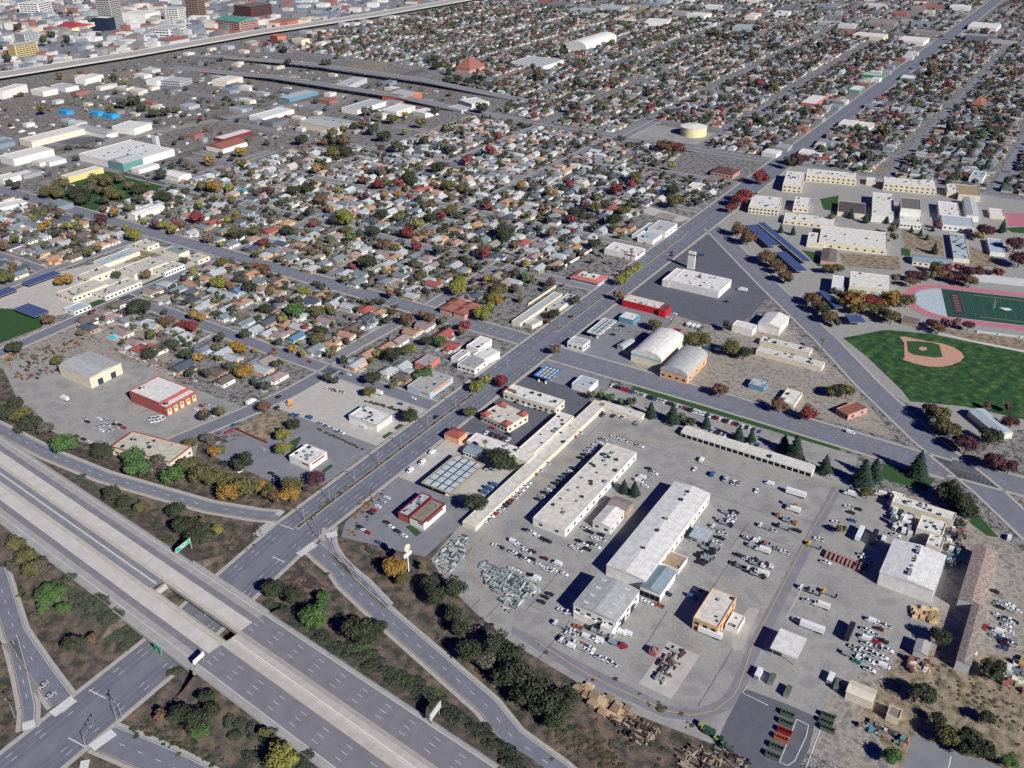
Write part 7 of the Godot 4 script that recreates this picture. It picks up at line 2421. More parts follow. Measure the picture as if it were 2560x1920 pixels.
[-425.9,-422.8,4.8,0,0,85,0,1],
[-422.9,-423.2,4.7,1,1,85,0,2],
[-419.9,-423.6,4.7,0,2,85,0,1],
[-417.0,-424.0,1.6,1,0,85,0,1],
[-414.0,-424.4,4.7,1,1,85,1,2],
[-447.8,-395.2,-0.0,0,2,86,1,2],
[-437.8,-383.5,-0.0,0,2,86,0,2],
[-422.6,-382.6,0.0,0,3,86,0,2],
[-418.8,-383.2,3.2,0,3,86,1,2],
[-391.0,-437.0,1.6,3,0,87,0,1],
[-364.9,-445.3,4.7,0,0,87,1,2],
[-368.1,-434.1,1.6,0,3,87,0,1],
[-336.0,-433.2,3.2,0,2,87,0,1],
[-409.5,-385.8,1.6,2,3,87,0,1],
[-371.1,-396.8,1.5,0,0,87,0,2],
[-295.6,-442.3,1.6,0,4,88,0,1],
[-282.1,-441.6,4.7,0,2,88,2,3],
[-408.7,-340.4,1.6,0,1,88,0,1],
[-378.4,-322.5,1.6,0,2,88,1,3],
[-383.6,-323.7,1.6,0,2,88,0,3],
[-374.2,-320.7,4.7,0,3,88,0,1],
[-300.0,-483.8,0.0,0,0,89,0,1],
[-241.7,-500.9,0.0,1,0,89,0,3],
[-233.2,-500.0,3.1,0,2,89,0,1],
[-231.1,-504.9,-0.0,1,0,89,1,3],
[-226.4,-502.5,-0.0,1,0,89,2,3],
[-215.3,-501.4,0,4,2,89,0,1],
[-240.3,-497.3,0.0,1,2,89,0,1],
[-539.5,-302.2,4.7,0,1,90,0,10],
[-534.3,-300.7,4.8,0,2,90,0,2],
[-531.2,-307.6,1.6,0,0,90,0,2],
[-528.7,-309.9,1.6,0,1,90,3,10],
[-523.8,-310.0,1.6,0,1,90,6,10],
[-519.5,-310.9,4.7,0,1,90,8,10],
[-524.1,-301.0,1.6,0,1,90,1,10],
[-522.4,-303.4,4.7,0,1,90,2,10],
[-519.1,-305.5,4.7,0,1,90,5,10],
[-515.9,-308.2,1.5,0,5,90,0,1],
[-512.4,-309.7,1.6,0,2,90,1,2],
[-506.7,-309.0,1.6,0,4,90,0,1],
[-516.7,-298.7,1.6,0,0,90,1,2],
[-513.5,-300.4,1.5,0,1,90,4,10],
[-513.3,-303.4,1.6,0,1,90,7,10],
[-511.9,-307.0,1.6,0,1,90,9,10],
[-517.6,-285.4,1.6,0,2,91,0,1],
[-510.9,-285.5,4.7,0,0,91,0,1],
[-506.3,-285.2,4.8,0,5,91,1,2],
[-524.6,-285.2,4.8,0,5,91,0,2],
[-500.8,-327.2,-0.0,1,0,92,0,6],
[-499.0,-329.2,0.0,1,0,92,2,6],
[-497.6,-331.1,0.0,1,0,92,4,6],
[-496.4,-325.5,3.2,1,0,92,1,6],
[-494.6,-327.5,3.2,1,0,92,3,6],
[-493.8,-329.8,3.1,1,0,92,5,6],
[-484.8,-351.9,1.6,0,0,93,0,2],
[-484.9,-357.1,4.7,0,4,93,0,1],
[-483.3,-360.9,4.7,0,1,93,0,1],
[-468.9,-352.2,4.8,0,0,93,1,2],
[-574.7,-311.1,1.6,3,0,94,0,1],
[-446.4,-350.9,3.1,0,3,95,0,1],
[-438.4,-329.7,-0.0,0,1,95,0,1],
[-458.4,-378.9,0,3,0,95,0,1],
[-418.6,-315.1,0.0,0,2,95,0,1],
[-401.6,-315.3,3.1,0,0,95,0,1],
[-466.3,-446.6,1.5,0,4,96,1,2],
[-427.4,-447.4,4.7,0,0,96,0,1],
[-432.6,-445.6,4.7,0,3,96,0,1],
[-503.5,-446.5,4.7,0,4,96,0,2],
[-88.5,-566.0,4.7,2,0,97,0,2],
[17.1,-501.6,0,2,0,97,1,2],
[-349.2,-142.4,3.2,0,1,98,0,2],
[-341.2,-140.5,-0.0,0,1,98,1,2],
[-335.8,-624.2,3.1,0,2,99,1,6],
[-323.2,-805.0,0.0,0,2,99,3,6],
[-320.6,-797.6,-0.0,0,2,99,2,6],
[-474.7,-815.4,1.5,0,2,99,0,6],
[-298.9,-806.0,1.6,0,2,99,4,6],
[-295.9,-813.3,1.6,2,3,99,0,1],
[-264.8,-675.8,4.7,1,0,99,0,1],
[-232.9,-753.2,1.6,3,0,99,0,1],
[-236.5,-723.0,1.5,0,2,99,5,6],
[-276.4,-668.5,4.7,2,0,99,0,1],
[-245.6,-661.5,0,7,0,100,0,3],
[-241.4,-661.1,0,7,0,100,1,3],
[-237.3,-661.1,0,7,0,100,2,3],
[-233.4,-660.3,0,7,6,100,0,1],
[-248.5,-645.7,1.6,7,4,100,0,1],
[-265.2,-664.8,1.5,1,0,100,0,1],
[-216.5,-630.7,1.6,2,3,101,0,1],
[-209.6,-632.8,1.6,2,0,101,0,1],
[-224.2,-628.2,4.7,1,0,101,0,1],
[-225.7,-622.6,4.7,0,2,101,0,1],
[-290.8,-612.7,1.6,0,2,102,0,2],
[-291.1,-621.7,1.6,1,1,102,0,1],
[-291.5,-630.8,1.6,1,2,102,0,1],
[-291.8,-640.1,1.6,0,2,102,1,2],
[-389.8,-762.9,1.6,0,2,103,0,2],
[-385.0,-761.1,1.6,0,1,103,0,2],
[-380.3,-759.3,4.7,0,2,103,1,2],
[-375.6,-757.6,4.7,0,1,103,1,2],
[-374.7,-1046.1,0.0,0,2,104,0,3],
[-371.0,-1046.3,0.0,0,4,104,0,2],
[-367.3,-1046.5,-0.0,0,2,104,1,3],
[-363.6,-1046.7,-0.0,0,0,104,0,1],
[-359.9,-1046.9,-0.0,0,4,104,1,2],
[-356.2,-1047.1,3.2,0,2,104,2,3],
[-323.7,-1031.8,4.7,0,1,105,0,2],
[-316.2,-1024.8,1.6,0,2,105,0,2],
[-308.8,-1017.9,1.6,0,2,105,1,2],
[-301.5,-1011.2,4.7,0,1,105,1,2],
[20.7,-441.6,4.7,0,1,106,0,2],
[20.0,-439.3,4.7,0,1,106,1,2],
[23.9,-440.4,4.7,0,0,106,0,3],
[25.1,-442.5,4.7,0,0,106,1,3],
[28.6,-439.6,1.6,0,0,106,2,3],
[21.1,-430.9,4.7,0,0,107,0,2],
[23.5,-430.6,1.5,0,2,107,0,2],
[24.5,-428.5,4.6,0,1,107,0,1],
[26.9,-428.7,1.6,0,0,107,1,2],
[28.5,-430.4,4.7,0,2,107,1,2],
[21.8,-414.1,4.7,0,1,108,0,1],
[24.2,-414.0,1.5,1,3,108,0,2],
[26.2,-412.7,1.6,0,2,108,0,1],
[27.8,-414.4,4.7,1,3,108,1,2],
[29.7,-413.0,1.5,1,0,108,0,1],
[-108.8,-421.9,1.5,1,0,109,0,1],
[-106.4,-421.7,4.7,4,0,109,0,2],
[-104.1,-421.5,4.7,1,1,109,0,2],
[-101.7,-421.3,1.6,4,0,109,1,2],
[-99.4,-421.2,4.7,1,1,109,1,2],
[-97.0,-420.7,1.6,4,2,109,0,1],
[-107.4,-405.0,1.5,1,2,110,0,3],
[-104.9,-405.0,1.5,1,2,110,1,3],
[-102.6,-404.7,4.7,1,0,110,0,2],
[-99.0,-404.3,1.5,1,0,110,1,2],
[-96.9,-405.5,1.6,1,2,110,2,3],
[-94.5,-405.1,4.7,4,2,110,0,1],
[-92.1,-405.0,4.7,4,0,110,0,1],
[-106.2,-396.6,4.7,1,0,111,0,1],
[-103.8,-396.5,1.6,4,2,111,0,3],
[-101.5,-396.4,4.7,4,0,111,0,1],
[-99.1,-396.6,4.7,4,2,111,1,3],
[-96.8,-397.4,1.6,1,2,111,0,2],
[-94.9,-395.9,4.7,1,2,111,1,2],
[-92.8,-394.8,4.7,4,2,111,2,3],
[-123.5,-400.9,4.7,4,2,112,1,2],
[-122.8,-396.9,1.5,1,2,112,1,2],
[-122.5,-392.4,1.6,4,2,112,0,2],
[-122.8,-387.7,1.6,1,2,112,0,2],
[-23.5,-525.4,0.0,0,1,113,0,1],
[-26.4,-527.0,0.0,0,2,113,0,1],
[-29.4,-528.7,0.0,0,0,113,0,1],
[-295.5,-435.1,3.2,0,0,114,0,2],
[-291.2,-435.3,3.2,0,2,114,0,2],
[-286.9,-435.5,3.2,0,5,114,0,1],
[-282.6,-435.6,-0.0,0,2,114,1,2],
[-278.4,-435.8,3.1,0,0,114,1,2],
[-300.1,-480.9,-0.0,0,2,115,0,3],
[-296.0,-481.0,3.2,0,1,115,0,2],
[-291.9,-481.1,3.2,0,0,115,0,1],
[-287.8,-481.1,3.2,0,1,115,1,2],
[-283.7,-481.2,3.1,0,2,115,1,3],
[-279.6,-481.3,3.1,0,2,115,2,3],
[-275.6,-481.4,0.0,0,3,115,0,1],
[-158.2,-298.5,4.7,1,1,116,0,2],
[-154.8,-298.6,4.7,4,0,116,0,1],
[-151.7,-298.0,1.5,1,1,116,1,2],
[-148.5,-297.5,4.7,2,1,116,0,1],
[-146.1,-297.5,1.6,1,0,116,0,1],
[-436.9,-505.7,0.0,0,2,117,0,3],
[-436.2,-512.2,0.0,0,2,117,1,3],
[-435.5,-518.7,3.2,0,2,117,2,3]]
const TREES := [
[-161.3,-261.1,8.2,0,8.0,19,8,14],
[-151.6,-257.6,8.1,0,7.9,19,10,14],
[-142.0,-253.6,8.0,0,7.8,19,11,14],
[-244.4,-243.9,8.0,0,7.8,19,3,14],
[-220.5,-168.3,6.8,2,6.8,20,0,1],
[-367.1,-252.9,8.3,0,8.0,21,9,10],
[-264.5,-404.6,9.3,0,8.9,22,0,2],
[-189.6,-261.4,7.1,0,7.0,19,6,14],
[-179.5,-272.2,7.1,0,7.0,23,5,9],
[-172.1,-269.9,7.0,0,7.0,23,6,9],
[-41.3,-986.0,10,5,9.5,24,7,9],
[-32.3,-945.4,10,5,9.5,24,8,9],
[-504.2,-265.8,9.1,7,8.7,21,0,4],
[-378.0,-299.0,8.5,1,8.2,25,5,8],
[-268.1,-164.1,6.2,0,6.2,20,1,4],
[-0.4,-351.6,6.4,0,6.4,26,0,10],
[-460.5,-282.1,8.4,7,8.1,21,1,4],
[-446.2,-274.8,8.3,7,8.0,21,2,4],
[-380.1,-254.2,7.6,0,7.4,21,8,10],
[-258.1,-290.9,7.1,3,7.1,23,0,1],
[-19.9,-519.2,8.0,0,7.8,27,0,2],
[-11.3,-514.0,7.8,0,7.7,27,1,2],
[-268.9,-238.3,6.7,7,6.7,19,0,4],
[-238.5,-242.8,6.5,0,6.5,19,4,14],
[-167.7,-259.0,6.2,0,6.2,19,7,14],
[-153.9,-253.3,6.0,0,6.1,19,9,14],
[-136.0,-253.8,5.9,0,6.0,19,13,14],
[-136.0,-262.2,6.0,0,6.1,23,8,9],
[21.8,-336.0,5.7,0,5.9,26,6,10],
[26.8,-333.6,5.7,0,5.8,26,7,10],
[-640.8,-429.7,10,0,9.5,3,1,4],
[-425.6,-284.3,7.7,7,7.6,21,3,4],
[-411.1,-293.4,7.7,1,7.6,25,2,8],
[-383.3,-290.1,7.5,3,7.4,25,1,4],
[-252.4,-359.5,7.4,0,7.3,28,0,1],
[-8.0,-600.2,8.3,0,8.0,29,0,1],
[-277.5,-162.4,5.6,0,5.7,20,0,4],
[24.3,-384.0,5.9,0,6.0,26,9,10],
[-574.7,-271.3,8.1,0,7.9,21,0,10],
[-565.3,-274.9,8.1,1,7.8,21,0,2],
[-443.7,-285.1,7.4,8,7.3,25,0,2],
[-404.1,-297.1,7.3,1,7.2,25,3,8],
[-418.2,-184.8,6.3,1,6.4,30,2,3],
[-356.2,-314.7,7.1,1,7.1,25,7,8],
[-351.6,-308.0,7.0,3,7.0,25,3,4],
[-42.6,-609.6,8.1,1,7.8,29,0,3],
[-37.4,-597.3,7.9,1,7.7,29,1,3],
[-19.5,-580.8,7.6,5,7.5,29,1,5],
[-1.6,-570.6,7.4,5,7.3,29,2,5],
[-266.7,-169.6,5.2,0,5.5,20,3,4],
[-302.0,-244.0,6.1,0,6.2,19,0,14],
[-226.6,-284.5,6.1,0,6.2,23,1,9],
[-221.5,-294.9,6.1,0,6.2,23,2,9],
[-180.9,-262.3,5.6,8,5.8,23,0,1],
[-1.0,-393.6,5.8,0,5.9,26,2,10],
[13.9,-333.7,5.1,1,5.3,26,1,2],
[-71.8,-1008.7,10,5,9.5,24,6,9],
[-139.1,-766.2,10,3,9.5,24,0,1],
[-957.9,-1309.2,10,0,9.5,31,0,3],
[-922.8,-1320.4,10,0,9.5,31,2,3],
[-546.4,-612.2,10,0,9.5,5,0,1],
[-527.7,-497.2,9.4,7,9.0,2,0,1],
[-549.4,-271.4,7.4,0,7.3,21,3,10],
[-485.9,-277.9,7.1,0,7.0,21,4,10],
[-428.1,-297.1,6.9,1,6.9,25,0,8],
[-400.6,-317.5,7.0,0,6.9,25,0,1],
[-429.6,-188.5,6.0,1,6.1,30,1,3],
[-395.3,-298.2,6.3,1,6.4,25,4,8],
[-437.6,-248.9,6.2,0,6.2,21,5,10],
[-396.7,-262.2,6.0,0,6.1,21,7,10],
[-415.3,-187.8,5.5,8,5.7,30,0,1],
[-349.7,-329.9,6.3,5,6.4,25,0,1],
[-6.4,-509.0,6.0,0,6.1,26,5,10],
[-31.8,-595.7,6.9,1,6.8,29,2,3],
[-400.1,-179.3,5.3,7,5.5,30,1,5],
[-394.2,-175.3,5.3,7,5.5,30,2,5],
[-356.6,-164.1,5.0,0,5.2,30,0,2],
[-263.9,-161.5,4.5,7,4.8,20,0,1],
[-289.1,-245.8,5.3,0,5.5,19,2,14],
[-264.4,-238.2,5.1,7,5.4,19,1,4],
[-234.8,-291.5,5.4,0,5.6,23,0,9],
[-210.7,-279.6,5.2,0,5.4,23,3,9],
[-203.2,-273.0,5.1,0,5.3,23,4,9],
[-135.7,-249.2,4.5,0,4.9,19,12,14],
[-169.2,-267.7,4.9,0,5.1,23,7,9],
[-4.4,-310.0,4.4,7,4.7,26,0,2],
[10.6,-334.3,4.5,0,4.8,26,3,10],
[20.5,-331.3,4.4,0,4.7,26,4,10],
[-114.1,-787.2,8.9,3,8.6,32,0,1],
[-317.4,-970.0,10,4,9.5,24,1,5],
[-227.9,-626.0,8.1,1,7.9,33,1,6],
[-196.8,-629.5,8.0,1,7.8,33,3,6],
[-324.0,-1061.0,10,4,9.5,34,0,1],
[-1082.2,-1437.7,10,0,9.5,35,0,6],
[-1048.7,-1406.6,10,0,9.5,35,1,6],
[-956.7,-594.1,10,0,9.5,36,0,3],
[-481.3,-746.6,10,0,9.5,11,0,2],
[-411.5,-480.5,7.9,0,7.7,1,0,2],
[-488.4,-401.7,7.4,3,7.3,0,2,3],
[-444.0,-191.7,5.3,1,5.5,30,0,3],
[-105.5,-753.8,7.9,1,7.8,32,0,2],
[-800.5,-409.7,8.5,1,8.3,37,0,1],
[-987.9,-580.1,10,1,9.5,36,0,6],
[-936.5,-590.0,10,0,9.5,36,2,3],
[-956.6,-611.5,10,8,9.5,36,0,1],
[-628.3,-504.5,8.4,2,8.2,4,0,1],
[-642.6,-692.2,9.9,2,9.5,14,0,1],
[-441.3,-608.9,8.3,2,8.1,6,0,4],
[-401.4,-445.2,6.9,0,6.9,38,2,4],
[-372.7,-927.2,10,1,9.5,13,2,3],
[-667.9,-333.9,6.9,0,6.8,3,0,4],
[-588.8,-283.8,6.2,0,6.2,21,1,10],
[-539.3,-273.4,5.9,8,6.0,21,0,1],
[-427.2,-250.2,5.2,0,5.4,21,6,10],
[-392.2,-343.4,5.7,2,5.8,38,0,2],
[-374.4,-305.6,5.4,3,5.5,25,2,4],
[-358.0,-303.7,5.3,6,5.5,25,0,1],
[-258.1,-406.6,5.5,0,5.7,22,1,2],
[-347.0,-418.7,6.0,0,6.1,38,3,4],
[-180.8,-564.4,6.3,6,6.4,33,0,2],
[-138.3,-566.7,6.1,6,6.2,33,1,2],
[-118.1,-566.9,6.1,4,6.1,33,0,1],
[-49.0,-617.7,6.1,5,6.2,32,0,3],
[0.7,-628.0,6.0,5,6.1,29,4,5],
[7.3,-571.4,5.5,5,5.7,29,3,5],
[-108.7,-609.9,6.3,0,6.4,33,1,2],
[-104.1,-610.9,6.3,1,6.4,33,5,6],
[-392.8,-182.6,4.6,7,4.9,30,3,5],
[-273.9,-174.9,4.0,0,4.4,20,2,4],
[-297.9,-246.2,4.6,0,4.9,19,1,14],
[-238.0,-252.6,4.4,0,4.7,19,5,14],
[26.4,-354.4,3.9,0,4.3,26,8,10],
[37.9,-334.6,3.7,7,4.2,26,1,2],
[8.0,-341.3,3.9,0,4.3,26,1,10],
[-169.9,-754.8,7.6,6,7.5,39,5,8],
[-133.8,-758.4,7.5,1,7.4,24,3,6],
[-120.8,-763.9,7.5,1,7.3,24,4,6],
[-102.2,-794.8,7.6,1,7.5,32,1,2],
[-317.7,-989.0,10.0,4,9.5,24,2,5],
[-268.5,-864.2,8.9,6,8.5,39,1,8],
[-235.8,-824.1,8.4,6,8.2,39,2,8],
[-221.6,-632.2,7.0,1,6.9,33,2,6],
[-186.4,-629.3,6.8,0,6.8,33,0,2],
[-689.8,-1970.4,10,0,9.5,35,3,6],
[-684.4,-2025.2,10,0,9.5,35,4,6],
[-948.4,-1326.4,10,0,9.5,31,1,3],
[-927.2,-1351.1,10,0,9.5,35,2,6],
[-870.9,-1051.6,10,1,9.5,40,0,1],
[-901.1,-897.6,10,0,9.5,41,0,2],
[-669.6,-892.5,10,0,9.5,42,2,3],
[-311.9,-1160.0,10,5,9.5,24,0,9],
[-844.4,-695.3,10,3,9.5,43,1,2],
[-793.6,-543.7,8.7,2,8.4,44,0,1],
[-998.6,-602.8,10.0,1,9.5,36,2,6],
[-967.1,-640.8,10,1,9.5,36,4,6],
[-928.1,-618.6,9.8,1,9.3,36,5,6],
[-905.1,-638.8,9.8,0,9.3,16,0,3],
[-600.2,-513.6,7.6,0,7.5,4,0,1],
[-617.9,-840.5,9.9,1,9.5,42,0,2],
[-514.5,-508.6,7.2,1,7.1,2,0,2],
[-394.7,-577.7,7.1,2,7.1,6,2,4],
[-405.1,-840.2,9.0,0,8.7,13,1,2],
[-606.5,-429.3,6.7,6,6.7,3,0,1],
[-572.2,-384.2,6.2,0,6.3,3,2,4],
[-416.9,-253.7,4.7,1,5.0,21,1,2],
[-403.1,-355.0,5.3,2,5.5,38,1,2],
[-365.8,-304.8,4.9,1,5.1,25,6,8],
[-382.5,-177.6,4.1,7,4.5,30,4,5],
[-207.2,-791.8,7.4,6,7.3,39,4,8],
[-162.8,-744.1,6.9,6,6.8,39,6,8],
[-149.4,-731.3,6.7,1,6.7,39,1,2],
[-147.9,-764.5,7.0,1,6.9,24,2,6],
[-130.9,-778.1,7.0,4,6.9,24,3,5],
[-63.4,-870.4,7.3,6,7.2,24,4,5],
[-284.9,-882.7,8.3,6,8.1,39,0,8],
[-813.9,-886.2,10,0,9.5,41,1,2],
[-824.1,-873.4,10,1,9.5,41,0,1],
[-972.2,-582.6,8.7,1,8.4,36,1,6],
[-980.1,-635.6,9.1,1,8.7,36,3,6],
[-709.5,-726.8,8.6,6,8.3,18,0,1],
[-780.0,-613.0,8.2,4,7.9,12,0,1],
[-711.7,-602.4,7.8,1,7.6,12,0,2],
[-673.5,-635.5,7.9,0,7.7,8,0,3],
[-663.4,-541.2,7.2,1,7.2,4,0,1],
[-567.2,-772.3,8.3,1,8.1,11,0,1],
[-597.5,-681.3,7.9,0,7.7,8,2,3],
[-565.9,-659.6,7.6,6,7.5,5,0,1],
[-412.1,-629.1,6.8,1,6.8,6,1,2],
[-403.0,-609.8,6.6,2,6.7,6,3,4],
[-582.6,-434.1,6.3,4,6.3,3,1,2],
[-554.6,-489.5,6.5,0,6.5,2,0,2],
[-486.9,-483.1,6.2,0,6.3,2,1,2],
[-482.3,-473.4,6.1,1,6.2,2,1,2],
[-442.6,-536.9,6.4,6,6.4,1,0,2],
[-375.3,-472.2,5.7,7,5.8,1,0,2],
[-331.9,-477.3,5.6,2,5.7,22,0,1],
[-321.0,-493.5,5.6,4,5.8,22,0,1],
[-442.3,-833.8,8.2,0,8.0,13,0,2],
[-692.4,-380.2,6.1,6,6.2,37,0,1],
[-427.5,-317.8,4.7,3,5.0,25,0,4],
[-447.5,-316.3,4.8,1,5.1,25,1,8],
[-442.8,-325.7,4.8,8,5.1,25,1,2],
[-315.7,-445.4,5.1,1,5.3,22,0,1],
[-61.1,-496.7,4.4,1,4.7,26,0,2],
[-25.1,-588.1,4.8,5,5.1,29,0,5],
[-112.7,-607.3,5.3,1,5.5,33,4,6],
[-352.0,-172.1,3.6,6,4.1,30,0,1],
[-287.1,-159.1,3.3,6,3.8,20,0,1],
[-277.1,-255.1,3.8,7,4.2,19,3,4],
[-273.4,-249.3,3.7,7,4.2,19,2,4],
[-236.9,-174.4,3.2,1,3.7,20,0,1],
[-249.7,-286.9,3.9,1,4.3,23,0,1],
[-218.1,-808.8,6.8,6,6.8,39,3,8],
[-158.6,-740.0,6.2,0,6.3,39,1,2],
[-150.0,-727.0,6.1,6,6.2,39,7,8],
[-124.1,-778.2,6.3,4,6.4,24,4,5],
[-111.2,-857.2,6.7,5,6.7,24,1,9],
[-72.4,-872.4,6.7,5,6.7,24,3,9],
[-68.5,-755.6,6.0,6,6.1,32,0,1],
[-265.7,-638.5,6.0,1,6.1,33,0,6],
[-819.6,-970.3,10,0,9.5,40,0,1],
[-679.4,-845.6,8.8,0,8.5,42,0,3],
[-306.3,-1165.9,9.3,5,8.9,34,0,1],
[-591.2,-1920.1,10,0,9.5,35,5,6],
[-756.0,-435.5,6.5,3,6.5,37,0,1],
[-666.5,-832.7,8.5,0,8.2,42,1,3],
[-564.7,-696.7,7.3,4,7.2,11,0,1],
[-441.1,-375.1,5.0,6,5.2,38,0,1],
[-405.3,-515.6,5.7,0,5.8,1,1,2],
[-396.1,-520.0,5.7,7,5.8,1,1,2],
[-392.3,-772.8,7.1,0,7.0,9,0,1],
[-861.9,-556.5,7.2,5,7.1,10,0,1],
[-794.0,-580.3,7.1,2,7.0,12,0,1],
[-933.2,-536.0,7.3,1,7.2,15,0,1],
[-932.6,-583.2,7.6,0,7.5,36,1,3],
[-913.1,-617.4,7.7,1,7.6,16,0,1],
[-869.7,-639.3,7.7,0,7.5,16,1,3],
[-860.9,-639.4,7.7,0,7.5,16,2,3],
[-848.8,-698.0,7.9,3,7.8,43,0,2],
[-760.4,-736.5,7.8,0,7.7,18,0,2],
[-748.9,-749.5,7.9,0,7.7,18,1,2],
[-653.6,-688.2,7.2,0,7.1,8,1,3],
[-705.3,-599.8,6.9,0,6.9,12,0,1],
[-702.8,-619.4,7.0,1,6.9,12,1,2],
[-670.1,-600.2,6.8,4,6.8,8,0,1],
[-619.4,-551.9,6.3,6,6.4,4,0,1],
[-554.1,-534.3,6.0,2,6.1,2,0,1],
[-693.3,-805.1,8.0,4,7.8,45,0,1],
[-573.6,-746.0,7.2,0,7.2,14,1,2],
[-622.7,-724.9,7.3,0,7.2,14,0,2],
[-623.3,-669.7,7.0,1,6.9,8,0,1],
[-488.4,-616.2,6.2,1,6.3,5,0,1],
[-449.9,-626.2,6.2,2,6.2,6,1,4],
[-474.4,-698.7,6.6,6,6.6,11,0,1],
[-473.2,-737.7,6.8,0,6.8,11,1,2],
[-598.9,-844.3,7.9,1,7.7,42,1,2],
[-591.2,-433.0,5.6,4,5.7,3,0,2],
[-527.8,-429.6,5.3,3,5.5,0,0,3],
[-520.0,-427.9,5.3,3,5.5,0,1,3],
[-408.3,-369.3,4.6,0,4.9,38,0,4],
[-429.8,-551.0,5.7,6,5.8,1,1,2],
[-409.2,-494.8,5.3,1,5.5,1,0,1],
[-392.2,-430.1,4.9,1,5.1,38,0,1],
[-400.3,-608.8,5.9,3,6.0,6,0,1],
[-410.6,-625.6,6.0,1,6.1,6,0,2],
[-450.5,-935.2,7.9,4,7.7,17,0,1],
[-441.9,-869.7,7.5,1,7.3,13,0,3],
[-410.1,-874.3,7.4,1,7.3,13,1,3],
[-393.7,-962.6,7.8,0,7.6,46,0,1],
[-451.0,-985.5,8.1,1,7.9,47,0,1],
[-330.0,-705.5,6.2,2,6.2,33,0,1],
[-624.1,-340.3,5.0,1,5.3,3,0,1],
[-571.2,-405.3,5.2,0,5.4,3,3,4],
[-548.7,-263.5,4.4,0,4.8,21,2,10],
[-365.7,-264.4,3.8,2,4.2,21,0,1],
[-467.7,-344.8,4.5,0,4.8,0,0,2],
[-463.1,-354.0,4.6,0,4.9,0,1,2],
[-407.0,-369.2,4.4,0,4.8,38,1,4],
[-390.6,-171.7,3.4,7,3.9,30,0,5],
[-356.3,-167.9,3.2,0,3.7,30,1,2],
[-225.8,-818.9,6.2,1,6.3,39,0,2],
[-174.9,-758.7,5.7,0,5.9,39,0,2],
[-178.7,-832.2,6.1,1,6.2,24,0,6],
[-171.9,-836.5,6.1,1,6.2,24,1,6],
[-153.3,-778.0,5.8,6,5.9,24,0,5],
[-113.4,-761.9,5.5,0,5.7,32,0,1],
[-108.4,-842.0,6.0,6,6.1,24,1,5],
[-102.3,-858.2,6.0,5,6.1,24,2,9],
[-95.5,-888.0,6.2,1,6.2,24,5,6],
[-89.6,-875.6,6.1,6,6.2,24,2,5],
[-80.1,-872.2,6.0,6,6.1,24,3,5],
[-68.2,-895.6,6.1,5,6.2,24,4,9],
[-61.0,-900.1,6.1,5,6.2,24,5,9],
[-75.0,-762.8,5.4,5,5.6,32,1,3],
[-49.1,-774.1,5.4,5,5.6,32,2,3],
[-316.3,-946.7,7.2,4,7.1,24,0,5],
[-345.9,-612.3,5.5,0,5.7,6,0,1],
[-481.1,-1130.5,8.8,6,8.4,48,0,2],
[-471.1,-1130.3,8.7,6,8.4,48,1,2],
[-460.9,-1136.7,8.7,4,8.4,48,0,1],
[-373.3,-755.7,2.4,10,11,9,1,6],
[-388.3,-776.1,2.4,10,11,9,0,6],
[-345.9,-787.7,2.4,10,11,9,5,6],
[-349.3,-766.6,2.4,10,11,9,4,6],
[-350.7,-739.4,2.4,10,11,9,2,6],
[-345.9,-742.5,2.4,10,11,9,3,6],
[-281.1,-412.4,2.4,10,11,22,0,1],
[-211.1,-512.8,4.7,9,13.1,27,0,9],
[-195.5,-514.1,5.9,9,16.3,27,1,9],
[-173.6,-520.8,3.9,9,10.8,27,2,9],
[-149.5,-517.1,4.6,9,12.8,27,3,9],
[-141.4,-519.2,3.8,9,10.6,27,4,9],
[-187.7,-424.5,3.6,9,10.1,28,0,3],
[-181.0,-425.1,4.0,9,11.1,28,1,3],
[-120.4,-521.4,4.9,9,13.7,27,5,9],
[-111.5,-516.0,6.8,9,18.9,27,6,9],
[-90.3,-510.1,5.2,9,14.5,28,2,3],
[-67.2,-509.2,7.4,9,20.5,26,0,1],
[-62.5,-519.2,6.3,9,17.5,27,7,9],
[-40.7,-538.5,7.1,9,19.6,27,8,9],
[-252.1,-916.7,3.7,9,10.4,24,0,11],
[-239.4,-916.7,3.7,9,10.3,24,1,11],
[-202.4,-999.8,4.4,9,12.3,24,2,11],
[-185.7,-993.3,4.4,9,12.1,24,3,11],
[-165.7,-1003.5,3.0,9,8.5,24,4,11],
[-138.4,-990.8,2.8,9,6.5,24,5,11],
[-128.2,-984.5,3.0,9,8.2,24,6,11],
[-120.1,-975.3,2.8,9,7.3,24,7,11],
[-106.7,-939.5,4.6,9,12.8,24,9,11],
[-120.2,-1004.9,2.8,9,7.4,24,8,11],
[-59.3,-1039.4,5.4,9,14.9,24,10,11],
[-139.3,-673.6,2.4,10,11,33,0,1],
[-1006.8,-1380.6,7.1,9,19.8,35,0,3],
[-1012.7,-1417.5,7.5,9,22.8,35,1,3],
[-913.5,-1348.4,6.8,9,19.0,35,2,3]]
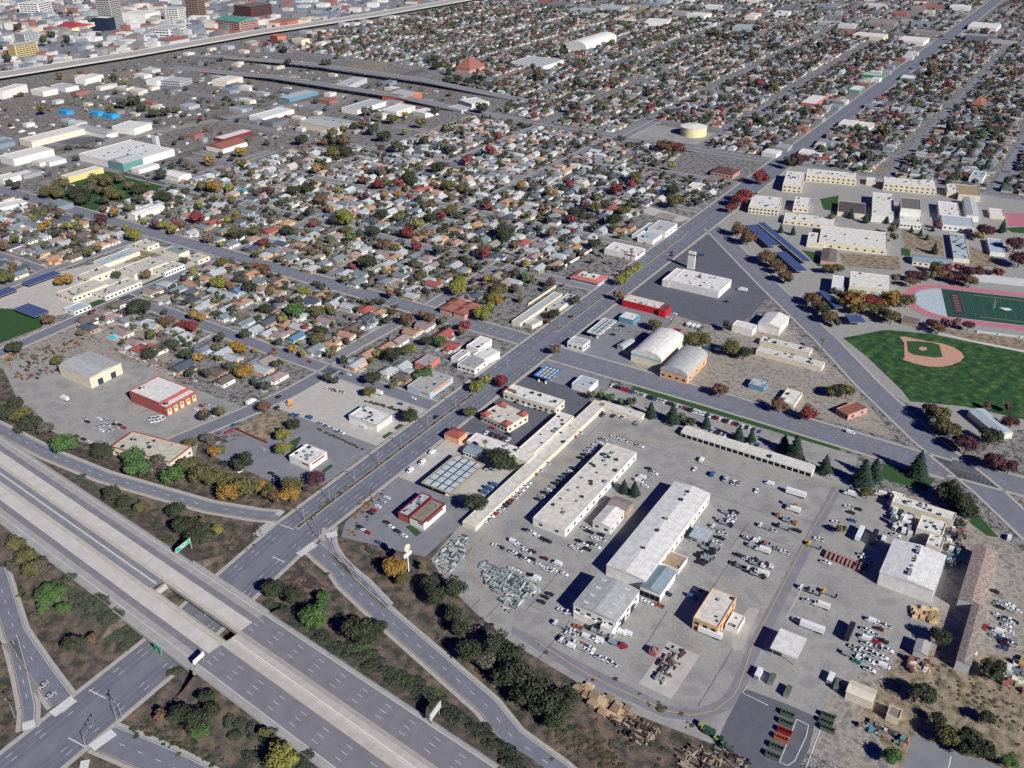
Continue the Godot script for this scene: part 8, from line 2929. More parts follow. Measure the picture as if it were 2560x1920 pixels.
const FILL := [
[-563,-457,-560,-462],
[-680,-575,-560,-462],
[-910,-806,-560,-462],
[-680,-560,-444,-395],
[-440,-400,-682,-583],
[-563,-457,-682,-583],
[-680,-575,-682,-583],
[-795,-692,-682,-583],
[-905,-806,-682,-583],
[-445,-390,-797,-695],
[-563,-457,-797,-695],
[-680,-575,-797,-695],
[-795,-692,-797,-695],
[-905,-806,-797,-695],
[-445,-392,-929,-810],
[-563,-457,-929,-810],
[-680,-575,-929,-810],
[-795,-692,-929,-810],
[-895,-806,-929,-810],
[-445,-400,-1046,-940],
[-563,-457,-1046,-942],
[-680,-575,-1046,-942],
[-795,-692,-1046,-942],
[-680,-575,-1154,-1056],
[-795,-692,-1154,-1056],
[-560,-455,-1154,-1056],
[-398,-352,-1046,-942],
[-1010,-925,-560,-455],
[-905,-806,-445,-340]]
const SHRUBS := [
[[[-301,-240],[-247,-231],[-212,-233],[-183,-230],[-144,-225],[-126,-209]],130,2.6,2.5,4.5,["ivy","ivy","k"],0.6],
[[[-242,-238],[-222,-236],[-194,-235]],34,2.2,2.5,4,["ivy","e"],0.6],
[[[-477,-253],[-448,-251],[-402,-247],[-378,-242]],42,1.5,1.5,3.0,["k","ivy","k"],0.8],
[[[-398,-189],[-372,-188],[-358,-187],[-341,-181]],40,3,2.5,4.5,["ivy"],0.6],
[[[-264,-177],[-241,-172],[-216,-171],[-210,-171]],40,2.5,2.5,4.2,["ivy"],0.6],
[[[-305,-180],[-303,-183]],5,1,2,3,["ivy"],0.8],
[[[-370,-267],[-350,-270],[-350,-255]],60,3.5,0.5,1.1,["m","k","k"],0.9],
[[[-306,-264],[-300,-257],[-288,-265],[-283,-248]],60,3,0.6,1.3,["m","k","m"],0.9],
[[[-294,-148],[-272,-154],[-247,-157]],60,2.2,0.6,1.4,["k","o","k"],0.9],
[[[-421,-178],[-394,-168],[-377,-166]],30,2,0.6,1.2,["k","o"],0.9],
[[[-366,-128],[-345,-121],[-341,-113]],40,3,0.5,1,["o","k","m"],0.8],
[[[-289,-302],[-280,-298],[-269,-294]],14,0.8,1.2,1.9,["k"],0.9],
[[[-133,-249],[-115,-248],[-103,-246]],90,4,0.6,1.5,["o","o","n","k"],0.7],
[[[5,-370],[25,-371],[38,-360]],80,7,0.5,1.2,["n","o","x"],0.7],
[[[-400,-424],[-359,-428]],26,0.6,1.0,1.5,["k"],1],
[[[-399,-379],[-353,-376]],30,0.5,0.8,1.1,["k"],1],
[[[-331,-299],[-334,-329],[-332,-388]],40,0.5,0.7,1.3,["k","o"],1],
[[[-332,-445],[-332,-489]],20,0.4,0.6,0.9,["k"],1],
[[[-311,-313],[-315,-344],[-298,-294]],50,1.8,0.6,1.2,["n","G","m"],0.8],
[[[-1455,-804],[-1393,-871],[-1310,-914],[-1194,-952],[-1147,-1026],[-1140,-1098]],120,8,2.5,5,["k","o","ivy","o"],0.8],
[[[-597,-480],[-566,-473]],10,2,1,2,["o"],0.8]]
const SOLAR := [
[-779.6,-431.8,11.5,32.7,0.0,4,"solar canopy beside the left cross street behind school playground"],
[-779.9,-395.9,13.5,16.6,0.0,4,"solar canopy at left frame edge of the school playground"],
[-724.7,-385.4,30.1,14.2,0.0,4,"solar canopy between playground and left green lawn"],
[-261.9,-888.3,12.9,59.5,0.728,4.5,"wide solar canopy at boulevard end of the campus car park"],
[-238.5,-883.5,6.8,109.3,0.74,4.5,"longest narrow solar canopy beside the campus lawns"],
[-215.4,-835.2,10.7,48.8,0.733,4.5,"wide solar canopy nearer the gymnasium"],
[-159.2,-768.0,6.7,36.0,0.693,4.5,"narrow solar canopy left of the gymnasium trees"],
[-130.7,-739.8,13.1,15.0,0.565,4.5,"small solar canopy above the baseball field"]]
const FORECOURT := [
[-282.9,-379.7,22.0,37.1,5.4,4,6,"yellowtrim","large yellow-edged forecourt canopy with pale blue panels"],
[-301.2,-613.5,11.5,30.5,5.2,3,5,"white","white forecourt canopy above the crossroads shop"],
[-299.2,-523.0,13.4,17.9,5.2,4,4,"blueedge","blue-edged forecourt canopy at the crossroads"]]
const VIADUCTS := [
["near_viaduct",[[-1480,-1166,0.3],[-1330,-1172,4],[-1230,-1176,8],[-960,-1176,8],[-860,-1172,4],[-730,-1170,0.3]],8.5,"asphalt_old",[]],
["far_viaduct",[[-1560,-1270,0.3],[-1400,-1280,5],[-1260,-1292,8.5],[-1000,-1292,8.5],[-880,-1285,4.5],[-760,-1280,0.3]],8.5,"asphalt_old",[]],
["far_freeway",[[-1720,-500,7],[-1650,-938,7],[-1622,-1178,7],[-1606,-1505,7],[-1560,-1824,7],[-1540,-2121,7],[-1490,-2700,7],[-1440,-3400,7]],23,"concrete",[-16,-12,-8,-0.8,0.8,8,12,16]]]
const STANDS := [
[-34.6,-895.9,70,0.262,9,"grey grandstand above the far side of running track"],
[-3.7,-788.9,80,3.403,3,"low white bleachers along the near side of track"]]
const LAMPS := [
[-333,-300,10,3.2,0,"first median lamp post from the freeway along the boulevard"],
[-333,-322,10,3.2,0,"second median lamp post from the freeway along the boulevard"],
[-333,-345,10,3.2,0,"third median lamp post from the freeway along the boulevard"],
[-333,-368,10,3.2,0,"fourth median lamp post from the freeway along the boulevard"],
[-333,-391,10,3.2,0,"fifth median lamp post from the freeway along the boulevard"],
[-333,-420,10,3.2,0,"sixth median lamp post from the freeway along the boulevard"],
[-333,-452,10,3.2,0,"seventh median lamp post from the freeway along the boulevard"],
[-333,-486,10,3.2,0,"eighth median lamp post from the freeway along the boulevard"],
[-333,-520,10,3.2,0,"ninth median lamp post from the freeway along the boulevard"],
[-333,-600,10,3.2,0,"tenth median lamp post from the freeway along the boulevard"],
[-333,-650,10,3.2,0,"eleventh median lamp post from the freeway along the boulevard"],
[-333,-700,10,3.2,0,"twelfth median lamp post from the freeway along the boulevard"],
[-333,-760,10,3.2,0,"thirteenth median lamp post from the freeway along the boulevard"],
[-333,-820,10,3.2,0,"fourteenth median lamp post from the freeway along the boulevard"],
[-301.2,-149.4,10,-3,0,"lamp post at the lower right ramp corner"],
[-343.3,-124.4,10,-3,0,"lamp post at the lower left ramp corner"]]
const SIGNALS := [
[-303.4,-148.0,-9,-6,"signal mast at the lower ramp mouth beside zebra crossing"],
[-302.6,-131.6,-4,-9,"signal mast at the near end of right lower crossing"],
[-312.7,-291.2,-9,-5,"signal mast at the right ramp crossing above freeway"],
[-346.2,-277.9,8,6,"signal mast at the left ramp crossing above freeway"]]
const PANELS := [
["guide_sign","grey freeway sign seen from behind at right roadside",-179.5,6.0,-221.1,1.6607963267948966,9,4,"palegrey",3.5],
["guide_sign","white-backed sign at the right end of bridge",-292.3,6.2,-187.3,1.6607963267948966,7,2.6,"white",3.0],
["guide_sign","green guide sign fixed to the near bridge edge",-318.4,2.2,-183.9,-0.09,6,2.4,"signgreen",2.4]]
const WALLS := [
["boundary_wall","white boundary wall behind the coral-rimmed restaurant","white",2.2,[[-394.6,-711.8],[-392.9,-768.8]]],
["boundary_wall","dark red boundary wall around the vacant lot","maroonred",1.6,[[-443.3,-340.6],[-442.6,-348.7],[-421.5,-347.6],[-411.3,-347.5]]],
["boundary_wall","cream boundary wall behind the inn wings","cream",2,[[-378.7,-625.2],[-378.2,-672.5]]],
["boundary_wall","white track-side fence wall above the baseball outfield","white",1.2,[[-80.7,-756.2],[-39.4,-756.4],[2.1,-759.2]]]]
const CLUTTER := [
["steel_stock","stacks of grey steel stock below the diner fence","stock",[[-249.1,-311.3],[-249.0,-340.0],[-240.9,-337.7],[-230.7,-309.5],[-240.3,-307.8]],120,[2.6,0.6,0.7],["8b9696","a3adad","6f7a7c","c3c8c6","4a5458","9aa79a"],1],
["steel_stock","stacks of grey rails inside the curved lower left stand","stock",[[-227.5,-326.1],[-206.3,-324.8],[-194.3,-329.2],[-187.0,-324.1],[-191.3,-298.9],[-203.8,-307.2],[-220.1,-316.2]],300,[3.2,0.7,0.6],["8b9696","a3adad","6f7a7c","c3c8c6","4a5458","9aa79a"],2],
["timber_heap","heap of dark timber beside the curved yard road","heap",[[-117.6,-267.0],[-108.8,-274.9],[-95.5,-272.0],[-96.9,-261.7],[-107.1,-261.0]],160,[2.6,0.7,0.5],["3b3430","5a4c42","7d6a58","2c2a2c","9a8870","a89a86"],3],
["soil_heaps","tan soil heaps along the yard edge","heap",[[-140.4,-274.8],[-134.8,-279.2],[-109.1,-275.5],[-110.2,-267.2],[-125.8,-268.0]],60,[3.0,1.0,2.6],["b49c7e","a08a70","8c7862","c4ad8c"],4],
["timber_heap","rows of planks beside the lower yard boundary","heap",[[-83.6,-268.6],[-69.2,-279.2],[-54.0,-277.6],[-79.1,-258.3]],130,[2.8,0.6,0.5],["3b3430","5a4c42","7d6a58","2c2a2c","9a8870","a89a86","8d8f90"],5],
["green_bins","row of green bins along the lower yard boundary","bins",[[-82.0,-284.2],[-80.1,-286.2],[-60.7,-278.9],[-61.3,-276.4]],22,[1.6,1.5,1.6],["2f5a44","274a3a","8f9a5a","1f3a30"],6],
["stored_goods","rows of dark stored goods on the contractor lot","goods",[[-675.4,-330.9],[-640.5,-391.1],[-637.2,-355.0],[-610.1,-328.3],[-631.3,-306.6]],150,[2.6,0.8,0.8],["4a4038","6b5a4c","8a5d4a","2f2c2e","7f8587"],7],
["stored_goods","rubble and goods behind the red block building","goods",[[-623.1,-380.3],[-572.2,-387.0],[-512.0,-382.0],[-522.9,-375.2],[-588.0,-374.8]],90,[2.0,0.7,0.9],["8a6a60","a08a80","5a4a46","c8c4be"],8],
["factory_stock","tanks and crates beside the cream factory","stock",[[-16.3,-508.2],[-4.9,-508.9],[-2.4,-463.3],[-8.5,-457.3]],120,[1.6,1.5,1.8],["d8d8d2","6b757c","8a9aa2","3f464c","8a5a58","5a8088"],9],
["factory_stock","white tanks between factory blocks and parked vans","stock",[[-56.0,-507.5],[-45.1,-507.5],[-33.4,-496.1],[-30.2,-471.6],[-39.0,-470.9],[-47.6,-497.7]],70,[1.7,1.8,2.2],["dadad4","c6cacb","77808a","3f464c"],10],
["crate_stack","stacked red and tan crates beside grey shed","crates",[[-12.2,-375.4],[-3.0,-379.5],[-0.8,-371.4],[-10.0,-367.3]],60,[1.5,1.3,1.5],["8f5a52","b09678","d0ccc6","5f4040","8a8a8a"],11],
["stored_goods","mixed stored goods beside the lower scrub","goods",[[-23.2,-322.2],[-18.6,-328.1],[-0.7,-328.2],[-1.3,-322.1]],70,[2.0,0.9,1.2],["6d7a82","5f8a8c","c9c9c4","4a4440","8a6a5a"],12],
["stored_goods","cluttered roadside goods at the right frame edge","goods",[[27.9,-397.3],[36.9,-406.5],[39.6,-382.9],[30.4,-382.0]],70,[1.8,1.4,2.0],["d8d8d0","9c5e56","b09060","6a7a82","a0a67a"],13],
["fuel_island_gear","pipes and tanks on the fuel island slab","gear",[[-111.8,-309.0],[-111.4,-321.7],[-103.9,-322.8],[-103.6,-298.9],[-110.0,-299.9]],60,[0.7,0.8,3.4],["4a4440","5d4038","8f9294","b0aca4"],14],
["dirt_lot_junk","tan bricks and blocks in the factory corner","heap",[[-18.2,-414.0],[-5.0,-419.3],[-4.6,-407.8],[-14.8,-406.2]],60,[1.8,1.0,1.6],["c9ad82","b0935f","8a7a60","d8c49a"],15]]
const BLOCKS := [
[-444,-352,-1272,-1170,0.88,0.8,14.5],
[-563,-456,-1272,-1170,0.88,0.8,14.5],
[-681,-575,-1272,-1170,0.88,0.8,14.5],
[-793,-693,-1272,-1170,0.88,0.8,14.5],
[-444,-352,-1390,-1286,0.88,0.8,14.5],
[-563,-456,-1390,-1286,0.88,0.8,14.5],
[-681,-575,-1390,-1286,0.88,0.8,14.5],
[-793,-693,-1390,-1286,0.88,0.8,14.5],
[-911,-805,-1390,-1286,0.88,0.8,14.5],
[-444,-352,-1503,-1404,0.88,0.8,14.5],
[-563,-456,-1503,-1404,0.88,0.8,14.5],
[-681,-575,-1503,-1404,0.88,0.8,14.5],
[-793,-693,-1503,-1404,0.88,0.8,14.5],
[-911,-805,-1503,-1404,0.88,0.8,14.5],
[-1029,-923,-1503,-1404,0.88,0.8,14.5],
[-1147,-1041,-1503,-1404,0.88,0.8,14.5],
[-1265,-1159,-1503,-1404,0.88,0.8,14.5],
[-1383,-1277,-1503,-1404,0.88,0.8,14.5],
[-1494,-1395,-1503,-1404,0.88,0.8,14.5],
[-444,-352,-1620,-1516,0.88,0.8,16],
[-563,-456,-1620,-1516,0.88,0.8,16],
[-681,-575,-1620,-1516,0.88,0.8,16],
[-793,-693,-1620,-1516,0.88,0.8,16],
[-911,-805,-1620,-1516,0.88,0.8,16],
[-1029,-923,-1620,-1516,0.88,0.8,16],
[-1147,-1041,-1620,-1516,0.88,0.8,16],
[-1265,-1159,-1620,-1516,0.88,0.8,16],
[-1383,-1277,-1620,-1516,0.88,0.8,16],
[-1494,-1395,-1620,-1516,0.88,0.8,16],
[-444,-352,-1738,-1634,0.88,0.8,16],
[-563,-456,-1738,-1634,0.88,0.8,16],
[-681,-575,-1738,-1634,0.88,0.8,16],
[-793,-693,-1738,-1634,0.88,0.8,16],
[-911,-805,-1738,-1634,0.88,0.8,16],
[-1029,-923,-1738,-1634,0.88,0.8,16],
[-1147,-1041,-1738,-1634,0.88,0.8,16],
[-1265,-1159,-1738,-1634,0.88,0.8,16],
[-1383,-1277,-1738,-1634,0.88,0.8,16],
[-1494,-1395,-1738,-1634,0.88,0.8,16],
[-444,-352,-1856,-1752,0.88,0.8,16],
[-563,-456,-1856,-1752,0.88,0.8,16],
[-681,-575,-1856,-1752,0.88,0.8,16],
[-793,-693,-1856,-1752,0.88,0.8,16],
[-911,-805,-1856,-1752,0.88,0.8,16],
[-1029,-923,-1856,-1752,0.88,0.8,16],
[-1147,-1041,-1856,-1752,0.88,0.8,16],
[-1265,-1159,-1856,-1752,0.88,0.8,16],
[-1383,-1277,-1856,-1752,0.88,0.8,16],
[-1494,-1395,-1856,-1752,0.88,0.8,16],
[-444,-352,-1974,-1870,0.88,0.8,16],
[-563,-456,-1974,-1870,0.88,0.8,16],
[-681,-575,-1974,-1870,0.88,0.8,16],
[-793,-693,-1974,-1870,0.88,0.8,16],
[-911,-805,-1974,-1870,0.88,0.8,16],
[-1029,-923,-1974,-1870,0.88,0.8,16],
[-1147,-1041,-1974,-1870,0.88,0.8,16],
[-1265,-1159,-1974,-1870,0.88,0.8,16],
[-1383,-1277,-1974,-1870,0.88,0.8,16],
[-1494,-1395,-1974,-1870,0.88,0.8,16],
[-444,-352,-2092,-1988,0.88,0.8,16],
[-563,-456,-2092,-1988,0.88,0.8,16],
[-681,-575,-2092,-1988,0.88,0.8,16],
[-793,-693,-2092,-1988,0.88,0.8,16],
[-911,-805,-2092,-1988,0.88,0.8,16],
[-1029,-923,-2092,-1988,0.88,0.8,16],
[-1147,-1041,-2092,-1988,0.88,0.8,16],
[-1265,-1159,-2092,-1988,0.88,0.8,16],
[-1383,-1277,-2092,-1988,0.88,0.8,16],
[-1494,-1395,-2092,-1988,0.88,0.8,16],
[-444,-352,-2230,-2106,0.88,0.8,16],
[-563,-456,-2230,-2106,0.88,0.8,16],
[-681,-575,-2230,-2106,0.88,0.8,16],
[-793,-693,-2230,-2106,0.88,0.8,16],
[-911,-805,-2230,-2106,0.88,0.8,16],
[-1029,-923,-2230,-2106,0.88,0.8,16],
[-1147,-1041,-2230,-2106,0.88,0.8,16],
[-1265,-1159,-2230,-2106,0.88,0.8,16],
[-1383,-1277,-2230,-2106,0.88,0.8,16],
[-1494,-1395,-2230,-2106,0.88,0.8,16],
[-311,-210,-1268,-1170,0.86,0.75,14.5],
[-198,-92,-1268,-1170,0.86,0.75,14.5],
[-80,26,-1268,-1170,0.86,0.75,14.5],
[38,144,-1268,-1170,0.86,0.75,14.5],
[-311,-210,-1390,-1286,0.86,0.75,14.5],
[-198,-92,-1390,-1286,0.86,0.75,14.5],
[-80,26,-1390,-1286,0.86,0.75,14.5],
[38,144,-1390,-1286,0.86,0.75,14.5],
[-311,-210,-1503,-1404,0.86,0.75,14.5],
[-198,-92,-1503,-1404,0.86,0.75,14.5],
[-80,26,-1503,-1404,0.86,0.75,14.5],
[38,144,-1503,-1404,0.86,0.75,14.5],
[-311,-210,-1620,-1516,0.86,0.75,16],
[-198,-92,-1620,-1516,0.86,0.75,16],
[-80,26,-1620,-1516,0.86,0.75,16],
[38,144,-1620,-1516,0.86,0.75,16],
[-311,-210,-1738,-1634,0.86,0.75,16],
[-198,-92,-1738,-1634,0.86,0.75,16],
[-80,26,-1738,-1634,0.86,0.75,16],
[38,144,-1738,-1634,0.86,0.75,16],
[-311,-210,-1856,-1752,0.86,0.75,16],
[-198,-92,-1856,-1752,0.86,0.75,16],
[-80,26,-1856,-1752,0.86,0.75,16],
[38,144,-1856,-1752,0.86,0.75,16],
[-311,-210,-1974,-1870,0.86,0.75,16],
[-198,-92,-1974,-1870,0.86,0.75,16],
[-80,26,-1974,-1870,0.86,0.75,16],
[38,144,-1974,-1870,0.86,0.75,16],
[-311,-210,-2092,-1988,0.86,0.75,16],
[-198,-92,-2092,-1988,0.86,0.75,16],
[-80,26,-2092,-1988,0.86,0.75,16],
[38,144,-2092,-1988,0.86,0.75,16],
[-311,-210,-2230,-2106,0.86,0.75,16],
[-198,-92,-2230,-2106,0.86,0.75,16],
[-80,26,-2230,-2106,0.86,0.75,16],
[38,144,-2230,-2106,0.86,0.75,16],
[-1500,-1362,-2408,-2270,0.45,0.4,21],
[-1350,-1212,-2408,-2270,0.45,0.4,21],
[-1200,-1062,-2408,-2270,0.45,0.4,21],
[-1050,-912,-2408,-2270,0.45,0.4,21],
[-900,-762,-2408,-2270,0.45,0.4,21],
[-750,-612,-2408,-2270,0.45,0.4,21],
[-600,-462,-2408,-2270,0.45,0.4,21],
[-450,-312,-2408,-2270,0.45,0.4,21],
[-300,-162,-2408,-2270,0.45,0.4,21],
[-150,-12,-2408,-2270,0.45,0.4,21],
[0,138,-2408,-2270,0.45,0.4,21],
[150,288,-2408,-2270,0.45,0.4,21],
[-1500,-1362,-2558,-2420,0.45,0.4,21],
[-1350,-1212,-2558,-2420,0.45,0.4,21],
[-1200,-1062,-2558,-2420,0.45,0.4,21],
[-1050,-912,-2558,-2420,0.45,0.4,21],
[-900,-762,-2558,-2420,0.45,0.4,21],
[-750,-612,-2558,-2420,0.45,0.4,21],
[-600,-462,-2558,-2420,0.45,0.4,21],
[-450,-312,-2558,-2420,0.45,0.4,21],
[-300,-162,-2558,-2420,0.45,0.4,21],
[-150,-12,-2558,-2420,0.45,0.4,21],
[0,138,-2558,-2420,0.45,0.4,21],
[150,288,-2558,-2420,0.45,0.4,21],
[-1500,-1362,-2708,-2570,0.45,0.4,21],
[-1350,-1212,-2708,-2570,0.45,0.4,21],
[-1200,-1062,-2708,-2570,0.45,0.4,21],
[-1050,-912,-2708,-2570,0.45,0.4,21],
[-900,-762,-2708,-2570,0.45,0.4,21],
[-750,-612,-2708,-2570,0.45,0.4,21],
[-600,-462,-2708,-2570,0.45,0.4,21],
[-450,-312,-2708,-2570,0.45,0.4,21],
[-300,-162,-2708,-2570,0.45,0.4,21],
[-150,-12,-2708,-2570,0.45,0.4,21],
[0,138,-2708,-2570,0.45,0.4,21],
[150,288,-2708,-2570,0.45,0.4,21],
[-1500,-1362,-2858,-2720,0.45,0.4,21],
[-1350,-1212,-2858,-2720,0.45,0.4,21],
[-1200,-1062,-2858,-2720,0.45,0.4,21],
[-1050,-912,-2858,-2720,0.45,0.4,21],
[-900,-762,-2858,-2720,0.45,0.4,21],
[-750,-612,-2858,-2720,0.45,0.4,21],
[-600,-462,-2858,-2720,0.45,0.4,21],
[-450,-312,-2858,-2720,0.45,0.4,21],
[-300,-162,-2858,-2720,0.45,0.4,21],
[-150,-12,-2858,-2720,0.45,0.4,21],
[0,138,-2858,-2720,0.45,0.4,21],
[150,288,-2858,-2720,0.45,0.4,21],
[-1500,-1362,-3008,-2870,0.45,0.4,21],
[-1350,-1212,-3008,-2870,0.45,0.4,21],
[-1200,-1062,-3008,-2870,0.45,0.4,21],
[-1050,-912,-3008,-2870,0.45,0.4,21],
[-900,-762,-3008,-2870,0.45,0.4,21],
[-750,-612,-3008,-2870,0.45,0.4,21],
[-600,-462,-3008,-2870,0.45,0.4,21],
[-450,-312,-3008,-2870,0.45,0.4,21],
[-300,-162,-3008,-2870,0.45,0.4,21],
[-150,-12,-3008,-2870,0.45,0.4,21],
[0,138,-3008,-2870,0.45,0.4,21],
[150,288,-3008,-2870,0.45,0.4,21],
[-1500,-1362,-3158,-3020,0.45,0.4,21],
[-1350,-1212,-3158,-3020,0.45,0.4,21],
[-1200,-1062,-3158,-3020,0.45,0.4,21],
[-1050,-912,-3158,-3020,0.45,0.4,21],
[-900,-762,-3158,-3020,0.45,0.4,21],
[-750,-612,-3158,-3020,0.45,0.4,21],
[-600,-462,-3158,-3020,0.45,0.4,21],
[-450,-312,-3158,-3020,0.45,0.4,21],
[-300,-162,-3158,-3020,0.45,0.4,21],
[-150,-12,-3158,-3020,0.45,0.4,21],
[0,138,-3158,-3020,0.45,0.4,21],
[150,288,-3158,-3020,0.45,0.4,21],
[-1500,-1362,-3308,-3170,0.45,0.4,21],
[-1350,-1212,-3308,-3170,0.45,0.4,21],
[-1200,-1062,-3308,-3170,0.45,0.4,21],
[-1050,-912,-3308,-3170,0.45,0.4,21],
[-900,-762,-3308,-3170,0.45,0.4,21],
[-750,-612,-3308,-3170,0.45,0.4,21],
[-600,-462,-3308,-3170,0.45,0.4,21],
[-450,-312,-3308,-3170,0.45,0.4,21],
[-300,-162,-3308,-3170,0.45,0.4,21],
[-150,-12,-3308,-3170,0.45,0.4,21],
[0,138,-3308,-3170,0.45,0.4,21],
[150,288,-3308,-3170,0.45,0.4,21],
[-1030,-925,-560,-455,0.8,0.5,15],
[-1150,-1040,-560,-455,0.8,0.5,15],
[-1000,-806,-445,-330,0.8,0.5,15]]
const SHEDLAND := [
[-1540,-880,-1150,-640,55,6,20,3,6,0.0],
[-1560,-870,-1330,-1180,26,8,22,4,6,0.0],
[-2350,-1665,-1250,-800,520,7,22,4,10,0.3],
[-2900,-1650,-1650,-1250,620,8,28,5,14,0.3],
[-3400,-1600,-2600,-1650,700,8,30,4,11,0.3],
[-1540,-1400,-1900,-1340,50,10,24,4,7,0],
[-1500,200,-3300,-2120,160,16,70,5,9,0.1],
[-370,-346,-2200,-1170,30,9,22,4,6,0],
[-316,-290,-2200,-1170,30,9,22,4,6,0],
[-1500,-880,-700,-560,30,10,26,4,6,0],
[-1480,-870,-1180,-930,40,12,30,4,6,0]]
const EXCLUDE := [
[-944,-906,-724,-695],
[-305,-274,-1112,-1047],
[-291,-224,-1138,-1105],
[-205,-138,-1154,-1119],
[-225,-204,-1150,-1123],
[-311,-270,-1006,-955],
[-271,-244,-1027,-984],
[-266,-204,-979,-945],
[-227,-188,-1047,-998],
[-196,-164,-1087,-997],
[-167,-137,-1066,-1017],
[-161,-130,-1037,-995],
[-132,-102,-1100,-1044],
[-109,-86,-1124,-1052],
[-122,-82,-1055,-1013],
[-218,-145,-958,-898],
[-100,-76,-1006,-924],
[-84,-60,-1110,-1076],
[-69,-46,-1010,-960],
[-137,-117,-1165,-1129],
[-126,-93,-1173,-1124],
[-1232,-1194,-790,-695],
[-1220,-1146,-803,-775],
[-1183,-1134,-851,-805],
[-1174,-1134,-697,-630],
[-1098,-1002,-780,-690],
[-1036,-998,-728,-688],
[-1040,-1015,-682,-624],
[-1000,-975,-733,-692],
[-999,-957,-863,-810],
[-1025,-997,-911,-847],
[-1008,-979,-558,-519],
[-1105,-1075,-611,-579],
[-988,-935,-1221,-1163],
[-987,-947,-1145,-1065],
[-926,-888,-1141,-1085],
[-1111,-1075,-1258,-1173],
[-884,-846,-1144,-1107],
[-975,-894,-1018,-961],
[-1072,-1034,-1032,-957],
[-1124,-1090,-1145,-1069],
[-865,-818,-1241,-1199],
[-858,-815,-1192,-1158],
[-1019,-977,-1465,-1407],
[-961,-879,-1584,-1499],
[-960,-905,-1855,-1709],
[-393,-354,-1095,-1060],
[-395,-370,-1023,-990],
[-325,-272,-1415,-1374],
[-330,-291,-1236,-1206],
[-123,-98,-1245,-1199],
[-374,-346,-1664,-1616],
[-387,-345,-1787,-1751],
[-324,-292,-1800,-1759],
[-411,-378,-1551,-1477],
[-185,-158,-1656,-1599],
[-319,-249,-2489,-2405],
[-506,-432,-2206,-2147],
[-410,-349,-2204,-2131],
[-966,-905,-2149,-2080],
[-1962,-1916,-1410,-1364],
[-1925,-1881,-1361,-1327],
[-2311,-2249,-1460,-1395],
[-1841,-1806,-1123,-1066],
[-1964,-1917,-1202,-1159],
[-2023,-1949,-1539,-1470],
[-1913,-1869,-1546,-1506],
[-1922,-1878,-1614,-1574],
[-1872,-1803,-1756,-1678],
[-1763,-1675,-1586,-1519],
[-1812,-1750,-1445,-1373],
[-2034,-1969,-1369,-1304],
[-1692,-1647,-1364,-1302],
[-1516,-1482,-1032,-980],
[-1532,-1501,-904,-837],
[-1503,-1453,-961,-926],
[-1498,-1455,-923,-887],
[-1385,-1332,-1094,-1053],
[-1402,-1370,-1080,-1037],
[-1304,-1263,-1148,-1094],
[-1057,-1039,-788,-773],
[-1527,-1487,-1483,-1452],
[-1463,-1426,-1486,-1452],
[-1685,-1625,-1665,-1608],
[-1653,-1622,-1710,-1655],
[-1341,-1313,-851,-829],
[-1294,-1267,-872,-850],
[-1266,-1235,-875,-850],
[-349,-314,-4000,0],
[-2000,-1380,-1185,-1155],
[-1400,-720,-1192,-1154],
[-1500,-740,-1306,-1272],
[-560,-440,-1290,-1160],
[-320,60,-1166,-900],
[-1000,-905,-690,-570],
[-1746,-1694,-635,-495],
[-1725,-1673,-765,-625],
[-1704,-1652,-895,-755],
[-1684,-1632,-1025,-885],
[-1666,-1614,-1155,-1015],
[-1651,-1599,-1285,-1145],
[-1643,-1591,-1415,-1275],
[-1637,-1585,-1545,-1405],
[-1627,-1575,-1675,-1535],
[-1608,-1556,-1805,-1665],
[-1589,-1537,-1935,-1795],
[-1579,-1527,-2065,-1925],
[-1570,-1518,-2195,-2055],
[-1560,-1508,-2325,-2185],
[-1549,-1497,-2455,-2315],
[-1538,-1486,-2585,-2445],
[-1526,-1474,-2715,-2575],
[-1515,-1463,-2845,-2705],
[-1506,-1454,-2975,-2835],
[-1497,-1445,-3105,-2965],
[-1487,-1435,-3235,-3095],
[-1478,-1426,-3365,-3225],
[-1469,-1417,-3495,-3355],
[-372,-336,-979,-943],
[-399,-363,-1006,-970],
[-426,-390,-1033,-997],
[-453,-417,-1060,-1024],
[-480,-444,-1087,-1051],
[-507,-471,-1114,-1078],
[-534,-498,-1141,-1105],
[-561,-525,-1168,-1132]]
const GOODS := [
[-1560,-870,-1330,-620,700,0.0,0.25],
[-2350,-1665,-1250,-800,500,0.3,0.4],
[-2900,-1650,-1700,-1250,600,0.3,0.5],
[-3400,-1500,-2700,-1700,700,0.3,0.5],
[-1500,300,-3300,-2120,500,0,0.5]]
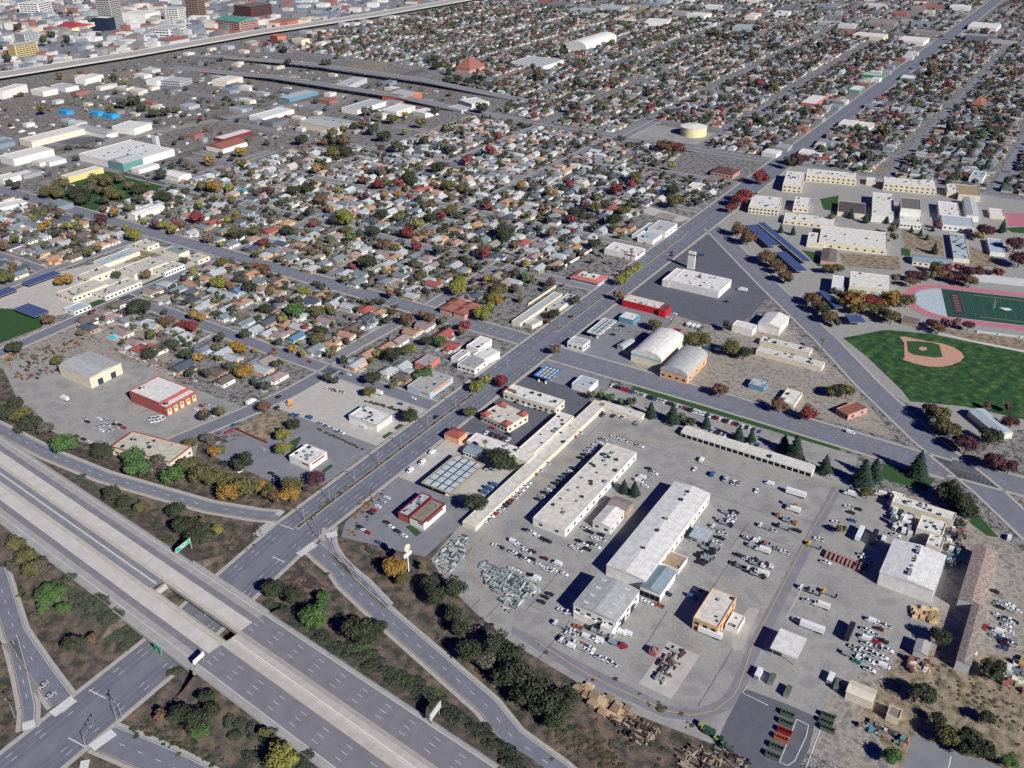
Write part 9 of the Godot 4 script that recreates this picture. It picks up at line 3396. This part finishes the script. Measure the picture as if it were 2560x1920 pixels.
const REGION := ["second block left of boulevard, second row below avenue","first block left of boulevard, first row below avenue","second block left of boulevard, first row below avenue","third block left of boulevard, second row below avenue","third block left of boulevard, first row below avenue","second block left of boulevard, first row above avenue","first block left of boulevard, first row above avenue","fifth block left of boulevard, second row below avenue","third block left of boulevard, first row above avenue","first block left of boulevard, second row above avenue","fifth block left of boulevard, first row below avenue","second block left of boulevard, second row above avenue","fourth block left of boulevard, first row above avenue","first block left of boulevard, third row above avenue","third block left of boulevard, second row above avenue","sixth block left of boulevard, first row below avenue","fifth block left of boulevard, first row above avenue","second block left of boulevard, third row above avenue","fourth block left of boulevard, second row above avenue","on the bank between freeway and right ramp","on the bank below the freeway, right of underpass","on the bank between freeway and exit ramp","around the motel and filling station","on the slope between right ramp and yard","on the high school campus","on the bank above the exit ramp","around the right-hand scrap yards","between the yard and the east road","inside the maintenance yard","around the annex right of school road","on the bank below the freeway, left of underpass","among the railway works at upper left","around the sports grounds","on the triangle between boulevard and school road","in the far streets right of boulevard","in the far streets left of boulevard","in the green park above the avenue","fourth block left of boulevard, second row below avenue","on the restaurant plots left of boulevard","along the far side of school road","fifth block left of boulevard, fourth row above avenue","fifth block left of boulevard, third row above avenue","third block left of boulevard, third row above avenue","fifth block left of boulevard, second row above avenue","fourth block left of boulevard, first row below avenue","fourth block left of boulevard, third row above avenue","first block left of boulevard, fourth row above avenue","second block left of boulevard, fourth row above avenue","second block left of boulevard, fifth row above avenue","in the roadside row above the yard","in the second row above the vehicle shed","in the shaded row left of the vented workshop","at the upper left of the vented workshop","in the row along the long left shed","in the row farther up the long left shed","among the gear beside the long left shed","in the open parking at lower left of yard","beside the red-fronted end of vented workshop","in the cluster left of long white warehouse","beside the yard conifers","at the top end of vented workshop","on the open yard above long white warehouse","in the truck line by the pale blue shelter","beside the white tool trailer","in the heavy truck rank beside inner road","in the rank at the inner road corner","in the crowd before the square workshop","between square workshop and peach office","beside the peach office","at the left end of cream box rank","in the crowded fleet park right of canopy","on the striped trailer stands","in the left skip row","in the right skip row","among the yard stores beside green skips","in the slanted row of rust-pink boxes","behind the broad white warehouse","in the factory court above slanted boxes","in the lot beside the rusty sheds","below the diner","along the outer edge of diner lot","in the row left of the diner","on the forecourt front","behind the forecourt canopy","in the row below the drive-in restaurant","at the top of drive-in car park","at the left of drive-in car park","near the drive-in restaurant","between motel and small restaurant","in the upper left yard corner","in the block of cars at left lot","beside the left lot trees","before the red block building","in the red building visitor row","alone on left lot","near the curving access street","on the lower side street","on the wide roads at right","waiting on the lower left ramp","around the crossroads shops","behind the barrel-roofed hall","beside the peach-walled warehouse","at the crossroads tyre lot","behind the palm motel","before the maroon-roofed market","before the corner school block","in the upper row beside rusty sheds","in the second row beside rusty sheds","in the lower row beside rusty sheds","in the upper truck bay row","in the middle truck bay row","in the lower truck bay row","in the dark line below the pale blue shelter","at the factory road verge","in the motel court","in the upper motel bays","among the parked plant before square workshop","at the kerb beside terracotta houses"]
const HOUSES_MORE := [-819,-346,6,-819,-361,2,-836,-362,2,-867,-347,6,-821,-378,4,-852,-360,0,-881,-347,3,-837,-377,2,-866,-362,0,-821,-393,1,-852,-375,0,-900,-346,0,-836,-393,6,-869,-377,1,-899,-363,0,-897,-378,2,-851,-408,6,-867,-407,3,-898,-391,1,-884,-407,1,-867,-422,0,-899,-407,6,-881,-422,6,-898,-423,4,-940,-460,8,-957,-460,0,-971,-459,4,-956,-475,1,-989,-459,1,-972,-476,4,-557,-745,6,-958,-491,2,-846,-654,0,-464,-896,8,-1004,-463,1,-902,-528,2,-578,-826,8,-987,-476,6,-883,-637,1,-693,-756,3,-537,-856,1,-399,-943,1,-640,-700,0,-742,-636,2,-972,-491,4,-462,-815,2,-481,-899,1,-822,-591,2,-526,-778,0,-1003,-477,1,-557,-759,0,-763,-724,1,-958,-507,1,-940,-519,0,-866,-661,4,-414,-947,1,-988,-489,1,-611,-729,4,-656,-701,0,-904,-545,2,-540,-776,4,-579,-849,1,-542,-872,1,-608,-834,6,-974,-508,0,-695,-781,1,-524,-793,2,-1002,-492,1,-625,-828,3,-508,-902,1,-625,-731,2,-673,-702,2,-492,-816,4,-883,-668,1,-408,-969,7,-787,-632,0,-646,-821,5,-527,-896,1,-430,-957,1,-406,-875,1,-656,-718,4,-943,-537,6,-819,-714,9,-716,-780,1,-866,-588,2,-510,-814,1,-974,-521,1,-643,-832,5,-544,-897,0,-470,-944,0,-554,-793,6,-628,-746,1,-958,-538,4,-585,-874,1,-524,-815,1,-790,-648,4,-882,-590,0,-406,-891,4,-865,-602,1,-433,-977,2,-642,-745,0,-712,-701,1,-821,-633,0,-973,-537,1,-596,-777,1,-672,-730,4,-751,-781,8,-657,-841,1,-492,-845,1,-626,-760,4,-955,-553,6,-899,-589,1,-819,-744,1,-498,-948,1,-767,-781,3,-650,-855,3,-865,-617,1,-506,-948,8,-554,-817,6,-473,-973,0,-464,-876,1,-510,-848,1,-584,-906,1,-540,-933,0,-900,-603,6,-850,-635,8,-675,-746,0,-609,-893,1,-406,-922,2,-436,-905,4,-866,-634,0,-554,-831,0,-758,-703,0,-641,-776,0,-724,-729,1,-672,-763,1,-898,-621,1,-772,-701,0,-595,-815,6,-711,-746,4,-643,-790,2,-740,-730,6,-557,-846,1,-789,-700,2,-508,-878,2,-610,-815,1,-673,-776,1,-897,-635,3,-725,-746,2,-659,-790,1,-524,-876,2,-710,-762,4,-628,-814,6,-786,-716,4,-743,-747,0,-465,-922,1,-495,-905,2,-899,-649,4,-674,-792,6,-820,-699,4,-359,-994,1,-728,-762,8,-438,-946,1,-479,-921,4,-558,-876,0,-837,-702,4,-774,-746,3,-496,-922,0,-755,-761,4,-597,-862,0,-674,-814,2,-851,-703,2,-788,-744,8,-836,-715,4,-610,-861,4,-868,-703,0,-525,-920,1,-626,-860,1,-853,-717,0,-881,-700,8,-557,-905,1,-421,-991,6,-673,-832,3,-786,-762,0,-740,-791,0,-837,-732,6,-613,-877,1,-480,-961,6,-711,-815,1,-436,-992,4,-596,-891,4,-899,-700,3,-389,-1025,2,-675,-846,6,-788,-775,1,-883,-718,1,-495,-963,2,-375,-1039,6,-866,-729,1,-819,-759,4,-526,-947,4,-642,-875,0,-899,-715,0,-852,-745,0,-510,-961,0,-741,-816,0,-625,-889,3,-438,-1008,4,-463,-994,1,-674,-860,1,-726,-832,1,-493,-979,1,-542,-949,6,-609,-906,0,-819,-774,0,-756,-814,1,-526,-962,2,-867,-746,6,-710,-846,4,-479,-993,2,-595,-920,0,-509,-976,0,-461,-1007,4,-642,-893,4,-897,-732,1,-625,-904,2,-557,-947,2,-850,-763,1,-741,-833,1,-674,-876,2,-541,-962,0,-836,-775,0,-726,-846,1,-773,-816,6,-609,-921,0,-477,-1006,1,-709,-860,0,-523,-979,2,-757,-831,0,-819,-792,0,-869,-762,0,-899,-745,0,-789,-816,3,-671,-892,1,-882,-759,0,-772,-830,6,-835,-791,0,-541,-979,3,-524,-992,0,-757,-844,8,-594,-948,1,-640,-919,1,-712,-875,8,-869,-777,2,-478,-1025,1,-851,-789,1,-556,-976,4,-742,-861,2,-508,-1009,2,-789,-832,0,-674,-907,4,-726,-874,1,-493,-1022,0,-541,-992,3,-773,-847,1,-658,-920,6,-610,-950,4,-865,-792,4,-757,-860,1,-526,-1007,1,-597,-964,0,-897,-775,0,-742,-875,3,-628,-948,0,-788,-847,6,-840,-814,1,-557,-993,3,-508,-1025,0,-883,-789,0,-492,-1037,1,-673,-923,2,-772,-861,6,-542,-1006,1,-725,-891,2,-824,-829,0,-611,-964,3,-755,-876,4,-594,-978,0,-642,-949,4,-897,-792,4,-789,-860,6,-840,-830,6,-725,-904,8,-773,-876,1,-873,-817,1,-709,-921,4,-525,-1038,0,-596,-993,0,-641,-965,0,-673,-948,0,-555,-1024,6,-887,-814,0,-627,-978,1,-609,-991,1,-742,-908,0,-842,-845,4,-725,-919,1,-540,-1037,8,-659,-962,0,-773,-891,0,-825,-860,1,-874,-830,0,-507,-1062,0,-757,-904,0,-595,-1007,3,-786,-890,4,-858,-846,2,-673,-964,1,-558,-1037,4,-522,-1060,8,-843,-860,8,-611,-1006,3,-888,-833,1,-505,-1076,6,-657,-980,0,-594,-1021,0,-826,-875,1,-755,-921,1,-873,-847,1,-711,-950,0,-786,-906,2,-537,-1063,1,-627,-1008,1,-521,-1076,0,-477,-1106,1,-840,-878,4,-612,-1023,1,-554,-1060,1,-825,-890,0,-874,-860,0,-594,-1039,1,-741,-947,2,-642,-1009,0,-537,-1077,4,-857,-875,1,-673,-991,1,-627,-1022,2,-788,-922,6,-725,-962,1,-523,-1091,4,-474,-1122,8,-610,-1037,2,-658,-1008,4,-888,-863,4,-552,-1077,1,-710,-978,2,-757,-948,1,-826,-907,1,-873,-878,6,-537,-1092,0,-741,-964,1,-626,-1039,8,-724,-977,0,-859,-892,0,-675,-1008,1,-474,-1137,2,-596,-1061,1,-756,-962,2,-712,-991,6,-555,-1092,2,-641,-1037,3,-825,-922,0,-874,-892,4,-536,-1106,8,-491,-1137,0,-787,-950,1,-742,-979,2,-674,-1022,1,-610,-1064,2,-888,-890,6,-658,-1037,1,-773,-965,0,-728,-993,2,-755,-977,1,-506,-1136,1,-710,-1007,2,-553,-1107,3,-743,-992,2,-672,-1039,0,-858,-922,0,-725,-1007,4,-871,-919,4,-710,-1022,4,-552,-1123,4,-741,-1007,0,-790,-977,1,-659,-1063,2,-612,-1092,0,-886,-920,3,-772,-992,1,-727,-1022,1,-641,-1078,4,-594,-1109,0,-709,-1039,2,-758,-1010,1,-675,-1063,3,-741,-1023,1,-789,-994,0,-773,-1008,8,-728,-1038,4,-640,-1094,1,-596,-1122,1,-755,-1023,8,-626,-1105,6,-674,-1078,4,-658,-1092,4,-609,-1123,4,-774,-1024,0,-597,-1138,4,-626,-1122,4,-674,-1093,1,-789,-1021,3,-656,-1107,1,-771,-1038,0,-640,-1121,0,-743,-1063,4,-625,-1138,0,-786,-1038,3,-656,-1121,8,-726,-1077,3,-640,-1136,4,-711,-1091,0,-674,-1121,0,-725,-1092,0,-656,-1138,6,-756,-1076,0,-709,-1106,4,-743,-1091,3,-673,-1137,1,-728,-1106,2,-758,-1093,4,-742,-1107,2,-790,-1078,1,-771,-1093,4,-726,-1122,1,-756,-1107,4,-742,-1123,4,-774,-1108,6,-756,-1124,4,-788,-1107,6,-742,-1139,0,-774,-1122,1,-759,-1137,4,-789,-1139,3]
const TREES_MORE := [-913,-1628,100,0,-710,-1958,100,0,-691,-2093,100,0,-678,-1249,100,0,-791,-1169,100,0,-919,-1055,99,8,-853,-988,93,0,-884,-940,91,1,-841,-919,89,6,-771,-937,87,0,-657,-984,86,4,-658,-935,83,4,-314,-1141,82,0,-240,-1217,84,0,-254,-1356,92,1,-519,-1966,100,0,-155,-1862,100,6,-1922,-1225,100,0,-1271,-919,100,0,-934,-693,79,0,-751,-439,59,3,-571,-722,67,2,-534,-672,64,4,-512,-673,63,0,-461,-395,47,0,-462,-354,45,1,-395,-554,53,4,-332,-490,47,2,-441,-957,75,4,-441,-772,66,6,-406,-663,59,7,-66,-767,50,5,-469,-346,42,1,-936,-552,65,8,-869,-526,62,2,-886,-475,60,1,-877,-457,59,6,-867,-578,64,3,-792,-492,58,1,-702,-485,55,6,-801,-576,62,5,-965,-657,71,1,-882,-618,67,0,-866,-597,65,1,-823,-700,69,2,-692,-691,64,0,-773,-577,61,2,-619,-507,53,6,-670,-511,55,2,-621,-523,54,0,-558,-510,51,5,-545,-517,51,0,-685,-811,70,1,-602,-728,63,1,-605,-655,60,7,-510,-634,56,0,-465,-690,57,4,-487,-570,52,6,-598,-450,50,3,-535,-447,48,0,-547,-433,47,0,-536,-399,46,3,-551,-399,46,0,-571,-405,47,0,-522,-381,44,0,-512,-386,44,0,-455,-458,46,1,-506,-402,45,0,-437,-551,50,6,-396,-594,51,2,-486,-832,65,6,-419,-668,55,0,-381,-666,54,5,-317,-673,52,6,-597,-407,47,1,-426,-322,38,7,-378,-264,34,1,-436,-182,32,0,-252,-291,31,1,-228,-517,41,0,-189,-517,40,7,-182,-516,40,0,-65,-454,33,1,-392,-179,30,7,-152,-969,60,1,-235,-832,56,1,-97,-863,54,1,-87,-892,55,4,-44,-906,54,4,-313,-558,46,6,-214,-668,48,0,-344,-645,51,0,-846,-1425,100,1,-757,-1979,100,0,-739,-1973,100,0,-498,-1557,99,4,-819,-1052,84,1,-885,-1009,84,6,-856,-914,79,0,-720,-842,71,6,-755,-978,79,0,-796,-811,72,3,-768,-1046,82,1,-1221,-1298,100,0,-275,-1810,100,6,-176,-1428,83,0,-111,-1392,79,0,-476,-1560,98,1,-1763,-1021,100,0,-1873,-1173,100,0,-1436,-1007,100,0,-1225,-899,89,0,-1278,-901,91,0,-1254,-864,88,1,-1345,-815,89,1,-932,-765,74,3,-926,-811,76,3,-888,-776,73,1,-862,-736,70,8,-856,-688,68,1,-78,-898,52,4,-58,-773,46,6,-571,-583,51,1,-578,-518,48,1,-675,-819,64,4,-566,-758,58,4,-552,-766,58,0,-607,-670,55,0,-456,-662,51,0,-579,-475,46,0,-512,-519,46,1,-479,-425,41,0,-416,-552,45,1,-393,-544,44,6,-551,-891,64,3,-505,-883,62,3,-512,-928,64,5,-454,-896,61,1,-445,-822,58,4,-332,-722,50,2,-332,-733,51,2,-331,-743,51,2,-249,-302,28,1,-244,-517,36,7,-257,-513,37,1,-4,-652,36,5,-7,-498,29,1,-148,-950,52,1,-75,-1000,52,3,-202,-789,46,0,-142,-723,42,0,-162,-784,45,0,-121,-843,47,6,-760,-1408,87,0,-847,-1126,77,0,-886,-990,73,0,-686,-1052,70,4,-719,-971,67,7,-706,-967,67,0,-790,-823,63,6,-233,-1720,86,4,-269,-2323,100,5,-1183,-905,77,0,-1192,-891,77,0,-949,-723,63,0,-849,-758,62,1,-892,-509,53,3,-902,-520,53,3,-860,-529,53,1,-823,-433,48,1,-725,-470,47,0,-1044,-578,59,0,-915,-600,57,0,-932,-646,59,6,-861,-691,59,1,-796,-676,57,1,-779,-720,58,5,-717,-764,59,2,-682,-710,55,3,-814,-645,56,2,-749,-628,54,2,-746,-635,54,1,-788,-591,53,4,-725,-577,51,6,-617,-640,51,7,-620,-624,50,6,-600,-616,49,1,-654,-577,49,1,-700,-526,48,0,-605,-480,44,1,-652,-791,58,3,-596,-780,56,6,-571,-786,56,1,-552,-660,50,1,-476,-694,49,5,-553,-824,57,0,-542,-575,46,1,-530,-483,42,2,-486,-449,40,3,-539,-421,40,1,-545,-400,39,0,-433,-431,38,0,-457,-529,42,0,-408,-501,40,2,-440,-458,39,0,-378,-467,38,7,-443,-973,60,1,-455,-867,56,5,-414,-814,53,0,-400,-640,45,6,-456,-725,50,6,-458,-850,55,0,-914,-542,51,0,-867,-508,48,0,-843,-537,49,6,-862,-668,54,0,-548,-551,42,0,-721,-810,57,4,-679,-767,54,5,-556,-600,44,4,-435,-645,43,3,-545,-811,52,4,-592,-811,53,1,-590,-451,40,3,-504,-483,39,4,-504,-453,38,0,-475,-449,37,2,-426,-431,35,0,-426,-480,37,2,-422,-469,36,1,-504,-924,56,4,-491,-810,51,1,-412,-743,46,1,-480,-910,54,0,-425,-695,45,3,-660,-325,34,3,-652,-381,35,1,-411,-361,29,0,-236,-516,31,7,-251,-517,31,7,-17,-649,31,5,-7,-485,25,1,-118,-1015,46,4,-53,-904,40,5,-218,-977,47,1,-436,-1056,54,2,-706,-1438,74,1,-930,-1395,78,6,-895,-1051,65,1,-894,-975,62,1,-872,-911,59,6,-790,-929,58,5,-865,-796,55,1,-714,-858,54,0,-1295,-1280,82,0,-546,-1868,86,0,-215,-1620,69,1,-137,-1475,63,0,-147,-1390,60,0,-130,-1204,53,1,-431,-1483,69,0,-509,-1661,78,0,-1863,-1217,92,0,-2084,-1251,99,0,-962,-861,59,1,-829,-705,51,1,-907,-477,43,5,-892,-583,46,6,-823,-558,44,2,-797,-505,42,1,-1066,-582,50,0,-949,-621,49,1,-920,-597,47,0,-791,-709,48,5,-791,-723,49,5,-760,-770,50,0,-744,-700,47,0,-762,-694,47,5,-776,-649,46,0,-754,-645,45,3,-781,-594,44,6,-670,-668,44,4,-614,-609,41,1,-627,-580,41,1,-640,-553,40,1,-626,-522,39,5,-715,-813,50,1,-663,-779,48,3,-623,-793,48,0,-577,-697,43,0,-556,-701,43,1,-444,-635,38,5,-408,-634,38,1,-478,-674,41,0,-545,-736,44,0,-527,-724,43,0,-518,-575,38,0,-509,-687,42,1,-538,-491,36,1,-494,-436,33,6,-524,-409,33,1,-536,-403,33,1,-507,-409,32,1,-475,-398,31,0,-407,-546,35,0,-385,-447,31,1,-378,-482,32,7,-442,-889,47,0,-399,-823,44,0,-465,-810,45,0,-462,-781,44,0,-504,-908,49,0,-387,-625,37,1,-382,-811,43,1,-416,-900,47,0,-638,-792,46,4,-555,-711,42,6,-831,-502,37,1,-730,-764,43,4,-705,-578,37,2,-742,-677,41,0,-637,-557,35,4,-529,-540,33,1,-479,-579,33,1,-491,-693,36,1,-442,-694,36,1,-424,-663,34,0,-536,-451,30,1,-534,-891,43,0,-392,-702,35,0,-400,-666,34,1,-381,-657,33,0,-394,-749,36,1,-610,-388,29,0,-351,-322,22,5,-415,-175,19,0,-409,-173,19,0,-345,-602,30,6,-899,-1494,67,0,-832,-1667,71,1,-876,-1088,54,3,-816,-1013,51,2,-748,-850,45,3,-1401,-1379,73,0,-1270,-1390,71,2,-249,-1576,57,1,-181,-1325,48,1,-302,-1975,70,0,-123,-1535,54,0,-1850,-1285,78,0,-1548,-1023,65,6,-1551,-986,64,6,-1187,-929,55,1,-968,-752,46,0,-946,-796,47,0,-949,-746,46,1,-939,-526,36,2,-823,-581,36,2,-788,-582,35,2,-928,-667,40,1,-822,-678,38,2,-743,-728,38,1,-666,-676,36,1,-643,-658,35,0,-617,-577,32,6,-652,-539,32,0,-603,-776,37,1,-526,-611,31,3,-430,-648,31,1,-415,-617,30,1,-539,-814,37,6,-547,-727,35,0,-554,-787,37,0,-527,-773,36,1,-534,-779,36,0,-429,-797,35,4,-836,-796,40,3,-891,-522,32,8,-963,-513,33,2,-1004,-564,35,1,-900,-553,33,0,-693,-677,32,0,-668,-766,34,5,-660,-816,35,6,-491,-669,29,5,-458,-645,28,0,-469,-724,30,7,-465,-597,27,0,-513,-435,24,3,-518,-918,36,0,-376,-738,29,6,-406,-937,34,1,-346,-773,29,1,-259,-1776,50,1,-183,-1738,48,1,-1422,-1019,50,2,-920,-733,36,0,-842,-560,27,2,-898,-559,27,0,-676,-625,26,3,-729,-676,27,0,-624,-665,26,3,-493,-463,20,2,-481,-434,19,2,-1473,-1014,38,3,-613,-578,19,0,-477,-684,20,2,-428,-504,18,7,-372,-675,18,6,-441,-758,20,0,-602,-555,18,2]
const TANK := [-480.4,-1234.2,18.1,11.6]
const TRACK := [-70,-826,15,40.5,31.5]
const GUIDE := [-362.3,-243.2,0.09]
const POLESIGN := [-254.3,-297.4,0.0]
const ARCHES := [-432.3,-391.3,1.5707963267948966]
const PYLON := [-292.2,-777.5]
const POOL := [-630.3,-393.8]


func _ready():
	rng.seed = 20240611
	set_view()
	make_textures()
	make_protos()
	setting()
	buildings()
	structures()
	houses()
	vehicles()
	trees()
	far_town()
